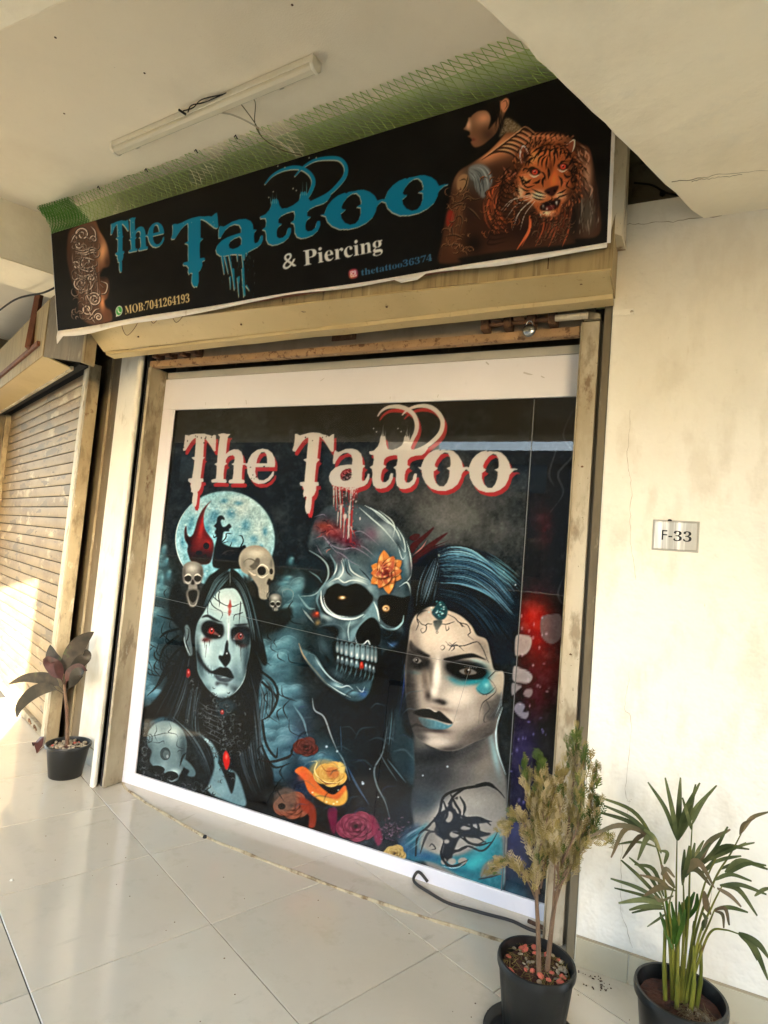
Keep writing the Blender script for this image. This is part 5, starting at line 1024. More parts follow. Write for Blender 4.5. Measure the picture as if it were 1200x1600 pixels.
    S.fill(C(470,1030,520,1080,560,1100,540,1200,500,1100), (26,28,30), .9, .8); S.shade(C(365,880,430,960,450,1060,420,1180,500,1230,610,1265,600,1180,560,1090,480,1050,470,1000,440,940,390,900), [(*one(C,410,920),12,8,40,(176,202,204),.8),(*one(C,480,1180),18,16,0,(146,178,182),.6)])
    lace(*one(C,500,850), 38, 50, 260); lace(*one(C,420,790), 22, 26, 90); lace(*one(C,505,1010), 14, 34, 110, sz=2.)
    for i in range(7): S.line(C(365+i*6,720+i*30,430+i*5,760+i*28,500,775+i*30), .7, (92,98,100), .6, .8)
    for i in range(9): S.disc(*one(C,500+8*math.sin(i*2),800+i*24), 1.4, 1.8, (84,90,92), .8)
    ell(C,kC,491,775,10,12,(130,52,48)); blo(C,kC,490,771,4,5,(226,180,170),.9)
    S.fill(C(510,975,530,1010,528,1050,512,1075,498,1040,496,1005), (176,40,34), 1, .3); blo(C,kC,512,1005,7,16,(246,120,104),.9); S.line(C(505,960,538,1010,530,1060,512,1085,488,1045,490,1000,505,960), .9, (34,34,36), .95); S.line(C(512,1085,530,1140,540,1200), .9, (30,32,34), .9)
    # ---- big cracked skull, lower left
    BS = S.fill(C(100,915,110,870,145,835,190,820,240,830,285,870,305,930,300,1000,290,1060,270,1100,255,1130,225,1130,185,1085,170,1070,140,1060,115,1030,125,980,105,950), (112,134,136), 1, .5)
    S.shade(BS, [(*one(C,235,890),14,18,0,(186,202,198),.95),(*one(C,150,900),14,18,0,(150,172,172),.7),(*one(C,290,980),10,34,0,(52,66,70),.85),(*one(C,110,980),8,22,0,(62,78,82),.7),(*one(C,240,1085),10,6,0,(196,212,206),.9),(*one(C,150,1010),12,12,0,(92,114,118),.6),(*one(C,190,1050),8,10,0,(146,166,166),.6)])
    ell(C,kC,195,992,27,34,(66,80,82)); ell(C,kC,200,996,17,22,(98,112,112),.8); ell(C,kC,206,1006,6,9,(150,160,158),.8)
    for p in ((215,828,225,860,210,880,250,890,262,910),(110,905,150,895,190,885,215,885),(145,835,150,870,140,895,155,930),(270,910,300,915),(120,930,160,935,185,925,190,945),(262,910,255,950,285,965,300,960),(255,985,270,975,300,985)): S.line(C(*p), .55, (54,66,70), .85)
    ell(C,kC,150,1075,42,22,(24,26,28)); ell(C,kC,225,1108,38,26,(26,28,30)); S.line(C(180,1080,186,1125), 1.6, (150,160,156), .8); S.line(C(200,1120,230,1135,262,1115), 1., (140,154,152), .8)
    S.fill(C(275,1020,310,1030,350,1080,345,1110,310,1105,320,1080,290,1060), (96,120,124), .9, .8); S.line(C(270,1060,285,1010,305,985), 1.6, (30,36,38), .9)
    S.fill(C(390,1190,430,1150,450,1180,490,1215,440,1200,410,1180), (128,150,150), .8, .8)
    lace(*one(C,85,960), 9, 50, 60, sz=4.); lace(*one(C,330,1170), 36, 14, 60, sz=4.); lace(*one(C,160,1120), 30, 8, 40)
    # ---- centre skull -------------------------------------------------
    CR = S.fill(D(200,330,215,230,255,130,330,60,450,30,580,45,700,90,800,170,880,260,930,370,945,500,930,620,935,740,905,860,885,1000,820,1090,740,1080,700,1150,640,1180,430,1120,370,1030,320,960,280,880,245,780,290,640,350,590,380,480,350,420,260,400), (72,88,96), 1, 2.5)
    S.shade(CR, [d2 for d2 in [(*one(D,x,y), rx/kD, ry/kD, r, c, a) for x,y,rx,ry,r,c,a in (
        (720,230,110,100,30,(150,164,170),.85),(600,160,120,80,20,(98,110,120),.7),(860,420,50,170,-8,(96,128,140),.8),(880,560,36,140,0,(64,92,104),.7),(450,500,90,90,0,(104,132,142),.7),(520,560,120,40,10,(158,184,190),.8),(330,150,110,90,0,(56,52,58),.7),(360,230,140,70,15,(132,44,46),.85),(300,190,70,40,0,(150,64,48),.6),(480,300,120,60,20,(118,40,60),.7),(640,250,70,60,40,(120,70,96),.5),(420,420,60,80,0,(86,66,78),.5),(690,420,60,50,0,(110,136,146),.5),(230,360,60,60,0,(36,40,44),.8),(300,820,60,160,0,(34,42,46),.8),(900,900,40,160,0,(28,36,42),.85),(620,1140,200,90,8,(34,42,46),.85),(760,1040,120,60,0,(26,34,40),.85),(930,300,40,120,20,(40,56,64),.7))]])
    S.noise(D(230,200,420,120,640,260,560,400,380,420,250,360), 9, 9, 5, seed=31)
    S.shade(CR, [(*one(D,x,y), rx/kD, ry/kD, r, c, a) for x,y,rx,ry,r,c,a in ((430,540,60,70,0,(70,92,100),.6),(540,500,90,50,20,(120,146,154),.6),(620,590,70,50,20,(104,130,138),.7),(905,640,30,110,0,(36,52,60),.8),(800,300,70,110,-30,(120,138,146),.6),(900,450,26,120,-6,(150,178,186),.5),(250,820,40,70,0,(30,38,42),.8),(560,900,60,70,0,(60,84,94),.6),(800,980,70,60,0,(30,40,48),.8),(620,1130,120,80,10,(40,50,56),.7))])
    wh = (198,214,218)
    for p,w in (((600,45,700,100,780,170,820,200),1.2),((640,60,740,150,800,190),.8),((700,80,790,150,815,210,800,280),.8),((560,60,650,140,740,220,830,330),1.),((780,170,830,230,860,300),1.),((830,200,880,290,890,380,850,330),.8),((900,300,930,420,935,540,900,600),.9),((840,340,870,430,900,400),.7),((850,630,900,600,925,640,935,740),.9)): S.line(D(*p), w, wh, .85, .8, (.2,.2))
    for p,w in (((230,290,300,270,360,330,440,360,520,350,600,390,650,430),1.),((380,370,440,400,500,450,560,480),.9),((540,330,600,350,680,420),.7),((480,260,560,230,620,260,700,330),.7),((250,330,290,400,330,440),.8),((300,260,340,320,430,420),.6),((230,130,300,110,330,140),.6)): S.line(D(*p), w, (150,140,160), .55, .8, (.1,.1))
    # left bone sweep and hollow
    S.fill(D(220,400,290,400,340,460,330,560,290,640,200,690,150,680,170,560,130,470), (34,42,46), .9, 3)
    for p,w,c in (((200,370,280,420,330,480,335,560,290,640,230,690,140,700),1.3,(150,172,178)),((120,690,190,780,240,790),1.6,(120,150,158)),((200,520,260,560,290,600),.9,(110,136,142)),((350,400,390,480,370,560,320,610,280,660,255,730,280,800),2.6,(108,138,148)),((460,430,450,500,420,560,360,590),2.2,(150,176,184)),((440,430,480,520,540,570,620,600),2.,(176,198,204)),((360,600,440,590,520,600,600,610,660,680),2.2,(190,208,212))): S.line(D(*p), w, c, .85, 1.6, (.2,.2))
    # sockets
    S.fill(D(330,640,400,605,460,625,540,605,620,640,660,690,640,760,560,830,470,840,370,815,315,760,305,690), (20,21,22), 1, .8); S.fill(D(700,710,780,690,870,710,930,700,920,780,890,880,830,920,750,900,705,830), (20,22,24), 1, .8)
    S.line(D(285,660,290,740,330,810,420,855,520,860,590,830), 2.1, (176,200,208), .9, 1.4, (.2,.2)); S.line(D(300,690,320,770,390,835,480,850), .8, (228,238,240), .8, .8, (.1,.1)); S.line(D(715,905,760,935,820,935,870,890,880,840), 1.6, (150,184,196), .9, 1.2, (.2,.2)); S.line(D(870,870,880,850), 1.1, (210,226,228), .9)
    blo(D,kD,435,708,34,18,(214,160,96),.8); blo(D,kD,438,708,16,9,(255,240,208),1); blo(D,kD,752,788,34,30,(170,116,64),.8); S.disc(*one(D,752,786), 5.2, 4.4, (232,198,150), .9, 0, .6); S.disc(*one(D,754,788), 3., 2.5, (60,40,24), .9, 0, .4); blo(D,kD,748,790,9,7,(255,244,220),1)
    # nose bridge, nose hole
    S.fill(D(670,735,690,780,700,880,660,850,600,890,540,980,490,1040,480,960,520,880,600,830,640,770), (110,142,154), .95, 1.2); S.line(D(665,740,690,800,705,880), 1.1, (206,222,226), .9, 1, (.2,.2)); S.line(D(610,830,560,880,530,900), 1.4, (170,196,204), .7, 1.2)
    S.fill(D(640,855,690,880,715,950,710,1030,680,1060,650,1050,625,1015,590,1040,550,1030,535,980,570,910), (22,20,20), 1, .6); S.line(D(530,985,545,1040,590,1045,622,1020,645,1060,675,1050), .9, (214,226,228), .9)
    S.line(D(720,990,760,1000,800,960,740,940), .8, (110,150,168), .7); blo(D,kD,820,1050,50,24,(72,112,168),.85); S.line(D(760,1030,830,1070,880,1030), .8, (120,164,210), .7); S.fill(D(700,930,860,960,880,1030,800,1020,720,1010), (26,32,36), .8, 2)
    # cheek bone
    S.fill(D(280,920,360,905,440,930,480,1000,470,1050,420,1060,400,990,340,950), (40,48,52), .9, 2); S.line(D(270,920,350,900,420,910,460,960), 1.1, (160,182,188), .8, 1, (.1,.2)); S.line(D(330,950,390,980,415,1040), 1.4, (110,140,148), .8, 1.2); S.line(D(480,1040,485,960,520,920), 2.2, (96,130,142), .8, 1.6)
    blo(D,kD,250,830,40,30,(150,52,42),.8); blo(D,kD,260,890,24,26,(150,128,86),.8); S.line(D(150,790,190,840,240,900), 1.4, (150,160,160), .7); blo(D,kD,255,820,12,12,(240,120,80),.8)
    # teeth
    S.fill(D(370,1030,460,1030,560,1050,700,1070,710,1170,690,1270,560,1260,430,1200,380,1130), (30,34,36), .95, 1.5)
    for i in range(9):
        x, y = 395+i*36, 1038+i*8
        S.fill(D(x,y,x+14,y+4,x+26,y+40,x+20,y+88,x+4,y+84,x-4,y+40), (150,178,186), .95, .4); blo(D,kD,x+8,y+55,8,26,(226,234,234),.85)
    for i in range(9):
        x, y = 400+i*33, 1110+i*12
        S.fill(D(x,y+20,x+14,y-6,x+28,y+20,x+28,y+62,x+4,y+60), (118,146,154), .95, .4); blo(D,kD,x+14,y+34,8,20,(206,220,222),.8); S.line(D(x-2,y+62,x-3,y+10,x+14,y-8), .5, (20,22,22), .9)
    S.fill(D(565,1225,615,1232,612,1262,570,1256), (176,62,52), .95, .3)
    for i in range(6): S.line(D(390+i*44,1180+i*14,400+i*44,1230+i*14,380+i*40,1290+i*10), 1., (120,152,160), .7, 1.)
    # jaw
    S.fill(D(150,1080,210,1110,270,1200,330,1290,400,1350,520,1370,620,1330,640,1380,580,1450,500,1450,420,1400,330,1340,250,1260,180,1170,120,1060), (84,112,120), .92, 1.6)
    S.line(D(125,1040,160,1130,240,1230,330,1330,430,1400,520,1440), 1.4, (176,150,120), .85, 1.2, (.3,.2)); S.line(D(200,1110,240,1130,280,1190,330,1270,400,1330), 1.3, (164,190,196), .9, 1.2, (.2,.2)); blo(D,kD,470,1375,70,26,(150,190,198),.85); blo(D,kD,560,1410,60,30,(72,110,160),.7); S.line(D(330,1335,420,1345,480,1340), .8, (220,232,232), .8)
    S.line(D(560,1430,610,1400,620,1350,650,1310), 1., (110,150,190), .8); S.line(D(270,1040,280,1100,330,1130,370,1180), 1., (120,146,150), .7)
    # red spatter right of the skull
    for p in ((920,280,960,250,1000,260,960,300),(930,330,1020,260,1100,200,1060,260,990,330,940,390),(950,420,1060,320,1200,240,1100,340,1180,330,1040,400,960,440),(940,450,1060,420,1200,340,1200,420,1040,480)): S.fill(D(*p), (74,24,30), .9, .6)
    S.line(D(940,410,1010,350,1050,290), .8, (190,120,116), .7); S.line(D(950,440,1060,360,1200,300), 1., (60,18,24), .8)
    blo(D,kD,1000,480,90,60,(64,22,34),.8)
    # dark under-skull space
    S.fill(D(480,1250,700,1180,820,1120,880,1200,900,1477,640,1477,640,1330,560,1300), (24,27,30), .85, 5)
    # ---- right figure: hair ---------------------------------------------
    S.fill(B(365,960,370,870,420,810,480,770,560,755,650,770,740,800,810,850,850,910,870,960,872,1200,872,1300,700,1300,620,1130,520,1090,420,1070,380,1130,350,1200,330,1190,345,1080), (30,40,48), 1, 2)
    blo(B,kB,460,840,50,50,(64,36,56),.6)
    hc = [(52,88,112),(84,130,158),(30,46,58),(18,24,30),(110,160,186),(44,66,92)]
    S.strands(B(480,800,600,790,740,830,860,960), B(500,930,620,940,740,990,868,1090), 130, .7, hc, .75, 2)
    S.strands(B(520,960,640,990,740,1060,866,1180), B(480,1000,600,1030,680,1100,760,1220), 80, .7, [(40,60,76),(24,32,40),(66,98,120),(16,20,26)], .75, 2)
    S.strands(B(490,790,560,770,660,790,800,900), B(500,850,600,840,700,880,860,980), 50, .8, [(96,146,172),(140,186,206),(60,100,130)], .7, 2)
    S.strands(B(470,800,440,880,420,960,400,1060), B(500,860,490,920,480,980,470,1040), 50, .6, [(70,96,112),(30,40,50),(110,140,156),(20,26,32)], .7, 2)
    for x,y in ((495,800),(490,850),(497,805),(480,915),(800,880),(855,940)): blo(B,kB,x,y,4,4,(220,234,240),.9)
    # dark hair to the left of the face
    S.fill(E(150,380,160,520,120,620,100,820,60,1000,40,1150,0,1200,0,560,60,440), (30,34,38), .95, 3)
    S.strands(E(120,480,110,700,60,950,10,1250), E(150,560,140,760,110,900,60,1100), 40, .6, [(60,80,96),(90,110,120),(24,28,34),(54,74,140)], .7, 2)
    S.fill(E(80,820,130,980,195,1040,190,1280,150,1290,60,1180,40,1100,60,1000), (78,126,140), .95, 3); blo(E,kE,150,1200,50,60,(66,110,140),.6)
    # ---- right figure: face, neck, shoulder
    NK = S.fill(E(190,960,300,1080,480,1080,640,1010,700,960,715,1100,760,1250,770,1400,770,1900,600,1900,300,1850,180,1500,195,1200), (132,128,122), 1, 2)
    S.shade(NK, [(*one(E,x,y), rx/kE, ry/kE, r, c, a) for x,y,rx,ry,r,c,a in ((340,1120,200,70,-8,(46,48,52),.95),(560,1060,160,60,-20,(66,66,66),.8),(280,1250,110,170,0,(58,66,72),.9),(470,1240,120,120,20,(112,108,106),.5),(620,1180,80,140,20,(150,138,126),.8),(690,1110,26,150,-12,(168,206,208),.8),(240,1420,120,110,0,(70,80,84),.9),(440,1500,220,120,0,(176,168,158),.8),(680,1500,80,200,0,(158,148,140),.8),(300,1360,120,50,0,(96,102,104),.6),(330,1230,190,190,0,(58,60,64),.9),(300,1130,220,60,-6,(40,42,46),.9),(560,1130,120,50,-25,(84,80,78),.7),(250,1400,110,90,0,(56,66,72),.85))])
    S.line(E(740,820,705,930,700,1020,715,1110,760,1240), 1.3, (206,228,228), .85, 1.2, (.3,.2))
    FC = S.fill(E(170,300,215,225,300,190,400,215,480,250,545,310,580,370,640,400,665,500,690,590,745,600,745,690,735,780,712,880,690,970,640,1005,560,1040,460,1085,390,1090,320,1075,250,1040,195,990,165,920,145,820,135,700,135,560,155,400), (178,166,154), 1, .8)
    f = lambda x,y,rx,ry,r,c,a: (*one(E,x,y), rx/kE, ry/kE, r, c, a)
    S.shade(FC, [f(340,380,180,120,0,(220,208,194),.8), f(230,560,110,50,10,(46,48,52),.97), f(180,470,60,60,30,(60,58,58),.8), f(500,580,150,70,12,(30,32,36),.97), f(430,560,70,60,20,(40,42,46),.9), f(330,620,36,110,4,(232,222,210),.9), f(260,660,24,120,-4,(140,128,118),.7), f(200,700,60,90,0,(206,194,180),.7), f(150,780,40,170,0,(74,72,72),.8), f(480,760,120,70,0,(224,212,198),.8), f(560,900,110,110,-25,(188,176,164),.8), f(650,900,90,150,15,(104,98,94),.75), f(300,960,140,40,5,(88,82,80),.75), f(330,1030,110,36,5,(204,192,180),.8), f(220,950,50,90,-20,(96,92,90),.7), f(480,1060,150,40,-18,(96,92,90),.8), f(580,640,120,36,-12,(70,150,160),.9), f(440,650,60,24,20,(60,130,142),.8), f(600,560,70,26,0,(80,150,158),.5), f(580,530,60,14,14,(176,206,206),.7), f(170,600,60,16,5,(84,150,160),.6), f(690,680,50,80,0,(206,200,188),.7), f(640,470,40,90,-10,(120,116,112),.6), f(180,330,40,70,20,(120,114,108),.7)])
    S.fill(E(390,560,450,535,520,530,600,545,650,590,640,650,560,665,470,650,410,610), (22,24,28), .75, 3.); S.fill(E(150,470,200,490,270,510,290,540,250,575,190,580,150,560), (26,27,30), .8, 2.5)
    S.shade(FC, [f(560,660,110,22,-6,(52,140,152),.9), f(640,620,40,40,0,(44,110,122),.7), f(690,860,40,170,8,(70,68,68),.75), f(230,1010,60,50,-30,(70,68,68),.75), f(400,1085,120,26,-6,(60,58,58),.8), f(150,650,40,280,0,(48,48,50),.9), f(200,900,50,120,-15,(70,68,68),.7), f(640,1000,120,60,-25,(70,68,66),.8), f(430,900,60,60,0,(206,194,182),.6), f(290,620,16,90,0,(110,100,92),.6)])
    # brows and eyes
    S.fill(E(370,520,440,500,520,485,570,488,640,525,580,510,500,515,430,530), (20,20,22), 1, .8); S.fill(E(165,400,200,440,250,475,290,500,260,505,190,480,160,450), (28,28,30), .95, 1)
    S.fill(E(395,560,440,545,500,545,570,560,640,600,600,640,520,640,450,615), (22,22,24), .95, 1.2)
    S.fill(E(470,592,505,578,550,582,580,606,540,618,492,612), (112,110,106), .95, .6); ell(E,kE,522,594,22,24,(70,62,54)); ell(E,kE,522,594,10,12,(16,16,16)); blo(E,kE,528,585,7,6,(246,244,240),1); S.line(E(440,590,490,566,550,566,600,600), 1.1, (14,14,16), .95)
    for i in range(6): blo(E,kE,505+i*14,562+i*2,4,3,(210,220,222),.8)
    S.fill(E(180,525,205,510,235,530,210,545), (140,138,134), .9, .5); ell(E,kE,205,527,12,14,(40,36,34)); blo(E,kE,200,522,5,5,(240,240,238),1)
    # nose and mouth
    S.shade(FC, [f(345,780,56,24,10,(34,30,30),.95), f(275,745,26,40,0,(60,52,50),.8), f(350,740,40,30,0,(180,168,156),.6), f(310,720,26,40,0,(238,230,218),.8), f(370,790,24,18,0,(20,18,18),.9)])
    S.fill(E(180,850,240,830,285,832,320,850,345,842,390,880,430,920,380,915,300,890,230,880), (22,20,24), 1, .6); S.fill(E(215,885,260,890,330,905,400,930,430,925,390,955,310,960,250,940), (88,138,152), 1, .6)
    for i in range(14): S.line(E(225+i*14,890+i*3,232+i*13,935+i*1.2), .5, (140,186,198) if i%2 else (50,88,100), .75)
    S.line(E(235,832,285,826,322,848,345,838), .6, (220,214,204), .6)
    # face ornaments
    for p in ((200,340,215,300,205,260,230,225,275,215),(205,260,235,300,262,310,262,340,240,355,230,335,245,325),(300,300,270,300,262,310),(400,240,440,260,470,290,520,305,540,350,525,370,560,400),(360,300,395,300,440,285),(385,310,390,340,405,330,402,312),(470,290,490,315,480,300,505,320),(395,430,440,435,500,435,560,415,590,415,620,460,640,510,655,545),(405,465,430,430,455,410),(385,410,420,440,455,430,500,468),(405,415,440,445,420,470),(650,640,680,610,700,590),(655,640,690,680,700,720,660,760,620,790,600,840,592,920),(640,780,660,830,630,870,625,910,650,910),(660,700,640,750)): S.line(E(*p), .8, (34,38,44), .92, .7, (.5,.2))
    S.line(E(350,445,365,432,380,445,365,462,350,448), .7, (30,30,32), .9)
    S.fill(E(350,155,375,170,398,215,385,260,345,278,310,250,298,225,320,190), (40,74,82), 1, .4)
    for _ in range(26): x,y = 345+S.rng.normal(0,22), 220+S.rng.normal(0,24); blo(E,kE,x,y,7,5,[(150,214,220),(210,240,240),(30,60,68),(96,170,180)][S.rng.integers(4)],.8)
    S.fill(E(310,280,365,280,345,325,330,345,318,325), (52,62,66), .9, .4); ell(E,kE,332,352,9,9,(40,44,48)); ell(E,kE,332,352,4,4,(190,180,170))
    S.fill(E(575,700,620,650,640,640,680,690,690,720,640,740,600,735), (52,150,166), .92, 1.); blo(E,kE,640,680,20,22,(150,220,226),.8); S.line(E(575,700,610,735,650,735,690,700,705,680), .9, (26,60,68), .9)
    S.fill(E(625,790,680,770,720,720,740,780,720,860,660,900,620,870), (40,46,50), .55, 2); S.strands(E(740,700,720,800,650,900), E(730,780,715,860,690,920), 18, .5, [(170,190,196),(60,70,76)], .7, 1)
    S.fill(E(730,600,748,640,742,700,715,740,700,690,705,620), (176,164,146), .8, 1)
    # ---- shoulder tattoo, teal wrap
    TQ = F(600,690,640,620,700,580,740,560,700,640,760,690,860,700,940,660,1020,600,1045,600,1045,860,900,800,760,730,660,720)
    S.fill(TQ, (44,120,132), .92, 2.5)
    S.fill(F(680,690,730,560,800,470,900,420,1000,430,1060,470,1055,600,960,660,860,690,780,700), (176,168,156), .75, 5)
    S.noise(TQ, 8, 9, 3, seed=41); S.shade(TQ, [(*one(F,930,730),40,16,-35,(70,190,196),.9),(*one(F,1000,640),20,14,-40,(60,176,186),.7),(*one(F,720,700),30,12,10,(40,90,130),.8),(*one(F,640,670),20,18,0,(60,84,110),.7),(*one(F,860,760),40,10,15,(30,96,116),.7)])
    K2 = (34,36,40)
    S.fill(F(770,530,810,500,830,470,860,450,850,500,880,540,900,480,890,530,930,545,1000,555,940,565,900,570,960,600,1000,610,930,625,880,620,860,640,840,690,830,720,790,720,800,640,760,600), K2, .95, .6)
    for p,w in (((680,700,690,620,740,570,780,520,800,450,860,420,940,405,1000,400,1040,430,1060,455),2.2),((820,480,850,440,900,410),2),((940,400,990,395,1030,420),3),((840,690,900,660,960,680,1000,650,1030,600),1.6),((800,720,820,745,880,740,905,715),1.5),((740,660,750,650,765,670,745,675),1),((700,600,720,590,760,600),1.4),((870,620,920,650,980,640),1.6),((780,560,820,560,860,590),1.4),((960,790,990,740,1040,700),1.6),((950,800,1000,790,1040,780),1.4),((1000,570,960,540,900,535),1.5)): S.line(F(*p), w, K2, .92, .8, (.6,.2))
    for x,y,rx,ry,r in ((822,535,16,24,10),(850,480,14,22,0),(845,610,20,14,0),(900,580,28,10,-8),(812,640,12,9,0),(835,725,18,14,0),(880,722,20,14,-10),(800,725,12,14,0),(930,640,34,14,-10),(755,575,10,18,20)): ell(F,kF,x,y,rx,ry,(166,158,146),.92,r,.4)
    S.fill(F(955,790,970,740,1010,710,1045,700,1045,770,990,790), (140,134,120), .85, 1); S.line(F(790,745,850,752,905,725), .7, (190,220,220), .8)
    S.fill(F(600,700,640,640,680,600,700,560,640,580,610,620), (70,92,112), .7, 3); S.strands(F(620,620,680,580,740,560), F(640,680,690,640,720,600), 24, .6, [(120,150,160),(40,60,80)], .6, 2)
    # ---- centre bottom: dark robe, light streaks
    S.fill(F(240,0,620,0,680,120,680,420,640,560,540,600,420,500,380,300,300,200), (30,35,40), .75, 10)
    for p,w,c in (((240,30,250,80,290,110,320,190,345,250),1.1,(176,184,184)),((345,250,375,300,400,380),1.,(120,140,150)),((560,150,540,260,505,330,515,400,550,470,570,540),1.2,(120,136,140)),((160,60,200,120,220,190),1.6,(110,140,152)),((560,290,600,340,640,390),1.,(96,120,130)),((525,260,560,320,600,380),.9,(90,106,112)),((390,320,430,400,480,480),1.6,(70,96,124)),((360,150,365,250),2,(70,100,130))): S.line(F(*p), w, c, .75, 1.2, (.2,.2))
    S.strands(F(560,60,550,160,540,260), F(600,80,590,180,580,280), 24, .5, [(90,120,130),(50,64,72)], .6, 2)
    for x,y,r in ((455,392,7),(452,385,3),(710,358,4),(815,320,5),(300,235,6),(345,255,5),(485,330,3),(520,450,3)): blo(F,kF,x,y,r,r,(214,228,236),.9)
    S.blob(560,1290,30,40,(52,60,92),.45); S.blob(470,1230,24,30,(60,70,110),.45)
    # ---- roses
    def rose(cx, cy, r, cols, k=1.):
        dk, md, lt = [np.array(c, float) for c in cols]; n = 17
        for i in range(n):
            q = 1-i/(n-1)*.86; a = i*2.4+.5; ox, oy = cx+r*.42*q*math.cos(a), cy+r*.36*q*math.sin(a); R = r*(.16+.46*q)
            t = np.linspace(0, 6.283, 22, endpoint=False); rr = R*(1+.10*np.cos(t-a)+.05*np.cos(3*t+i))
            P = np.stack([ox+rr*np.cos(t), oy+rr*.84*np.sin(t)],1); m = md*(.72+.28*q)+dk*(.28*(1-q))
            S.fill(P+np.array([.7,1.]), dk*.4, .6, .8, False); S.fill(P, m, 1, .3, False)
            S.shade(P, [(cx, cy, R*.8, R*.7, 0, dk*.7, .85), (ox+R*.62*math.cos(a), oy+R*.55*math.sin(a), R*.5, R*.3, math.degrees(a)+90, lt, .75)], False, .4)
            u = np.linspace(a-1.15, a+1.15, 10); S.line(np.stack([ox+R*1.05*np.cos(u), oy+R*.88*np.sin(u)],1), .55, lt, .7, .7, (.1,.1), False)
        S.blob(cx, cy, r*.1, r*.09, dk*.5, .9)
    S.noise(F(60,400,300,420,560,520,680,720,500,690,80,520), 6, 7, 8, seed=51)
    p = one(F,210,235); rose(p[0],p[1],19,((52,28,30),(86,46,44),(112,66,60)))
    S.line(F(0,290,60,300,110,290,150,270,160,220), 2.2, (44,34,34), .9)
    p = one(F,150,485); rose(p[0],p[1],27,((70,36,30),(128,74,58),(164,104,80))); S.fill(F(80,440,120,410,170,430,160,500,100,510,75,490), (110,92,80), .7, 2); S.fill(F(190,450,250,490,255,570,225,580,225,530,195,500), (150,62,44), .85, 1.2); ell(F,kF,110,490,16,14,(40,34,32),.9)
    p = one(F,425,575); rose(p[0],p[1],30,((64,26,40),(118,52,72),(160,84,104))); S.fill(F(305,510,345,500,340,600,320,590), (120,40,70), .85, 1.2); S.fill(F(480,530,510,540,540,620,520,660,495,600), (138,52,78), .85, 1.2)
    lace(*one(F,580,590), 22, 18, 120, ((90,60,72),(130,100,110),(40,30,36)), 1.6)
    p = one(F,590,690); rose(p[0],p[1],17,((120,96,48),(178,150,88),(206,184,124)))
    # big orange-yellow rose
    S.fill(F(165,340,200,320,240,350,270,400,330,440,380,400,385,460,360,485,310,480,250,450,220,420,200,370), (206,110,56), 1, .6); S.fill(F(240,430,300,450,350,460,385,420,388,465,350,488,290,475), (212,170,84), .9, 1.5); blo(F,kF,200,360,26,30,(214,96,52),.8)
    p = one(F,315,350); rose(p[0],p[1]+1,25,((140,84,34),(206,156,78),(232,202,128)))
    S.fill(F(225,340,255,300,290,290,340,300,378,320,375,370,330,390,270,370), (212,166,88), .55, 2); S.fill(F(300,330,335,325,355,345,340,370,310,365), (196,112,64), .7, 1); S.line(F(225,300,260,300,250,340,280,380,340,390,376,372), 1., (240,218,150), .8); S.line(F(270,300,300,340,350,330,370,310), .8, (150,86,40), .7); S.line(F(255,360,300,392,350,390), .9, (130,70,34), .8); S.fill(F(355,300,380,320,372,350,350,335), (222,196,120), .8, .8)
    for x,y in ((350,420),(300,470),(330,478),(345,470),(240,430)): blo(F,kF,x,y,5,4,(250,240,210),.85)
    # ---- right strip: red ink over blue-violet, white drops
    st = np.array([[831,600],[920,600],[850,1440],[786,1440]])
    b, m = S.polymask(st); S.put(b, m, (30,31,33))
    S.shade(st, [(890,700,60,120,0,(34,32,33),.8),(840,990,34,70,0,(150,40,34),.9),(830,965,24,30,0,(176,46,40),.8),(860,1040,34,60,0,(96,36,34),.8),(850,820,20,50,0,(70,26,28),.6),(835,1080,36,60,0,(84,36,44),.7),(815,1180,30,70,0,(58,50,92),.9),(805,1300,34,90,0,(44,44,96),.9),(850,1220,24,60,0,(40,32,44),.7),(800,1400,30,40,0,(40,84,100),.9)], False)
    S.noise(st, 5, 12, 1, seed=61)
    for p in ((835,365,935,360,938,300,920,270,850,260),): pass
    for p,c in (((825,375,880,370,920,385,918,440,890,485,850,495,820,490),(170,160,156)),((812,565,850,575,900,595,928,630,905,668,850,665,806,650),(166,160,160)),((800,670,840,680,862,690,830,720,800,745),(150,146,150)),((870,740,885,710,920,705,928,730,905,760),(140,126,128)),((985,260,1040,240,1105,250,1105,380,1050,425,1000,400,978,340),(112,96,96)),((810,830,840,790,880,810,870,850,905,850,890,890,850,880),(140,138,152))): S.fill(E(*p), c, .85, .8)
    for _ in range(46):
        y = 960+S.rng.random()*420; x = 786+45*(1400-y)/780+S.rng.random()*60; S.blob(x, y, 1+S.rng.random()*2.5, 1+S.rng.random()*3, (190,170,180) if y < 1120 else (130,124,180), .6)
    for p in ((895,640,880,680,895,710,872,740,880,770,860,800),(870,700,858,740,866,760),(880,900,872,930,884,950)): S.line(np.array(p,float).reshape(-1,2), 1.6, (96,98,100), .5, 3)
    S.line(np.array([(831,625),(790,1393)]), 1.0, (120,124,124), .5, 1.)
    # ---- touch-up: bone planes of the centre skull
    def dd(*l): return [(*one(D,x,y), rx/kD, ry/kD, r, c, a) for x,y,rx,ry,r,c,a in l]
    BR = D(285,690,300,630,350,590,400,545,430,470,470,430,520,470,590,520,660,590,700,660,690,720,650,690,610,645,540,606,460,626,400,606,335,642,310,690)
    S.fill(BR, (92,116,126), .85, 1.6); S.shade(BR, dd((430,545,50,60,20,(176,198,204),.8),(560,580,80,30,14,(190,208,212),.85),(640,640,40,40,40,(150,174,182),.7),(470,480,24,50,-10,(70,92,100),.7),(350,610,40,26,-30,(166,190,196),.7),(520,520,40,26,20,(84,108,116),.6)))
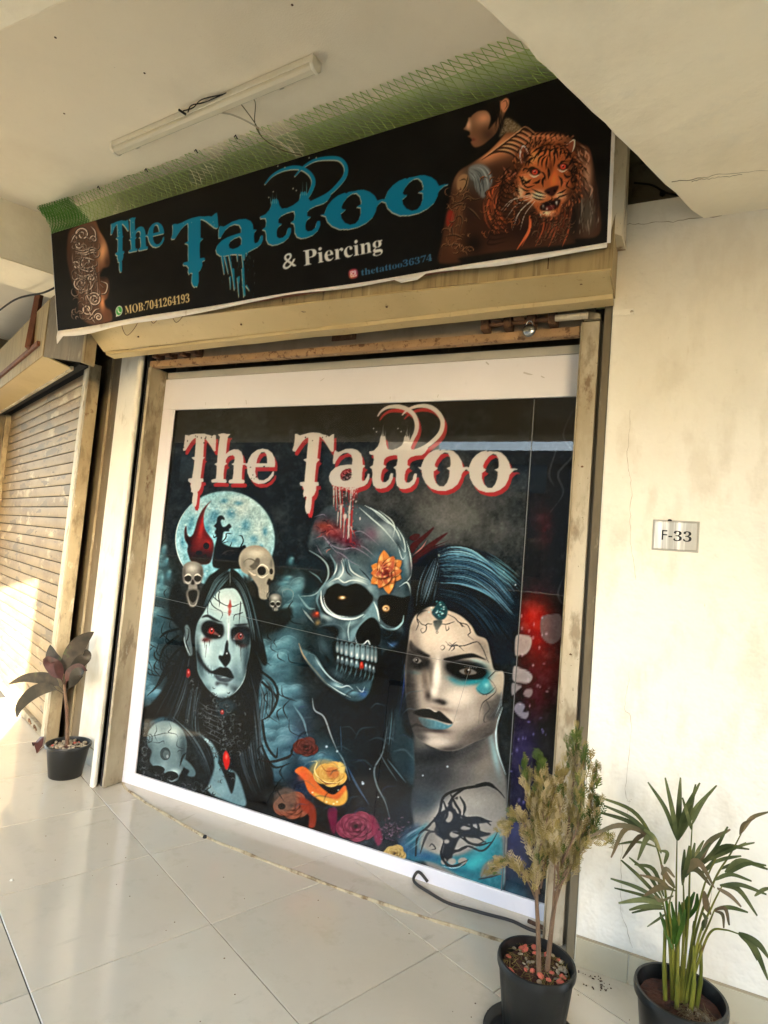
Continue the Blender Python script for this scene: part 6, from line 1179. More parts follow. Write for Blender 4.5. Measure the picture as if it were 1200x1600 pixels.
    for p,w in (((345,600,400,570,450,600,500,585,560,590,620,615),1.),((430,440,445,510,420,560,370,590),1.1),((480,440,500,510,550,550,620,580),1.),((400,460,390,520,350,570),.9)): S.line(D(*p), w, (214,226,228), .8, 1., (.1,.1))
    for p,w in (((460,450,470,520,510,560),1.),((380,480,370,540,320,600),1.2),((560,500,610,550,660,610),.9)): S.line(D(*p), w, (34,44,50), .75, 1.2, (.1,.1))
    CK = D(262,740,300,820,380,850,480,868,590,850,560,900,500,950,480,1040,430,1050,400,985,330,930,290,890)
    S.fill(CK, (70,92,102), .85, 1.6); S.shade(CK, dd((320,850,60,26,20,(176,198,204),.8),(500,890,60,26,-20,(140,168,176),.8),(450,980,26,50,0,(120,148,156),.7),(380,930,40,26,20,(30,38,42),.85),(300,880,30,30,0,(40,52,58),.7)))
    S.fill(D(290,925,350,915,410,945,400,1000,370,1020,320,980), (26,30,33), .9, 1.6)
    S.line(D(285,660,288,740,330,812,420,858,520,864,595,832), 1.3, (206,220,224), .9, 1., (.2,.2)); S.line(D(500,870,480,940,490,1040), 1.1, (176,200,206), .7, 1., (.1,.1))
    CN = D(600,60,700,100,800,180,870,270,920,380,935,520,915,640,860,600,880,480,850,360,760,260,660,170)
    S.shade(CN, dd((780,230,80,40,45,(156,172,180),.7),(890,430,24,90,-8,(130,158,168),.7),(700,140,60,24,30,(60,72,80),.7),(840,330,26,60,-30,(48,62,70),.7)))
    for i in range(26):
        a = S.rng.random(); x, y = 230+a*330, 130+S.rng.random()*260; q = S.rng.random()*6.28; S.line(D(x,y,x+26*math.cos(q),y+16*math.sin(q),x+55*math.cos(q+.6),y+40*math.sin(q+.6)), .7, [(150,50,54),(90,34,44),(60,44,58),(190,110,100),(36,32,38)][i%5], .6, 1., (.1,.1))
    # flower
    fx, fy = one(D,755,525)
    for q, (n, L, w, a0) in enumerate(((6,30,10.5,.2),(6,24,9.5,.75),(5,17,8,.1),(4,10,6,.5))):
        for i in range(n):
            a = a0+i*6.283/n; petal(fx, fy, a, L*(.85+.3*((i*5)%3)/2), w, (132,62,34), (200-10*q,132-18*q,70), (232,188,124))
    S.blob(fx, fy, 4, 4, (110,46,26), .8)
    S.fill(D(270,900,330,940,385,1010,380,1120,420,1210,520,1270,640,1300,620,1340,480,1350,380,1300,300,1220,240,1140,210,1100,240,1000), (40,52,58), .8, 3.); S.shade(D(230,980,330,960,390,1060,420,1210,520,1280,480,1340,360,1290,280,1200,220,1100), dd((300,1060,40,80,-20,(74,98,106),.7),(400,1260,60,30,35,(70,94,104),.7),(330,1150,20,60,-30,(22,26,28),.7)))
    # teeth, redrawn one by one
    S.fill(D(372,1030,460,1026,560,1046,705,1066,715,1150,700,1262,640,1290,540,1262,440,1215,385,1140), (20,23,25), .95, 1.)
    ux = [392,420,452,488,528,568,606,640,668,692]
    for i in range(9):
        x0, x1 = ux[i], ux[i+1]-4; yt = 1036+i*4.5; yb = 1112+i*9-6*abs(i-4)*.4; sh = 1-.07*abs(i-4)
        P = D(x0+3,yt,(x0+x1)/2,yt-14,x1-3,yt+2,x1+2,(yt+yb)/2,x1-1,yb-3,(x0+x1)/2,yb+6,x0+1,yb-4,x0-2,(yt+yb)/2)
        S.fill(P, np.array((132,158,166))*sh, 1, .25); S.shade(P, dd(((x0+x1)/2-3,yb-24,9,22,0,np.minimum(np.array((232,238,236))*sh,240),.9),((x0+x1)/2,yt+4,14,14,0,(54,72,78),.75),(x1,(yt+yb)/2,5,40,0,(50,66,72),.6)))
    lx = [396,424,456,490,526,562,596,626,654,678]
    for i in range(9):
        x0, x1 = lx[i], lx[i+1]-5; yt = 1126+i*9.5; yb = yt+52; sh = .92-.06*abs(i-4)
        c0 = (176,62,52) if i == 5 else (112,138,146)
        P = D(x0+4,yt+4,(x0+x1)/2,yt-5,x1-3,yt+6,x1+1,yb-10,(x0+x1)/2,yb+4,x0,yb-8)
        S.fill(P, np.array(c0)*sh, 1, .25); S.shade(P, dd(((x0+x1)/2-3,yt+14,8,14,0,(214,224,224) if i != 5 else (226,120,104),.8),((x0+x1)/2,yb,14,12,0,(44,56,62),.8)))
        S.line(D((x0+x1)/2,yb+4,(x0+x1)/2-6,yb+34,(x0+x1)/2-16,yb+62), 1., (86,114,122), .7, 1., (.3,.1))
    JW = D(205,1108,250,1140,300,1220,360,1290,440,1330,540,1330,620,1310,650,1310,640,1370,590,1440,500,1450,420,1405,330,1340,250,1250,180,1160)
    S.fill(JW, (62,88,98), .8, 1.6); S.shade(JW, dd((270,1180,30,50,-40,(140,168,176),.8),(400,1340,60,24,20,(150,184,192),.85),(510,1390,60,26,0,(120,164,178),.8),(590,1400,40,36,0,(60,96,150),.8),(330,1290,26,40,-40,(46,62,70),.7),(460,1420,50,14,10,(40,56,64),.7)))
    for p in ((240,1140,300,1230,370,1300,440,1335),(380,1340,430,1355,480,1345,520,1375),(540,1350,580,1390,600,1350),(330,1330,420,1390,500,1430)): S.line(D(*p), .8, (206,222,224), .75, .9, (.1,.1))
    # airbrushed modelling of both faces
    S.shade(FC, [f(x,y,rx,ry,r,c,a) for x,y,rx,ry,r,c,a in ((175,720,60,240,4,(66,62,60),.75),(250,640,26,110,-4,(96,86,78),.6),(230,930,90,90,-25,(84,78,74),.6),(610,830,110,150,20,(110,100,92),.55),(560,980,160,60,-24,(78,72,68),.7),(450,760,80,50,0,(226,214,200),.6),(330,600,20,110,3,(240,230,218),.7),(340,400,120,60,0,(214,200,184),.5),(600,430,60,70,-20,(120,112,104),.6),(200,400,40,80,10,(110,102,96),.6),(360,830,90,20,8,(120,106,98),.6),(300,990,70,24,4,(206,194,182),.6),(330,965,90,16,4,(70,62,62),.7),(690,700,40,110,0,(150,140,128),.5))])
    S.shade(FACE, [d(x,y,rx,ry,r,c,a) for x,y,rx,ry,r,c,a in ((740,980,70,330,-3,(66,86,92),.6),(640,1260,80,120,-20,(84,106,112),.6),(250,1220,70,150,-14,(70,92,98),.65),(420,1180,60,40,20,(104,130,134),.5),(520,520,140,80,0,(214,224,222),.5),(560,760,16,140,0,(222,232,230),.6),(620,900,24,120,0,(110,134,138),.5),(330,980,50,110,0,(206,224,222),.5),(230,780,26,120,0,(110,136,140),.5),(500,1440,70,40,0,(196,216,214),.5),(400,1110,50,60,0,(150,176,178),.4))])
    S.shade(FC, [f(x,y,rx,ry,r,c,a) for x,y,rx,ry,r,c,a in ((330,380,170,100,0,(228,214,198),.6),(470,760,110,70,0,(232,220,206),.6),(330,640,22,120,3,(244,236,226),.6),(560,860,80,80,-20,(206,194,180),.5),(330,1035,90,26,5,(222,210,198),.6),(700,660,40,60,0,(196,186,170),.5))])
    # ---- smoke and tendrils in the dark between the figures
    for i in range(46):
        x, y = 455+S.rng.random()*180, 1085+S.rng.random()*210
        if x > 600 and y > 1180: continue
        q = -1.2+S.rng.random()*1.2; L = 14+26*S.rng.random(); S.line(np.array([(x,y),(x+L*.5*math.cos(q),y+L*.5*math.sin(q)),(x+L*math.cos(q+.5),y+L*math.sin(q+.5))]), .6+S.rng.random()*1.4, [(70,94,104),(40,52,60),(96,118,126),(52,60,96),(20,23,26)][i%5], .35, 2., (.1,.1))
    for i in range(60):
        x, y = (400+S.rng.random()*60 if i%2 else 218+S.rng.random()*50), 920+S.rng.random()*(300 if i%2 else 130); q = 1.2+S.rng.random()*1.2; L = 12+30*S.rng.random()
        S.line(np.array([(x,y),(x+L*.5*math.cos(q),y+L*.5*math.sin(q)),(x+L*math.cos(q-.6),y+L*math.sin(q-.6))]), .5+S.rng.random()*.6, (24,27,30), .7, .9, (.2,.1))
    # ---- hair of the right figure: sweep of fine strands and stray ends
    S.fill(B(372,950,376,880,430,815,490,790,500,900,470,1000,440,1050,390,1080), (22,26,31), .85, 3)
    S.strands(B(470,790,430,860,400,940,385,1060), B(500,820,485,900,460,980,430,1050), 46, .5, [(84,108,124),(30,38,46),(130,156,170),(16,20,24)], .7, 1.4)
    S.strands(B(500,800,640,800,760,860,870,1000), B(520,900,640,920,740,980,868,1120), 150, .45, [(70,112,140),(26,36,46),(14,18,22),(124,170,194),(44,70,98)], .7, 2.2)
    S.strands(B(540,960,640,1000,720,1070,800,1210), B(600,1000,700,1060,780,1140,868,1260), 70, .5, [(20,26,32),(52,78,98),(34,48,60),(12,15,18)], .75, 2)
    S.strands(B(700,800,790,850,850,900,880,930), B(760,880,820,930,860,960,890,990), 26, .5, [(90,140,160),(120,170,184)], .6, 3)
    # ---- shoulder web
    for p in ((800,470,815,520,800,560),(830,440,850,480,870,520,850,560),(870,450,890,490,880,540),(850,520,900,540,960,545,1005,555),(850,560,910,575,960,600,1000,605),(840,600,880,610,940,620,985,650),(780,600,740,600,720,630,700,690),(800,640,790,700,830,745,900,720),(760,540,780,590,800,620),(900,540,920,575,910,600),(940,548,950,590,940,620),(880,600,900,640,950,655,1010,640),(810,660,850,680,900,665)): S.line(F(*p), 2.1, (32,34,38), .92, .8, (.5,.2))
    S.shade(F(680,690,730,560,800,470,900,420,1000,430,1060,470,1055,600,960,660,860,690,780,700), [(*one(F,940,480),22,16,10,(206,196,182),.5),(*one(F,740,620),14,26,20,(120,116,110),.6)])
    S.noise(None, 2.2, 2.6, seed=81)
    crisp(S, .32, 1.8); crisp(S, .22, 8)
    # ---- printed name
    G = logo()
    put_logo(S, G, (168,52,54), 3.6, 6.2)
    sp = []
    for P, n in ((G['The'][0][0], 16), (G['Tattoo'][0][0], 14)):
        x0, y0 = P.min(0); 
        for _ in range(n): sp.append((x0+S.rng.random()*50, y0+2+S.rng.random()**2*24, .5+S.rng.random()*.9, (52,48,46)))
    put_logo(S, G, (206,202,198), specks=None)
    for g in (G['The'][0][0], G['Tattoo'][0][0], G['The'][2][0]):
        x0, y0 = g.min(0); x1, y1 = g.max(0)
        for _ in range(15):
            x, y = x0+S.rng.random()*(x1-x0), y0+(.02+.2*S.rng.random() if g is not G['The'][2][0] else .5+.4*S.rng.random())*(y1-y0)
            c = S.get(np.array([x]), np.array([y]))[0]
            if c.min() > .6: S.disc(x, y, .5+S.rng.random()*.8, .6+S.rng.random(), (44,42,40))
    for base in ((858,0),(1085,3)):
        for q in range(5):
            x = base[0]-18+q*10; S.line(L1(x,380+base[1],x+1,290-30*((q*7)%3)+base[1]+(0 if q==2 else 30)), .8, (206,202,198), .9, .7, (1,0))
    for x,y in ((772,268),(800,298),(1000,268),(1030,298)): S.disc(*one(L1,x,y), .9, 1.1, (206,202,198))
    b, m = S.polymask(spl(L1(460,700,480,668,515,648,555,645,566,670,558,728,530,752,490,756,465,738),True)); S.put(b, m, (96,40,42), .5); S.noise(L1(470,700,560,650,560,740,490,750), 60, 1.6, 1, seed=71)
    b = S.box(510,755,565,830); 
    for _ in range(120):
        x, y = one(L1, 390+S.rng.random()*230, 815+S.rng.random()**1.6*260); S.blob(x, y, .5+S.rng.random()*.8, .6+S.rng.random()*1.6, (206,202,198) if S.rng.random() < .55 else (150,44,48), .8)
    S.disc(*one(L1,505,1090), 3.2, 4, (214,206,202), .95, 0, .5); S.disc(*one(L1,645,1112), 1.2, 2.6, (214,206,202))
    np.clip(S.a, 0, 1, out=S.a)
    return S
# ---------------------------------------------------------------- printed banner
def serif(t):
    o = ''
    for c in t:
        if 'A' <= c <= 'Z': o += chr(0x1D400+ord(c)-65)
        elif 'a' <= c <= 'z': o += chr(0x1D41A+ord(c)-97)
        elif '0' <= c <= '9': o += chr(0x1D7CE+ord(c)-48)
        else: o += c
    return o
def text_mesh(t):
    cu = bpy.data.curves.new('text', 'FONT'); cu.body = t; cu.resolution_u = 4
    ob = bpy.data.objects.new('text', cu); bpy.context.collection.objects.link(ob)
    dg = bpy.context.evaluated_depsgraph_get(); me = bpy.data.meshes.new_from_object(ob.evaluated_get(dg))
    bpy.data.objects.remove(ob); bpy.data.curves.remove(cu)
    return me
def text_edges(t):
    me = text_mesh(t); v = np.array([q.co[:2] for q in me.vertices]); cnt = {}
    for p in me.polygons:
        for e in p.edge_keys: cnt[e] = cnt.get(e, 0)+1
    e = np.array([k for k, c in cnt.items() if c == 1]); bpy.data.meshes.remove(me)
    return v[e[:,0]], v[e[:,1]]
def put_text(S, t, quad, col, al=1.):
    """text stretched over a quad: bottom-left, bottom-right, top-right of the capitals, top-left"""
    a, b = text_edges(t); lo, hi = a.min(0), a.max(0); cap = .69
    f = fit([(lo[0],0),(hi[0],0),(hi[0],cap),(lo[0],cap)], quad)
    bb, m = S.polymask(f(a), 0, f(b)); S.put(bb, m, col, al)
def paint_sign():
    S = Sheet(70,110,965,525,1.5,(19,17,15))
    P, Q, R = frame(60,260,4), frame(680,120,4), frame(460,160,4)
    one = lambda f, *c: f(*c)[0]
    S.noise(None, 1.6, 30, seed=2)
    # ---- tattooed arm on the left
    ARM = S.fill(P(190,420,230,380,300,350,350,340,362,345,380,400,420,470,440,540,440,620,400,640,380,690,430,700,440,760,430,820,410,840,420,880,450,900,460,960,400,980,330,985,280,960,250,900,245,820,215,740,195,660,180,560), (92,60,44), 1, 1.2)
    S.shade(ARM, [(*one(P,x,y),rx/4,ry/4,r,c,a) for x,y,rx,ry,r,c,a in ((205,560,40,200,0,(44,28,22),.8),(400,530,34,90,10,(196,142,98),.9),(390,420,24,70,-15,(150,100,70),.7),(395,850,22,60,0,(190,130,90),.9),(400,690,40,40,0,(40,26,20),.9),(430,600,20,40,0,(60,40,30),.8),(300,450,70,70,0,(120,84,62),.6),(260,900,40,60,0,(34,22,18),.8),(440,930,20,40,0,(80,50,34),.6),(410,760,36,40,0,(70,46,34),.8))])
    INK, LI = (38,32,30), (196,176,158)
    S.fill(P(205,440,260,380,340,360,370,430,375,500,360,580,360,680,380,760,370,860,400,970,300,970,260,880,250,780,215,700,200,560), (70,54,46), .75, 2)
    def spiral(cx, cy, r, turns, a0, w, c):
        t = np.linspace(0, 1, 26); a = a0+t*turns*6.283; rr = r*(1-.86*t)
        S.line(np.stack([cx+rr*np.cos(a), cy+rr*np.sin(a)],1), w, c, .9, .8, (.6,.3), sp=False)
    for cx,cy,r,tn,a0 in ((275,425,46,1.7,2.2),(258,730,44,2.,1.),(345,830,44,2.,4.),(300,600,46,1.2,.5),(345,455,24,1.2,3.),(250,490,26,1.1,0),(330,700,24,1.3,2.),(300,890,34,1.2,1.),(370,940,26,1.6,3.),(235,620,26,1.1,4.)):
        x, y = one(P,cx,cy); spiral(x,y,r/4*1.08,tn,a0,1.7,INK); spiral(x,y,r/4,tn,a0,1.0,LI)
    for p in ((235,520,280,530,330,510,365,520),(235,545,290,555,340,540,365,545),(230,535,285,545,335,525,368,532),(215,600,260,640,320,660,355,640),(220,660,270,690,330,680,360,720),(250,790,300,780,330,760,350,720),(270,860,310,900,330,950,350,980),(290,640,340,640,365,700),(205,480,225,440,260,400),(330,380,355,410,360,460),(290,960,320,940,350,900,380,890),(240,580,300,575,350,590),(310,740,300,800,320,850),(390,720,430,740,420,790,390,800),(385,740,405,760)): S.line(P(*p), 1.5, INK, .9, .9, (.3,.3)); S.line(P(*p)+np.array([-.4,-.7]), .8, LI, .85, .8, (.2,.2))
    S.strands(P(215,430,200,560,230,700,260,850), P(370,420,365,600,370,760,380,960), 46, .55, [LI,INK,(120,96,80)], .6, 3, .8)
    for _ in range(90):
        x, y = one(P, 215+S.rng.random()*150, 380+S.rng.random()*570); r = 2+4*S.rng.random(); a = S.rng.random()*6.28; t = np.linspace(a, a+2+2.5*S.rng.random(), 8); L = np.stack([x+r*np.cos(t), y+r*1.15*np.sin(t)],1)
        S.line(L+np.array([.5,.6]), 1.0, INK, .8, .8, (.3,.3), False); S.line(L, .5, (160,138,120) if S.rng.random() < .5 else (110,88,72), .8, .7, (.2,.2), False)
    # ---- figure with the tiger tattoo on the right
    BK = S.fill(Q(90,760,110,660,150,590,230,540,330,470,400,400,440,350,490,300,560,340,640,350,760,345,840,380,900,400,960,450,990,560,1000,640,1020,760,1025,980,870,1010,860,1040,600,1070,170,1130,160,1160,20,1160,40,1030,60,900), (58,36,26), 1, 1.5)
    S.shade(BK, [(*one(Q,x,y),rx/4,ry/4,r,c,a) for x,y,rx,ry,r,c,a in ((440,430,160,90,-20,(206,132,88),.95),(330,500,120,50,-30,(196,126,86),.8),(700,380,160,40,5,(206,122,78),.9),(560,380,80,60,0,(190,110,74),.7),(950,600,36,120,0,(176,132,104),.9),(960,480,40,70,0,(110,66,48),.7),(150,640,70,90,0,(128,92,66),.8),(150,860,40,140,0,(120,76,48),.85),(110,1000,50,120,0,(92,56,36),.8),(250,640,90,100,0,(70,70,66),.8),(220,850,60,140,0,(46,30,24),.9),(500,950,300,130,0,(34,20,16),.95),(400,800,60,140,0,(60,32,22),.8),(950,860,70,150,0,(70,64,56),.9),(860,900,60,160,0,(20,16,14),.9),(1010,560,30,200,0,(26,20,18),.9),(700,600,200,200,0,(120,60,34),.5),(240,1050,80,90,0,(16,12,10),.9))])
    # face in profile, hair
    S.fill(Q(215,250,205,275,190,310,175,328,200,335,215,345,215,365,200,372,225,385,232,400,222,410,245,440,290,430,340,390,380,350,400,300,430,240,440,180,400,150,300,190), (104,72,52), 1, .6)
    S.shade(Q(215,250,205,275,190,310,175,328,200,335,215,345,215,365,200,372,225,385,232,400,222,410,245,440,290,430,340,390,380,350,400,300,430,240,440,180,400,150,300,190), [(*one(Q,300,260),18,14,-20,(196,138,104),.9),(*one(Q,205,300),6,12,0,(206,156,122),.9),(*one(Q,240,400),12,10,0,(120,78,58),.8),(*one(Q,330,360),14,16,-30,(60,40,32),.8),(*one(Q,232,392),5,3,0,(90,44,40),.9)])
    S.fill(Q(170,215,250,190,330,170,400,150,400,240,360,300,330,330,345,260,320,215,270,215,235,235,215,255), (20,17,15), .97, .6); S.fill(Q(440,140,520,120,740,40,1040,330,1060,400,960,430,880,400,800,350,660,340,560,330,480,270,450,210), (16,14,13), 1, 1.5)
    S.fill(Q(410,160,440,135,460,150,455,190,430,225,410,200), (176,116,84), 1, .5); S.line(Q(415,165,440,150,448,180,430,210), .8, (80,48,36), .9)
    S.fill(Q(440,260,480,270,540,320,520,350,440,350,400,380,420,310), (104,88,66), .95, 1.); S.noise(Q(440,260,480,270,540,320,520,350,440,350,400,380,420,310), 12, 1.5, 1, seed=5)
    S.strands(Q(360,180,380,260,370,330,400,380), Q(430,200,420,260,440,300,450,330), 16, .6, [(20,16,14),(60,46,38)], .8, 1)
    # stripes over the shoulder
    for i in range(7): S.line(Q(290+i*36,520-i*26,380+i*30,470-i*24,470+i*24,480-i*20,540+i*14,540-i*28), 1.7, (36,24,20), .9, 1.2, (.1,.3)); S.line(Q(290+i*36,510-i*26,380+i*30,458-i*24,470+i*24,468-i*20,540+i*14,528-i*28), .8, (226,160,116), .6, 1., (.1,.3))
    for i in range(8): S.line(Q(590+i*34,420-i*4,600+i*30,370-i*2,625+i*30,350), 1.3, (30,20,16), .9, 1., (.2,.2))
    # painted woman on the upper arm
    S.fill(Q(210,570,270,545,330,570,355,640,340,700,300,760,270,720,260,650,220,640), (108,112,110), .9, 1.5); S.strands(Q(230,560,300,570,340,640,345,740), Q(210,600,240,640,250,700,260,760), 30, .6, [(150,154,150),(40,40,40),(90,94,92)], .8, 1.5)
    S.fill(Q(140,640,170,610,205,620,200,680,165,720,140,710,135,680), (140,104,72), .95, .8); S.line(Q(150,650,180,640,195,655), .9, (34,24,20), .9); S.line(Q(140,710,160,705,155,690), .9, (60,30,26), .9); S.line(Q(205,610,190,680,160,725), 1., (30,24,20), .9)
    for p in ((100,800,160,780,200,750,240,770,290,760),(90,830,140,800,190,800),(110,900,150,870,170,900,150,980),(60,1000,120,990,170,1010),(60,1060,130,1050,165,1070),(200,820,240,850,280,900),(70,960,100,950,110,990)): S.line(Q(*p), 1.4, (28,20,16), .9, 1., (.3,.3)); S.line(Q(*p)+np.array([.6,-1.1]), .7, (140,104,74), .6, 1., (.2,.2))
    S.fill(Q(75,850,105,830,120,880,105,930,70,930), (128,40,30), .9, 1)
    # tiger sweep of orange hair
    for i in range(9): S.line(Q(500-i*8,620+i*6,410-i*12,660+i*8,340-i*4+i*8,760+i*4,330+i*10,860,400+i*8,980-i*10), 1.2, [(196,92,50),(120,54,34),(40,24,18)][i%3], .9, 1., (.2,.2))
    for i in range(7): S.line(Q(600+i*40,880,590+i*40,960,540+i*42,1060), 1.2, [(150,72,46),(44,24,18)][i%2], .85, 1., (.4,.2)); 
    S.line(Q(590,870,585,960,510,1080), 2., (190,96,58), .85, 1., (.4,.2))
    for i in range(5): S.line(Q(420+i*20,560+i*10,440+i*16,600,400+i*14,640), 1.2, [(170,96,70),(40,26,22)][i%2], .8, 1.)
    # tiger head
    TH = S.fill(Q(550,560,570,500,620,440,700,410,780,410,840,450,880,530,890,620,870,700,830,760,790,800,770,860,700,872,645,850,600,790,540,770,500,750,490,690,510,620), (158,82,46), 1, 1.)
    S.shade(TH, [(*one(Q,x,y),rx/4,ry/4,r,c,a) for x,y,rx,ry,r,c,a in ((610,500,50,60,0,(232,150,84),.8),(560,640,40,50,0,(226,140,90),.8),(530,720,30,50,0,(226,190,150),.8),(640,740,60,36,0,(236,206,168),.9),(780,740,50,36,0,(220,170,130),.8),(700,850,50,20,0,(230,200,160),.9),(740,640,26,60,6,(232,110,52),.95),(720,560,20,60,6,(70,34,22),.7),(690,480,60,50,0,(210,110,60),.6),(850,560,50,120,0,(84,44,28),.85),(560,560,26,60,0,(110,58,34),.6),(660,450,60,30,0,(120,62,36),.6),(800,660,50,30,0,(190,100,64),.6),(620,600,40,24,0,(240,190,150),.7),(800,560,36,20,0,(220,150,110),.6))])
    BL = (22,16,13)
    for p in ((580,560,590,520,625,500),(570,600,600,570,640,575),(545,670,575,660,600,640),(520,620,540,640,545,680),(640,500,655,460,680,440),(675,500,690,460,700,430),(740,500,750,460,745,430),(775,500,785,460,780,430),(810,520,830,490,835,460),(830,560,850,530,860,500),(845,600,875,590,885,560),(850,660,875,650,885,620),(840,700,865,700,875,680),(560,740,580,730,600,735),(690,620,670,650,675,690),(770,620,790,650,785,690),(700,560,710,600,705,640),(655,640,640,660,610,665),(800,600,820,625,850,620)): S.line(Q(*p), 1.9, BL, .9, 1., (.1,.1))
    for ear in ((535,440,550,430,570,450,600,480,590,500,560,530,540,550,528,510),(800,430,850,400,868,395,862,450,840,480)): S.fill(Q(*ear), (120,64,44), 1, .5)
    S.line(Q(538,540,530,490,540,440,560,440,585,490), 1.1, (232,206,180), .9); S.line(Q(850,480,866,440,866,396,820,425), 1., (220,190,160), .9); S.fill(Q(545,480,570,470,575,510,550,540), (44,28,24), .9, 1)
    for p in ((600,480,640,450,690,430),(610,530,640,480,690,455),(640,560,650,510,690,480),(665,570,670,520,700,490),(690,580,695,530,705,490),(720,420,715,480,718,530),(740,430,760,470,765,520),(760,420,800,450,815,510),(790,420,835,470,850,530),(780,560,790,530,830,530),(740,560,745,510,735,470),(690,440,720,460,750,440),(560,560,575,530,610,545),(545,590,560,575,590,580),(535,650,570,690,620,680),(530,690,560,710,590,715),(545,620,555,650,590,665),(860,560,850,600,870,640),(880,600,850,640,860,680),(850,520,870,560,866,610),(840,640,820,680,850,700),(510,650,505,700,530,750),(600,700,640,720,690,735),(600,725,640,745,690,752),(605,750,640,765,680,768),(820,700,790,720,760,730),(830,730,790,745,765,748),(560,510,585,490,610,500),(650,440,700,425,740,425),(825,580,850,590,860,560),(655,590,680,610,690,650)): S.line(Q(*p), 1.35, BL, .95, .9, (.1,.1))
    for x,y,sg in ((622,596,1),(798,562,1)):
        S.fill(Q(x-36,y-8,x-10,y-24,x+25,y-16,x+36,y+4,x+8,y+20,x-22,y+14), (34,20,16), 1, .5); S.disc(*one(Q,x,y), 4.6, 4., (176,60,44)); S.disc(*one(Q,x-2,y-4), 1.3, 1.2, (236,190,160)); S.disc(*one(Q,x,y), 1.5, 1.5, (16,10,8)); S.line(Q(x-36,y+14,x-5,y+30,x+30,y+16), .9, (240,210,180), .8)
    S.fill(Q(680,715,720,690,770,680,760,715,735,745,710,740), (52,26,22), 1, .6); S.disc(*one(Q,706,722), 2.4, 1.8, (14,8,8)); S.disc(*one(Q,745,712), 2., 1.6, (14,8,8)); S.line(Q(722,742,728,765,690,785,640,795), 1., BL, .9); S.line(Q(728,765,760,760,785,745), 1., BL, .9)
    S.fill(Q(660,800,720,775,780,765,770,810,740,830,690,838,655,830), (24,12,12), 1, .5); S.fill(Q(690,812,740,800,740,826,700,832), (92,34,34), .9, .8)
    for p in ((668,800,680,826,676,802),(762,775,760,805,750,780),(690,830,698,815,702,830)): S.fill(Q(*p), (232,220,196), 1, .2, False)
    S.strands(Q(650,850,660,870,670,880), Q(750,850,745,868,735,880), 14, .5, [(236,214,184),(200,160,120)], .8, 1); S.strands(Q(500,720,490,740,500,780), Q(540,760,550,780,560,800), 14, .5, [(226,196,160),(30,20,16)], .8, 1)
    for p in ((600,740,500,760,420,850),(605,755,510,800,440,890),(610,770,530,840,480,960),(600,750,480,770,400,850),(620,780,560,860,530,960),(610,760,540,830,490,900)): S.line(Q(*p), .5, (196,180,160), .75, .7, (1,.1))
    S.strands(Q(650,880,640,960,600,1050), Q(860,740,850,880,760,1040), 60, .6, [(120,56,36),(30,18,14),(80,40,28),(150,80,52)], .7, 2)
    # forearm ink on the far right
    S.strands(Q(900,740,890,880,900,1000), Q(1010,660,1015,820,1010,980), 60, .7, [(96,90,80),(40,36,32),(130,120,104),(26,22,20)], .7, 4, .8)
    for p in ((900,420,940,460,930,520),(920,440,960,500,940,560),(890,450,900,500,930,540),(940,660,980,700,960,760)): S.line(Q(*p), 1.2, (200,150,120), .6, 1.)
    S.shade(TH, [(*one(Q,x,y),rx/4,ry/4,r,c,a) for x,y,rx,ry,r,c,a in ((880,620,36,200,0,(30,18,14),.85),(560,520,30,50,0,(60,34,22),.5),(700,420,140,26,0,(60,32,20),.6),(850,740,50,60,0,(30,18,14),.8),(500,690,24,80,0,(50,30,22),.6))])
    for _ in range(150):
        a = S.rng.random()*6.283; q = .55+.5*S.rng.random(); x, y = 700+190*q*math.cos(a), 640+215*q*math.sin(a); u, v = math.cos(a+.5*math.sin(3*a)), math.sin(a+.5*math.sin(3*a)); L = 10+22*S.rng.random()
        S.line(Q(x,y,x+u*L,y+v*L), .45+.5*S.rng.random(), [(24,16,13),(40,24,17),(214,150,96),(236,196,150)][S.rng.integers(4)], .6, .8, (.2,.1))
    for k_ in range(3): S.strands(Q(330,700,300,800,340,940,430,1000), Q(480,640,400,760,420,900,500,980), 26, .6, [(150,70,44),(40,24,18),(196,104,62)], .6, 3, .6)
    S.strands(Q(220,700,200,800,180,900,160,1050), Q(60,900,50,980,40,1060,30,1150), 40, .7, [(40,28,22),(120,84,58),(70,48,34)], .5, 4, .8)
    for i in range(150):       # scrolls over arm and back
        if i%3 == 0: x, y = 60+S.rng.random()*170, 700+S.rng.random()*420
        elif i%3 == 1: x, y = 300+S.rng.random()*200, 560+S.rng.random()*440
        else: x, y = 600+S.rng.random()*260, 880+S.rng.random()*150
        a = S.rng.random()*6.28; r = 8+20*S.rng.random(); t = np.linspace(a, a+1.6+2*S.rng.random(), 7); L = np.stack([x+r*np.cos(t), y+r*np.sin(t)],1)
        S.line(Q(*(L+2).ravel()), .9, (20,14,11), .8, .8, (.2,.2)); S.line(Q(*L.ravel()), .55, [(150,104,72),(176,96,58),(110,80,58)][i%3], .7, .7, (.2,.2))
    for i in range(9): S.line(Q(560+i*36,395-i*2,590+i*34,372,630+i*28,368), 1.1, (206,132,90), .5, .9, (.2,.2)); S.line(Q(880+i%3*24,430+i*26,930-i%2*20,450+i*30,960,480+i*34), 1., [(30,20,16),(170,110,80)][i%2], .8, .9, (.2,.2))
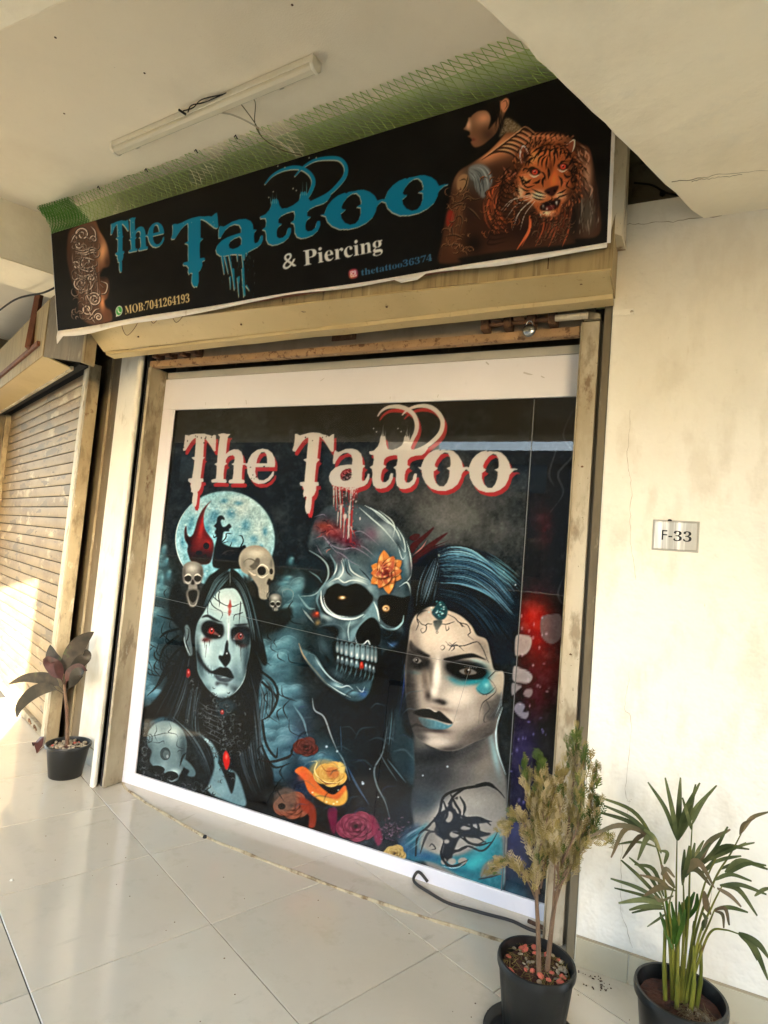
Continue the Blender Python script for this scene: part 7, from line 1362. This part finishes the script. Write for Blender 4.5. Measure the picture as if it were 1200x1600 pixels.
    for i in range(260):       # fur and tattoo strokes that tie the head into the back
        a = S.rng.random()*6.283; q = .86+.32*S.rng.random(); x, y = 695+205*q*math.cos(a), 645+225*q*math.sin(a)
        if y > 1000: continue
        u, v = math.cos(a+.7), math.sin(a+.7); L = 14+30*S.rng.random(); S.line(Q(x,y,x+u*L*.5,y+v*L*.5,x+u*L*.8-v*6,y+v*L*.8+u*6), .6+.6*S.rng.random(), [(20,14,11),(34,20,15),(120,62,38),(20,14,11),(166,92,56)][i%5], .75, .9, (.2,.1))
    for i in range(14): S.line(Q(470-i*9,560+i*34,430-i*8,600+i*34,440-i*6,660+i*30,500-i*4,690+i*26), 1.4, (26,17,13), .7, 1., (.2,.2))
    i0 = int((686-S.x0)*S.k); S.a[:, i0:] = np.clip((S.a[:, i0:]-.045)*1.32+.045, 0, 1); i1 = int((175-S.x0)*S.k); S.a[:, :i1] = np.clip((S.a[:, :i1]-.045)*1.3+.045, 0, 1)
    crisp(S, .3, 1.5)
    # ---- lettering
    G = logo()
    fT = fit([(289.4,678.6),(357.5,678.6),(430,720),(306.5,795),(332,754.5),(407,756)], [(172.5,350),(212,338.5),(256,360),(191.2,427),(202.5,396),(245,385)])
    f2 = fit([(461,678.6),(468.5,756),(521.6,681),(498.3,756),(774.2,733),(758.7,733.7),(698,731.7),(684,731.7),(653,731),(808,733),(765,763),(766.7,703.3),(687.5,704),(686.7,760.8),(577.5,730),(577,706.7),(614.7,730),(612.5,739.7)],
             [(269,350),(287.5,412),(336,335),(320,406),(655.5,299),(635,304),(557,323.75),(537.5,330.5),(501,336),(700.5,287.5),(642.5,328),(640.5,275.5),(545,302),(546,351),(410,358.75),(406,342),(458.75,347.5),(452.5,357.5)])
    N = frame(260,200,4); sw = (N(618,350,660,300,720,265,790,248,850,255,900,290,920,340,900,400,878,440,880,490), N(805,300,850,250,920,205,1000,190,1080,195,1120,240,1115,300,1060,370,1000,420,900,470,850,500))
    G['s'] = ()
    for q in sw: S.line(q+np.array([-.6,1.2]), 3.2, (222,214,176), 1, .8, (.3,.7))
    put_logo(S, G, (222,214,176), -.5, 1.3, fT, f2, grow=0)
    put_logo(S, G, (10,128,164), .2, 0, fT, f2)
    for q in sw: S.line(q, 3.0, (10,128,164), 1, .8, (.3,.7))
    for x0,y0,x1,y1 in ((172,345,230,372),(268,345,340,372)):
        for _ in range(16):
            x, y = x0+S.rng.random()*(x1-x0), y0+S.rng.random()*(y1-y0)
            if S.get(np.array([x]),np.array([y]))[0][2] > .5: S.disc(x, y, .5+.5*S.rng.random(), .8, (120,176,184))
    for _ in range(70):
        x, y = 345+S.rng.random()*55, 398+S.rng.random()**1.4*62; S.line(np.array([(x,y),(x+S.rng.normal(0,.6),y+2+S.rng.random()*8)]), .6, (10,128,164) if S.rng.random() < .5 else (150,190,186), .85, .6)
    for x,y in ((427,300),(420,309),(458,295),(463,298),(434,260),(445,262),(483,247),(494,247)): S.disc(x, y, .9, 1.1, (210,206,184))
    for bx, by in ((427,318),(474,305)):
        for q in range(4): S.line(np.array([(bx-4+q*3,by),(bx-4+q*3,by-10-5*(q%2)*2)]), .6, (110,170,170), .8, .6, (1,0))
    put_text(S, '&', [(443,423),(464,416),(462,392),(441,399)], (236,234,226)); put_text(S, serif('Piercing'), [(475.5,416),(597,390),(596,366),(474,392)], (238,236,228))
    put_text(S, serif('thetattoo36374'), [(563.5,430),(675,407),(674.5,397),(563,420)], (62,112,150)); put_text(S, serif('MOB:7041264193'), [(196,491.5),(296,472),(295.5,459),(195,478.5)], (232,206,146))
    # camera glyph and phone glyph
    x, y = 551, 427; c = np.array([(-6,-4.6),(5,-6.6),(6.2,5),(-5,7)])+np.array([x,y]); S.fill(c, (206,74,86), 1, .3); S.shade(c, [(x-3,y+4,5,4,0,(232,150,70),.8),(x+3,y-3,5,4,0,(170,60,140),.8)]); t = np.linspace(0,6.283,16)
    S.line(np.stack([x+2.4*np.cos(t),y+2.4*np.sin(t)],1), .6, (244,238,236), .95, .5, (1,1), False); cc = np.array([(-4.2,-3),(3.4,-4.6),(4.4,3.4),(-3.4,5),(-4.2,-3)])+np.array([x,y]); S.line(cc, .55, (244,238,236), .95, .5, (1,1), False); S.disc(x+2.6, y-2.6, .6, .6, (244,238,236))
    x, y = 186, 486; S.disc(x, y, 5.6, 8, (236,238,230), 1, 10); S.fill(np.array([(x-4.5,y+4),(x-5,y+9.5),(x-.5,y+7.5)]), (236,238,230), 1, 0, False); S.disc(x, y, 4.6, 6.7, (64,170,78), 1, 10); S.line(np.array([(x-1.8,y-3),(x-1.3,y),(x+.6,y+2.6),(x+2.2,y+3)]), .9, (240,242,236), 1, .6); S.disc(x-1.7,y-2.8,.9,1.2,(240,242,236)); S.disc(x+2,y+2.9,1.1,.9,(240,242,236))
    return S
# ================================================================ printed surfaces
def print_mat(name, rough, spec=.5, coat=0.):
    m, nt, bs = new_mat(name); at = nt.nodes.new('ShaderNodeAttribute'); at.attribute_name = 'print'; nt.links.new(at.outputs['Color'], bs.inputs['Base Color'])
    bs.inputs['Roughness'].default_value = rough; bs.inputs['Specular IOR Level'].default_value = spec; bs.inputs['Coat Weight'].default_value = coat; bs.inputs['Coat Roughness'].default_value = .08; return m
def printed(name, S, nu, nv, pos, art, mat, parent, tone):
    """fine sheet whose points carry the printed colour; pos -> place, art -> drawing units"""
    u, v = np.meshgrid(np.linspace(0,1,nu), np.linspace(0,1,nv)); u, v = u.ravel(), v.ravel(); P = pos(u, v); xy = art(u, v, P)
    c = np.clip(S.get(xy[:,0], xy[:,1]), 0, 1); c = np.where(c <= .04045, c/12.92, ((c+.055)/1.055)**2.4); c = np.clip(tone(c), 0, .9)
    off = np.array(ROOT[parent]) if parent in ROOT else 0
    i = np.arange(nu*nv).reshape(nv, nu); q = np.stack([i[:-1,:-1], i[:-1,1:], i[1:,1:], i[1:,:-1]], -1).reshape(-1, 4)
    me = bpy.data.meshes.new(name); me.vertices.add(len(P)); me.vertices.foreach_set('co', (P-off).astype(np.float32).ravel())
    me.loops.add(q.size); me.loops.foreach_set('vertex_index', q.ravel().astype(np.int32)); me.polygons.add(len(q)); me.polygons.foreach_set('loop_start', np.arange(0, q.size, 4, dtype=np.int32)); me.update(calc_edges=True)
    a = me.color_attributes.new('print', 'FLOAT_COLOR', 'POINT'); a.data.foreach_set('color', np.c_[c, np.ones(len(c))].astype(np.float32).ravel())
    me.polygons.foreach_set('use_smooth', np.ones(len(q), bool)); me.materials.append(mat); o = bpy.data.objects.new(name, me); COL.objects.link(o); o.parent = parent; return o
# the artwork is laid out on slanted drawing sheets; these maps take a place on each print to its drawing sheet
FILM_MAP = np.array([[171.043, 34.1665, 192.22], [-85.9379, -253.893, 1221.36], [-0.123348, 0.0194455, 1.0]])
SIGN_MAP = np.array([[306.461, 1745.25, -37.9335, 10.8304], [1764.25, -943.754, -539.223, -80.4812], [3.40999, -1.24613, -0.061012, 0.006164]])
def film_art(u, v, P):
    q = np.stack([P[:,0], P[:,2], np.ones(len(P))], 1)@FILM_MAP.T; return q[:,:2]/q[:,2:]
def sign_art(u, v, P):
    q = np.stack([np.ones(len(u)), u, v, u*v], 1)@SIGN_MAP.T; return q[:,:2]/q[:,2:]
film = paint_poster(); bann = paint_sign()
PM = print_mat('printed_film', .6, .04); BM = print_mat('printed_vinyl', .38, .16)
lin = lambda a: (lambda u, v: np.stack([a[0]+(a[1]-a[0])*u, np.full_like(u, .0102), a[2]+(a[3]-a[2])*v], 1))
tp = lambda c: np.clip(c-.016, 0, 1)**1.08*FILM_GAIN
FILM_GAIN, SIGN_GAIN = .90, 1.0
printed('printed_film', film, 600, 640, lin((.094,2.203,.0708,2.1755)), film_art, PM, win, tp)
printed('printed_film', film, 60, 320, lin((2.2065,2.404,.0708,2.1755)), film_art, PM, win, tp)
def sgn(u, v):
    b = lambda p: np.array(p)[None,:]; uu, vv = u[:,None], v[:,None]
    P = (b(BL)*(1-uu)+b(BR)*uu)*(1-vv)+(b(TL)*(1-uu)+b(TR)*uu)*vv
    P[:,1] += .005*np.sin(u*21)*(1-v)**2+.003*np.sin(u*9+1)*(1-v); return P
printed('printed_vinyl', bann, 980, 200, sgn, sign_art, BM, ban, lambda c: np.clip(c-.003, 0, 1)*SIGN_GAIN)
# plate lettering
def letters(txt, x0, x1, z0, z1, y, mat, parent):
    me = text_mesh(txt); v = np.array([q.co[:] for q in me.vertices]); lo, hi = v.min(0), v.max(0); off = ROOT[parent]
    for q in me.vertices:
        q.co = Vector((x0+(q.co.x-lo[0])/(hi[0]-lo[0])*(x1-x0), y, z0+(q.co.y-lo[1])/(hi[1]-lo[1])*(z1-z0)))-off
    me.materials.clear(); me.materials.append(mat); o = bpy.data.objects.new('lettering', me); COL.objects.link(o); o.parent = parent; return o
letters('F', 2.744, 2.762, 1.571, 1.607, -.1972, M['dark'], np_)
letters('-', 2.766, 2.779, 1.582, 1.587, -.1972, M['dark'], np_)
letters(serif('33'), 2.783, 2.842, 1.569, 1.607, -.1972, M['dark'], np_)
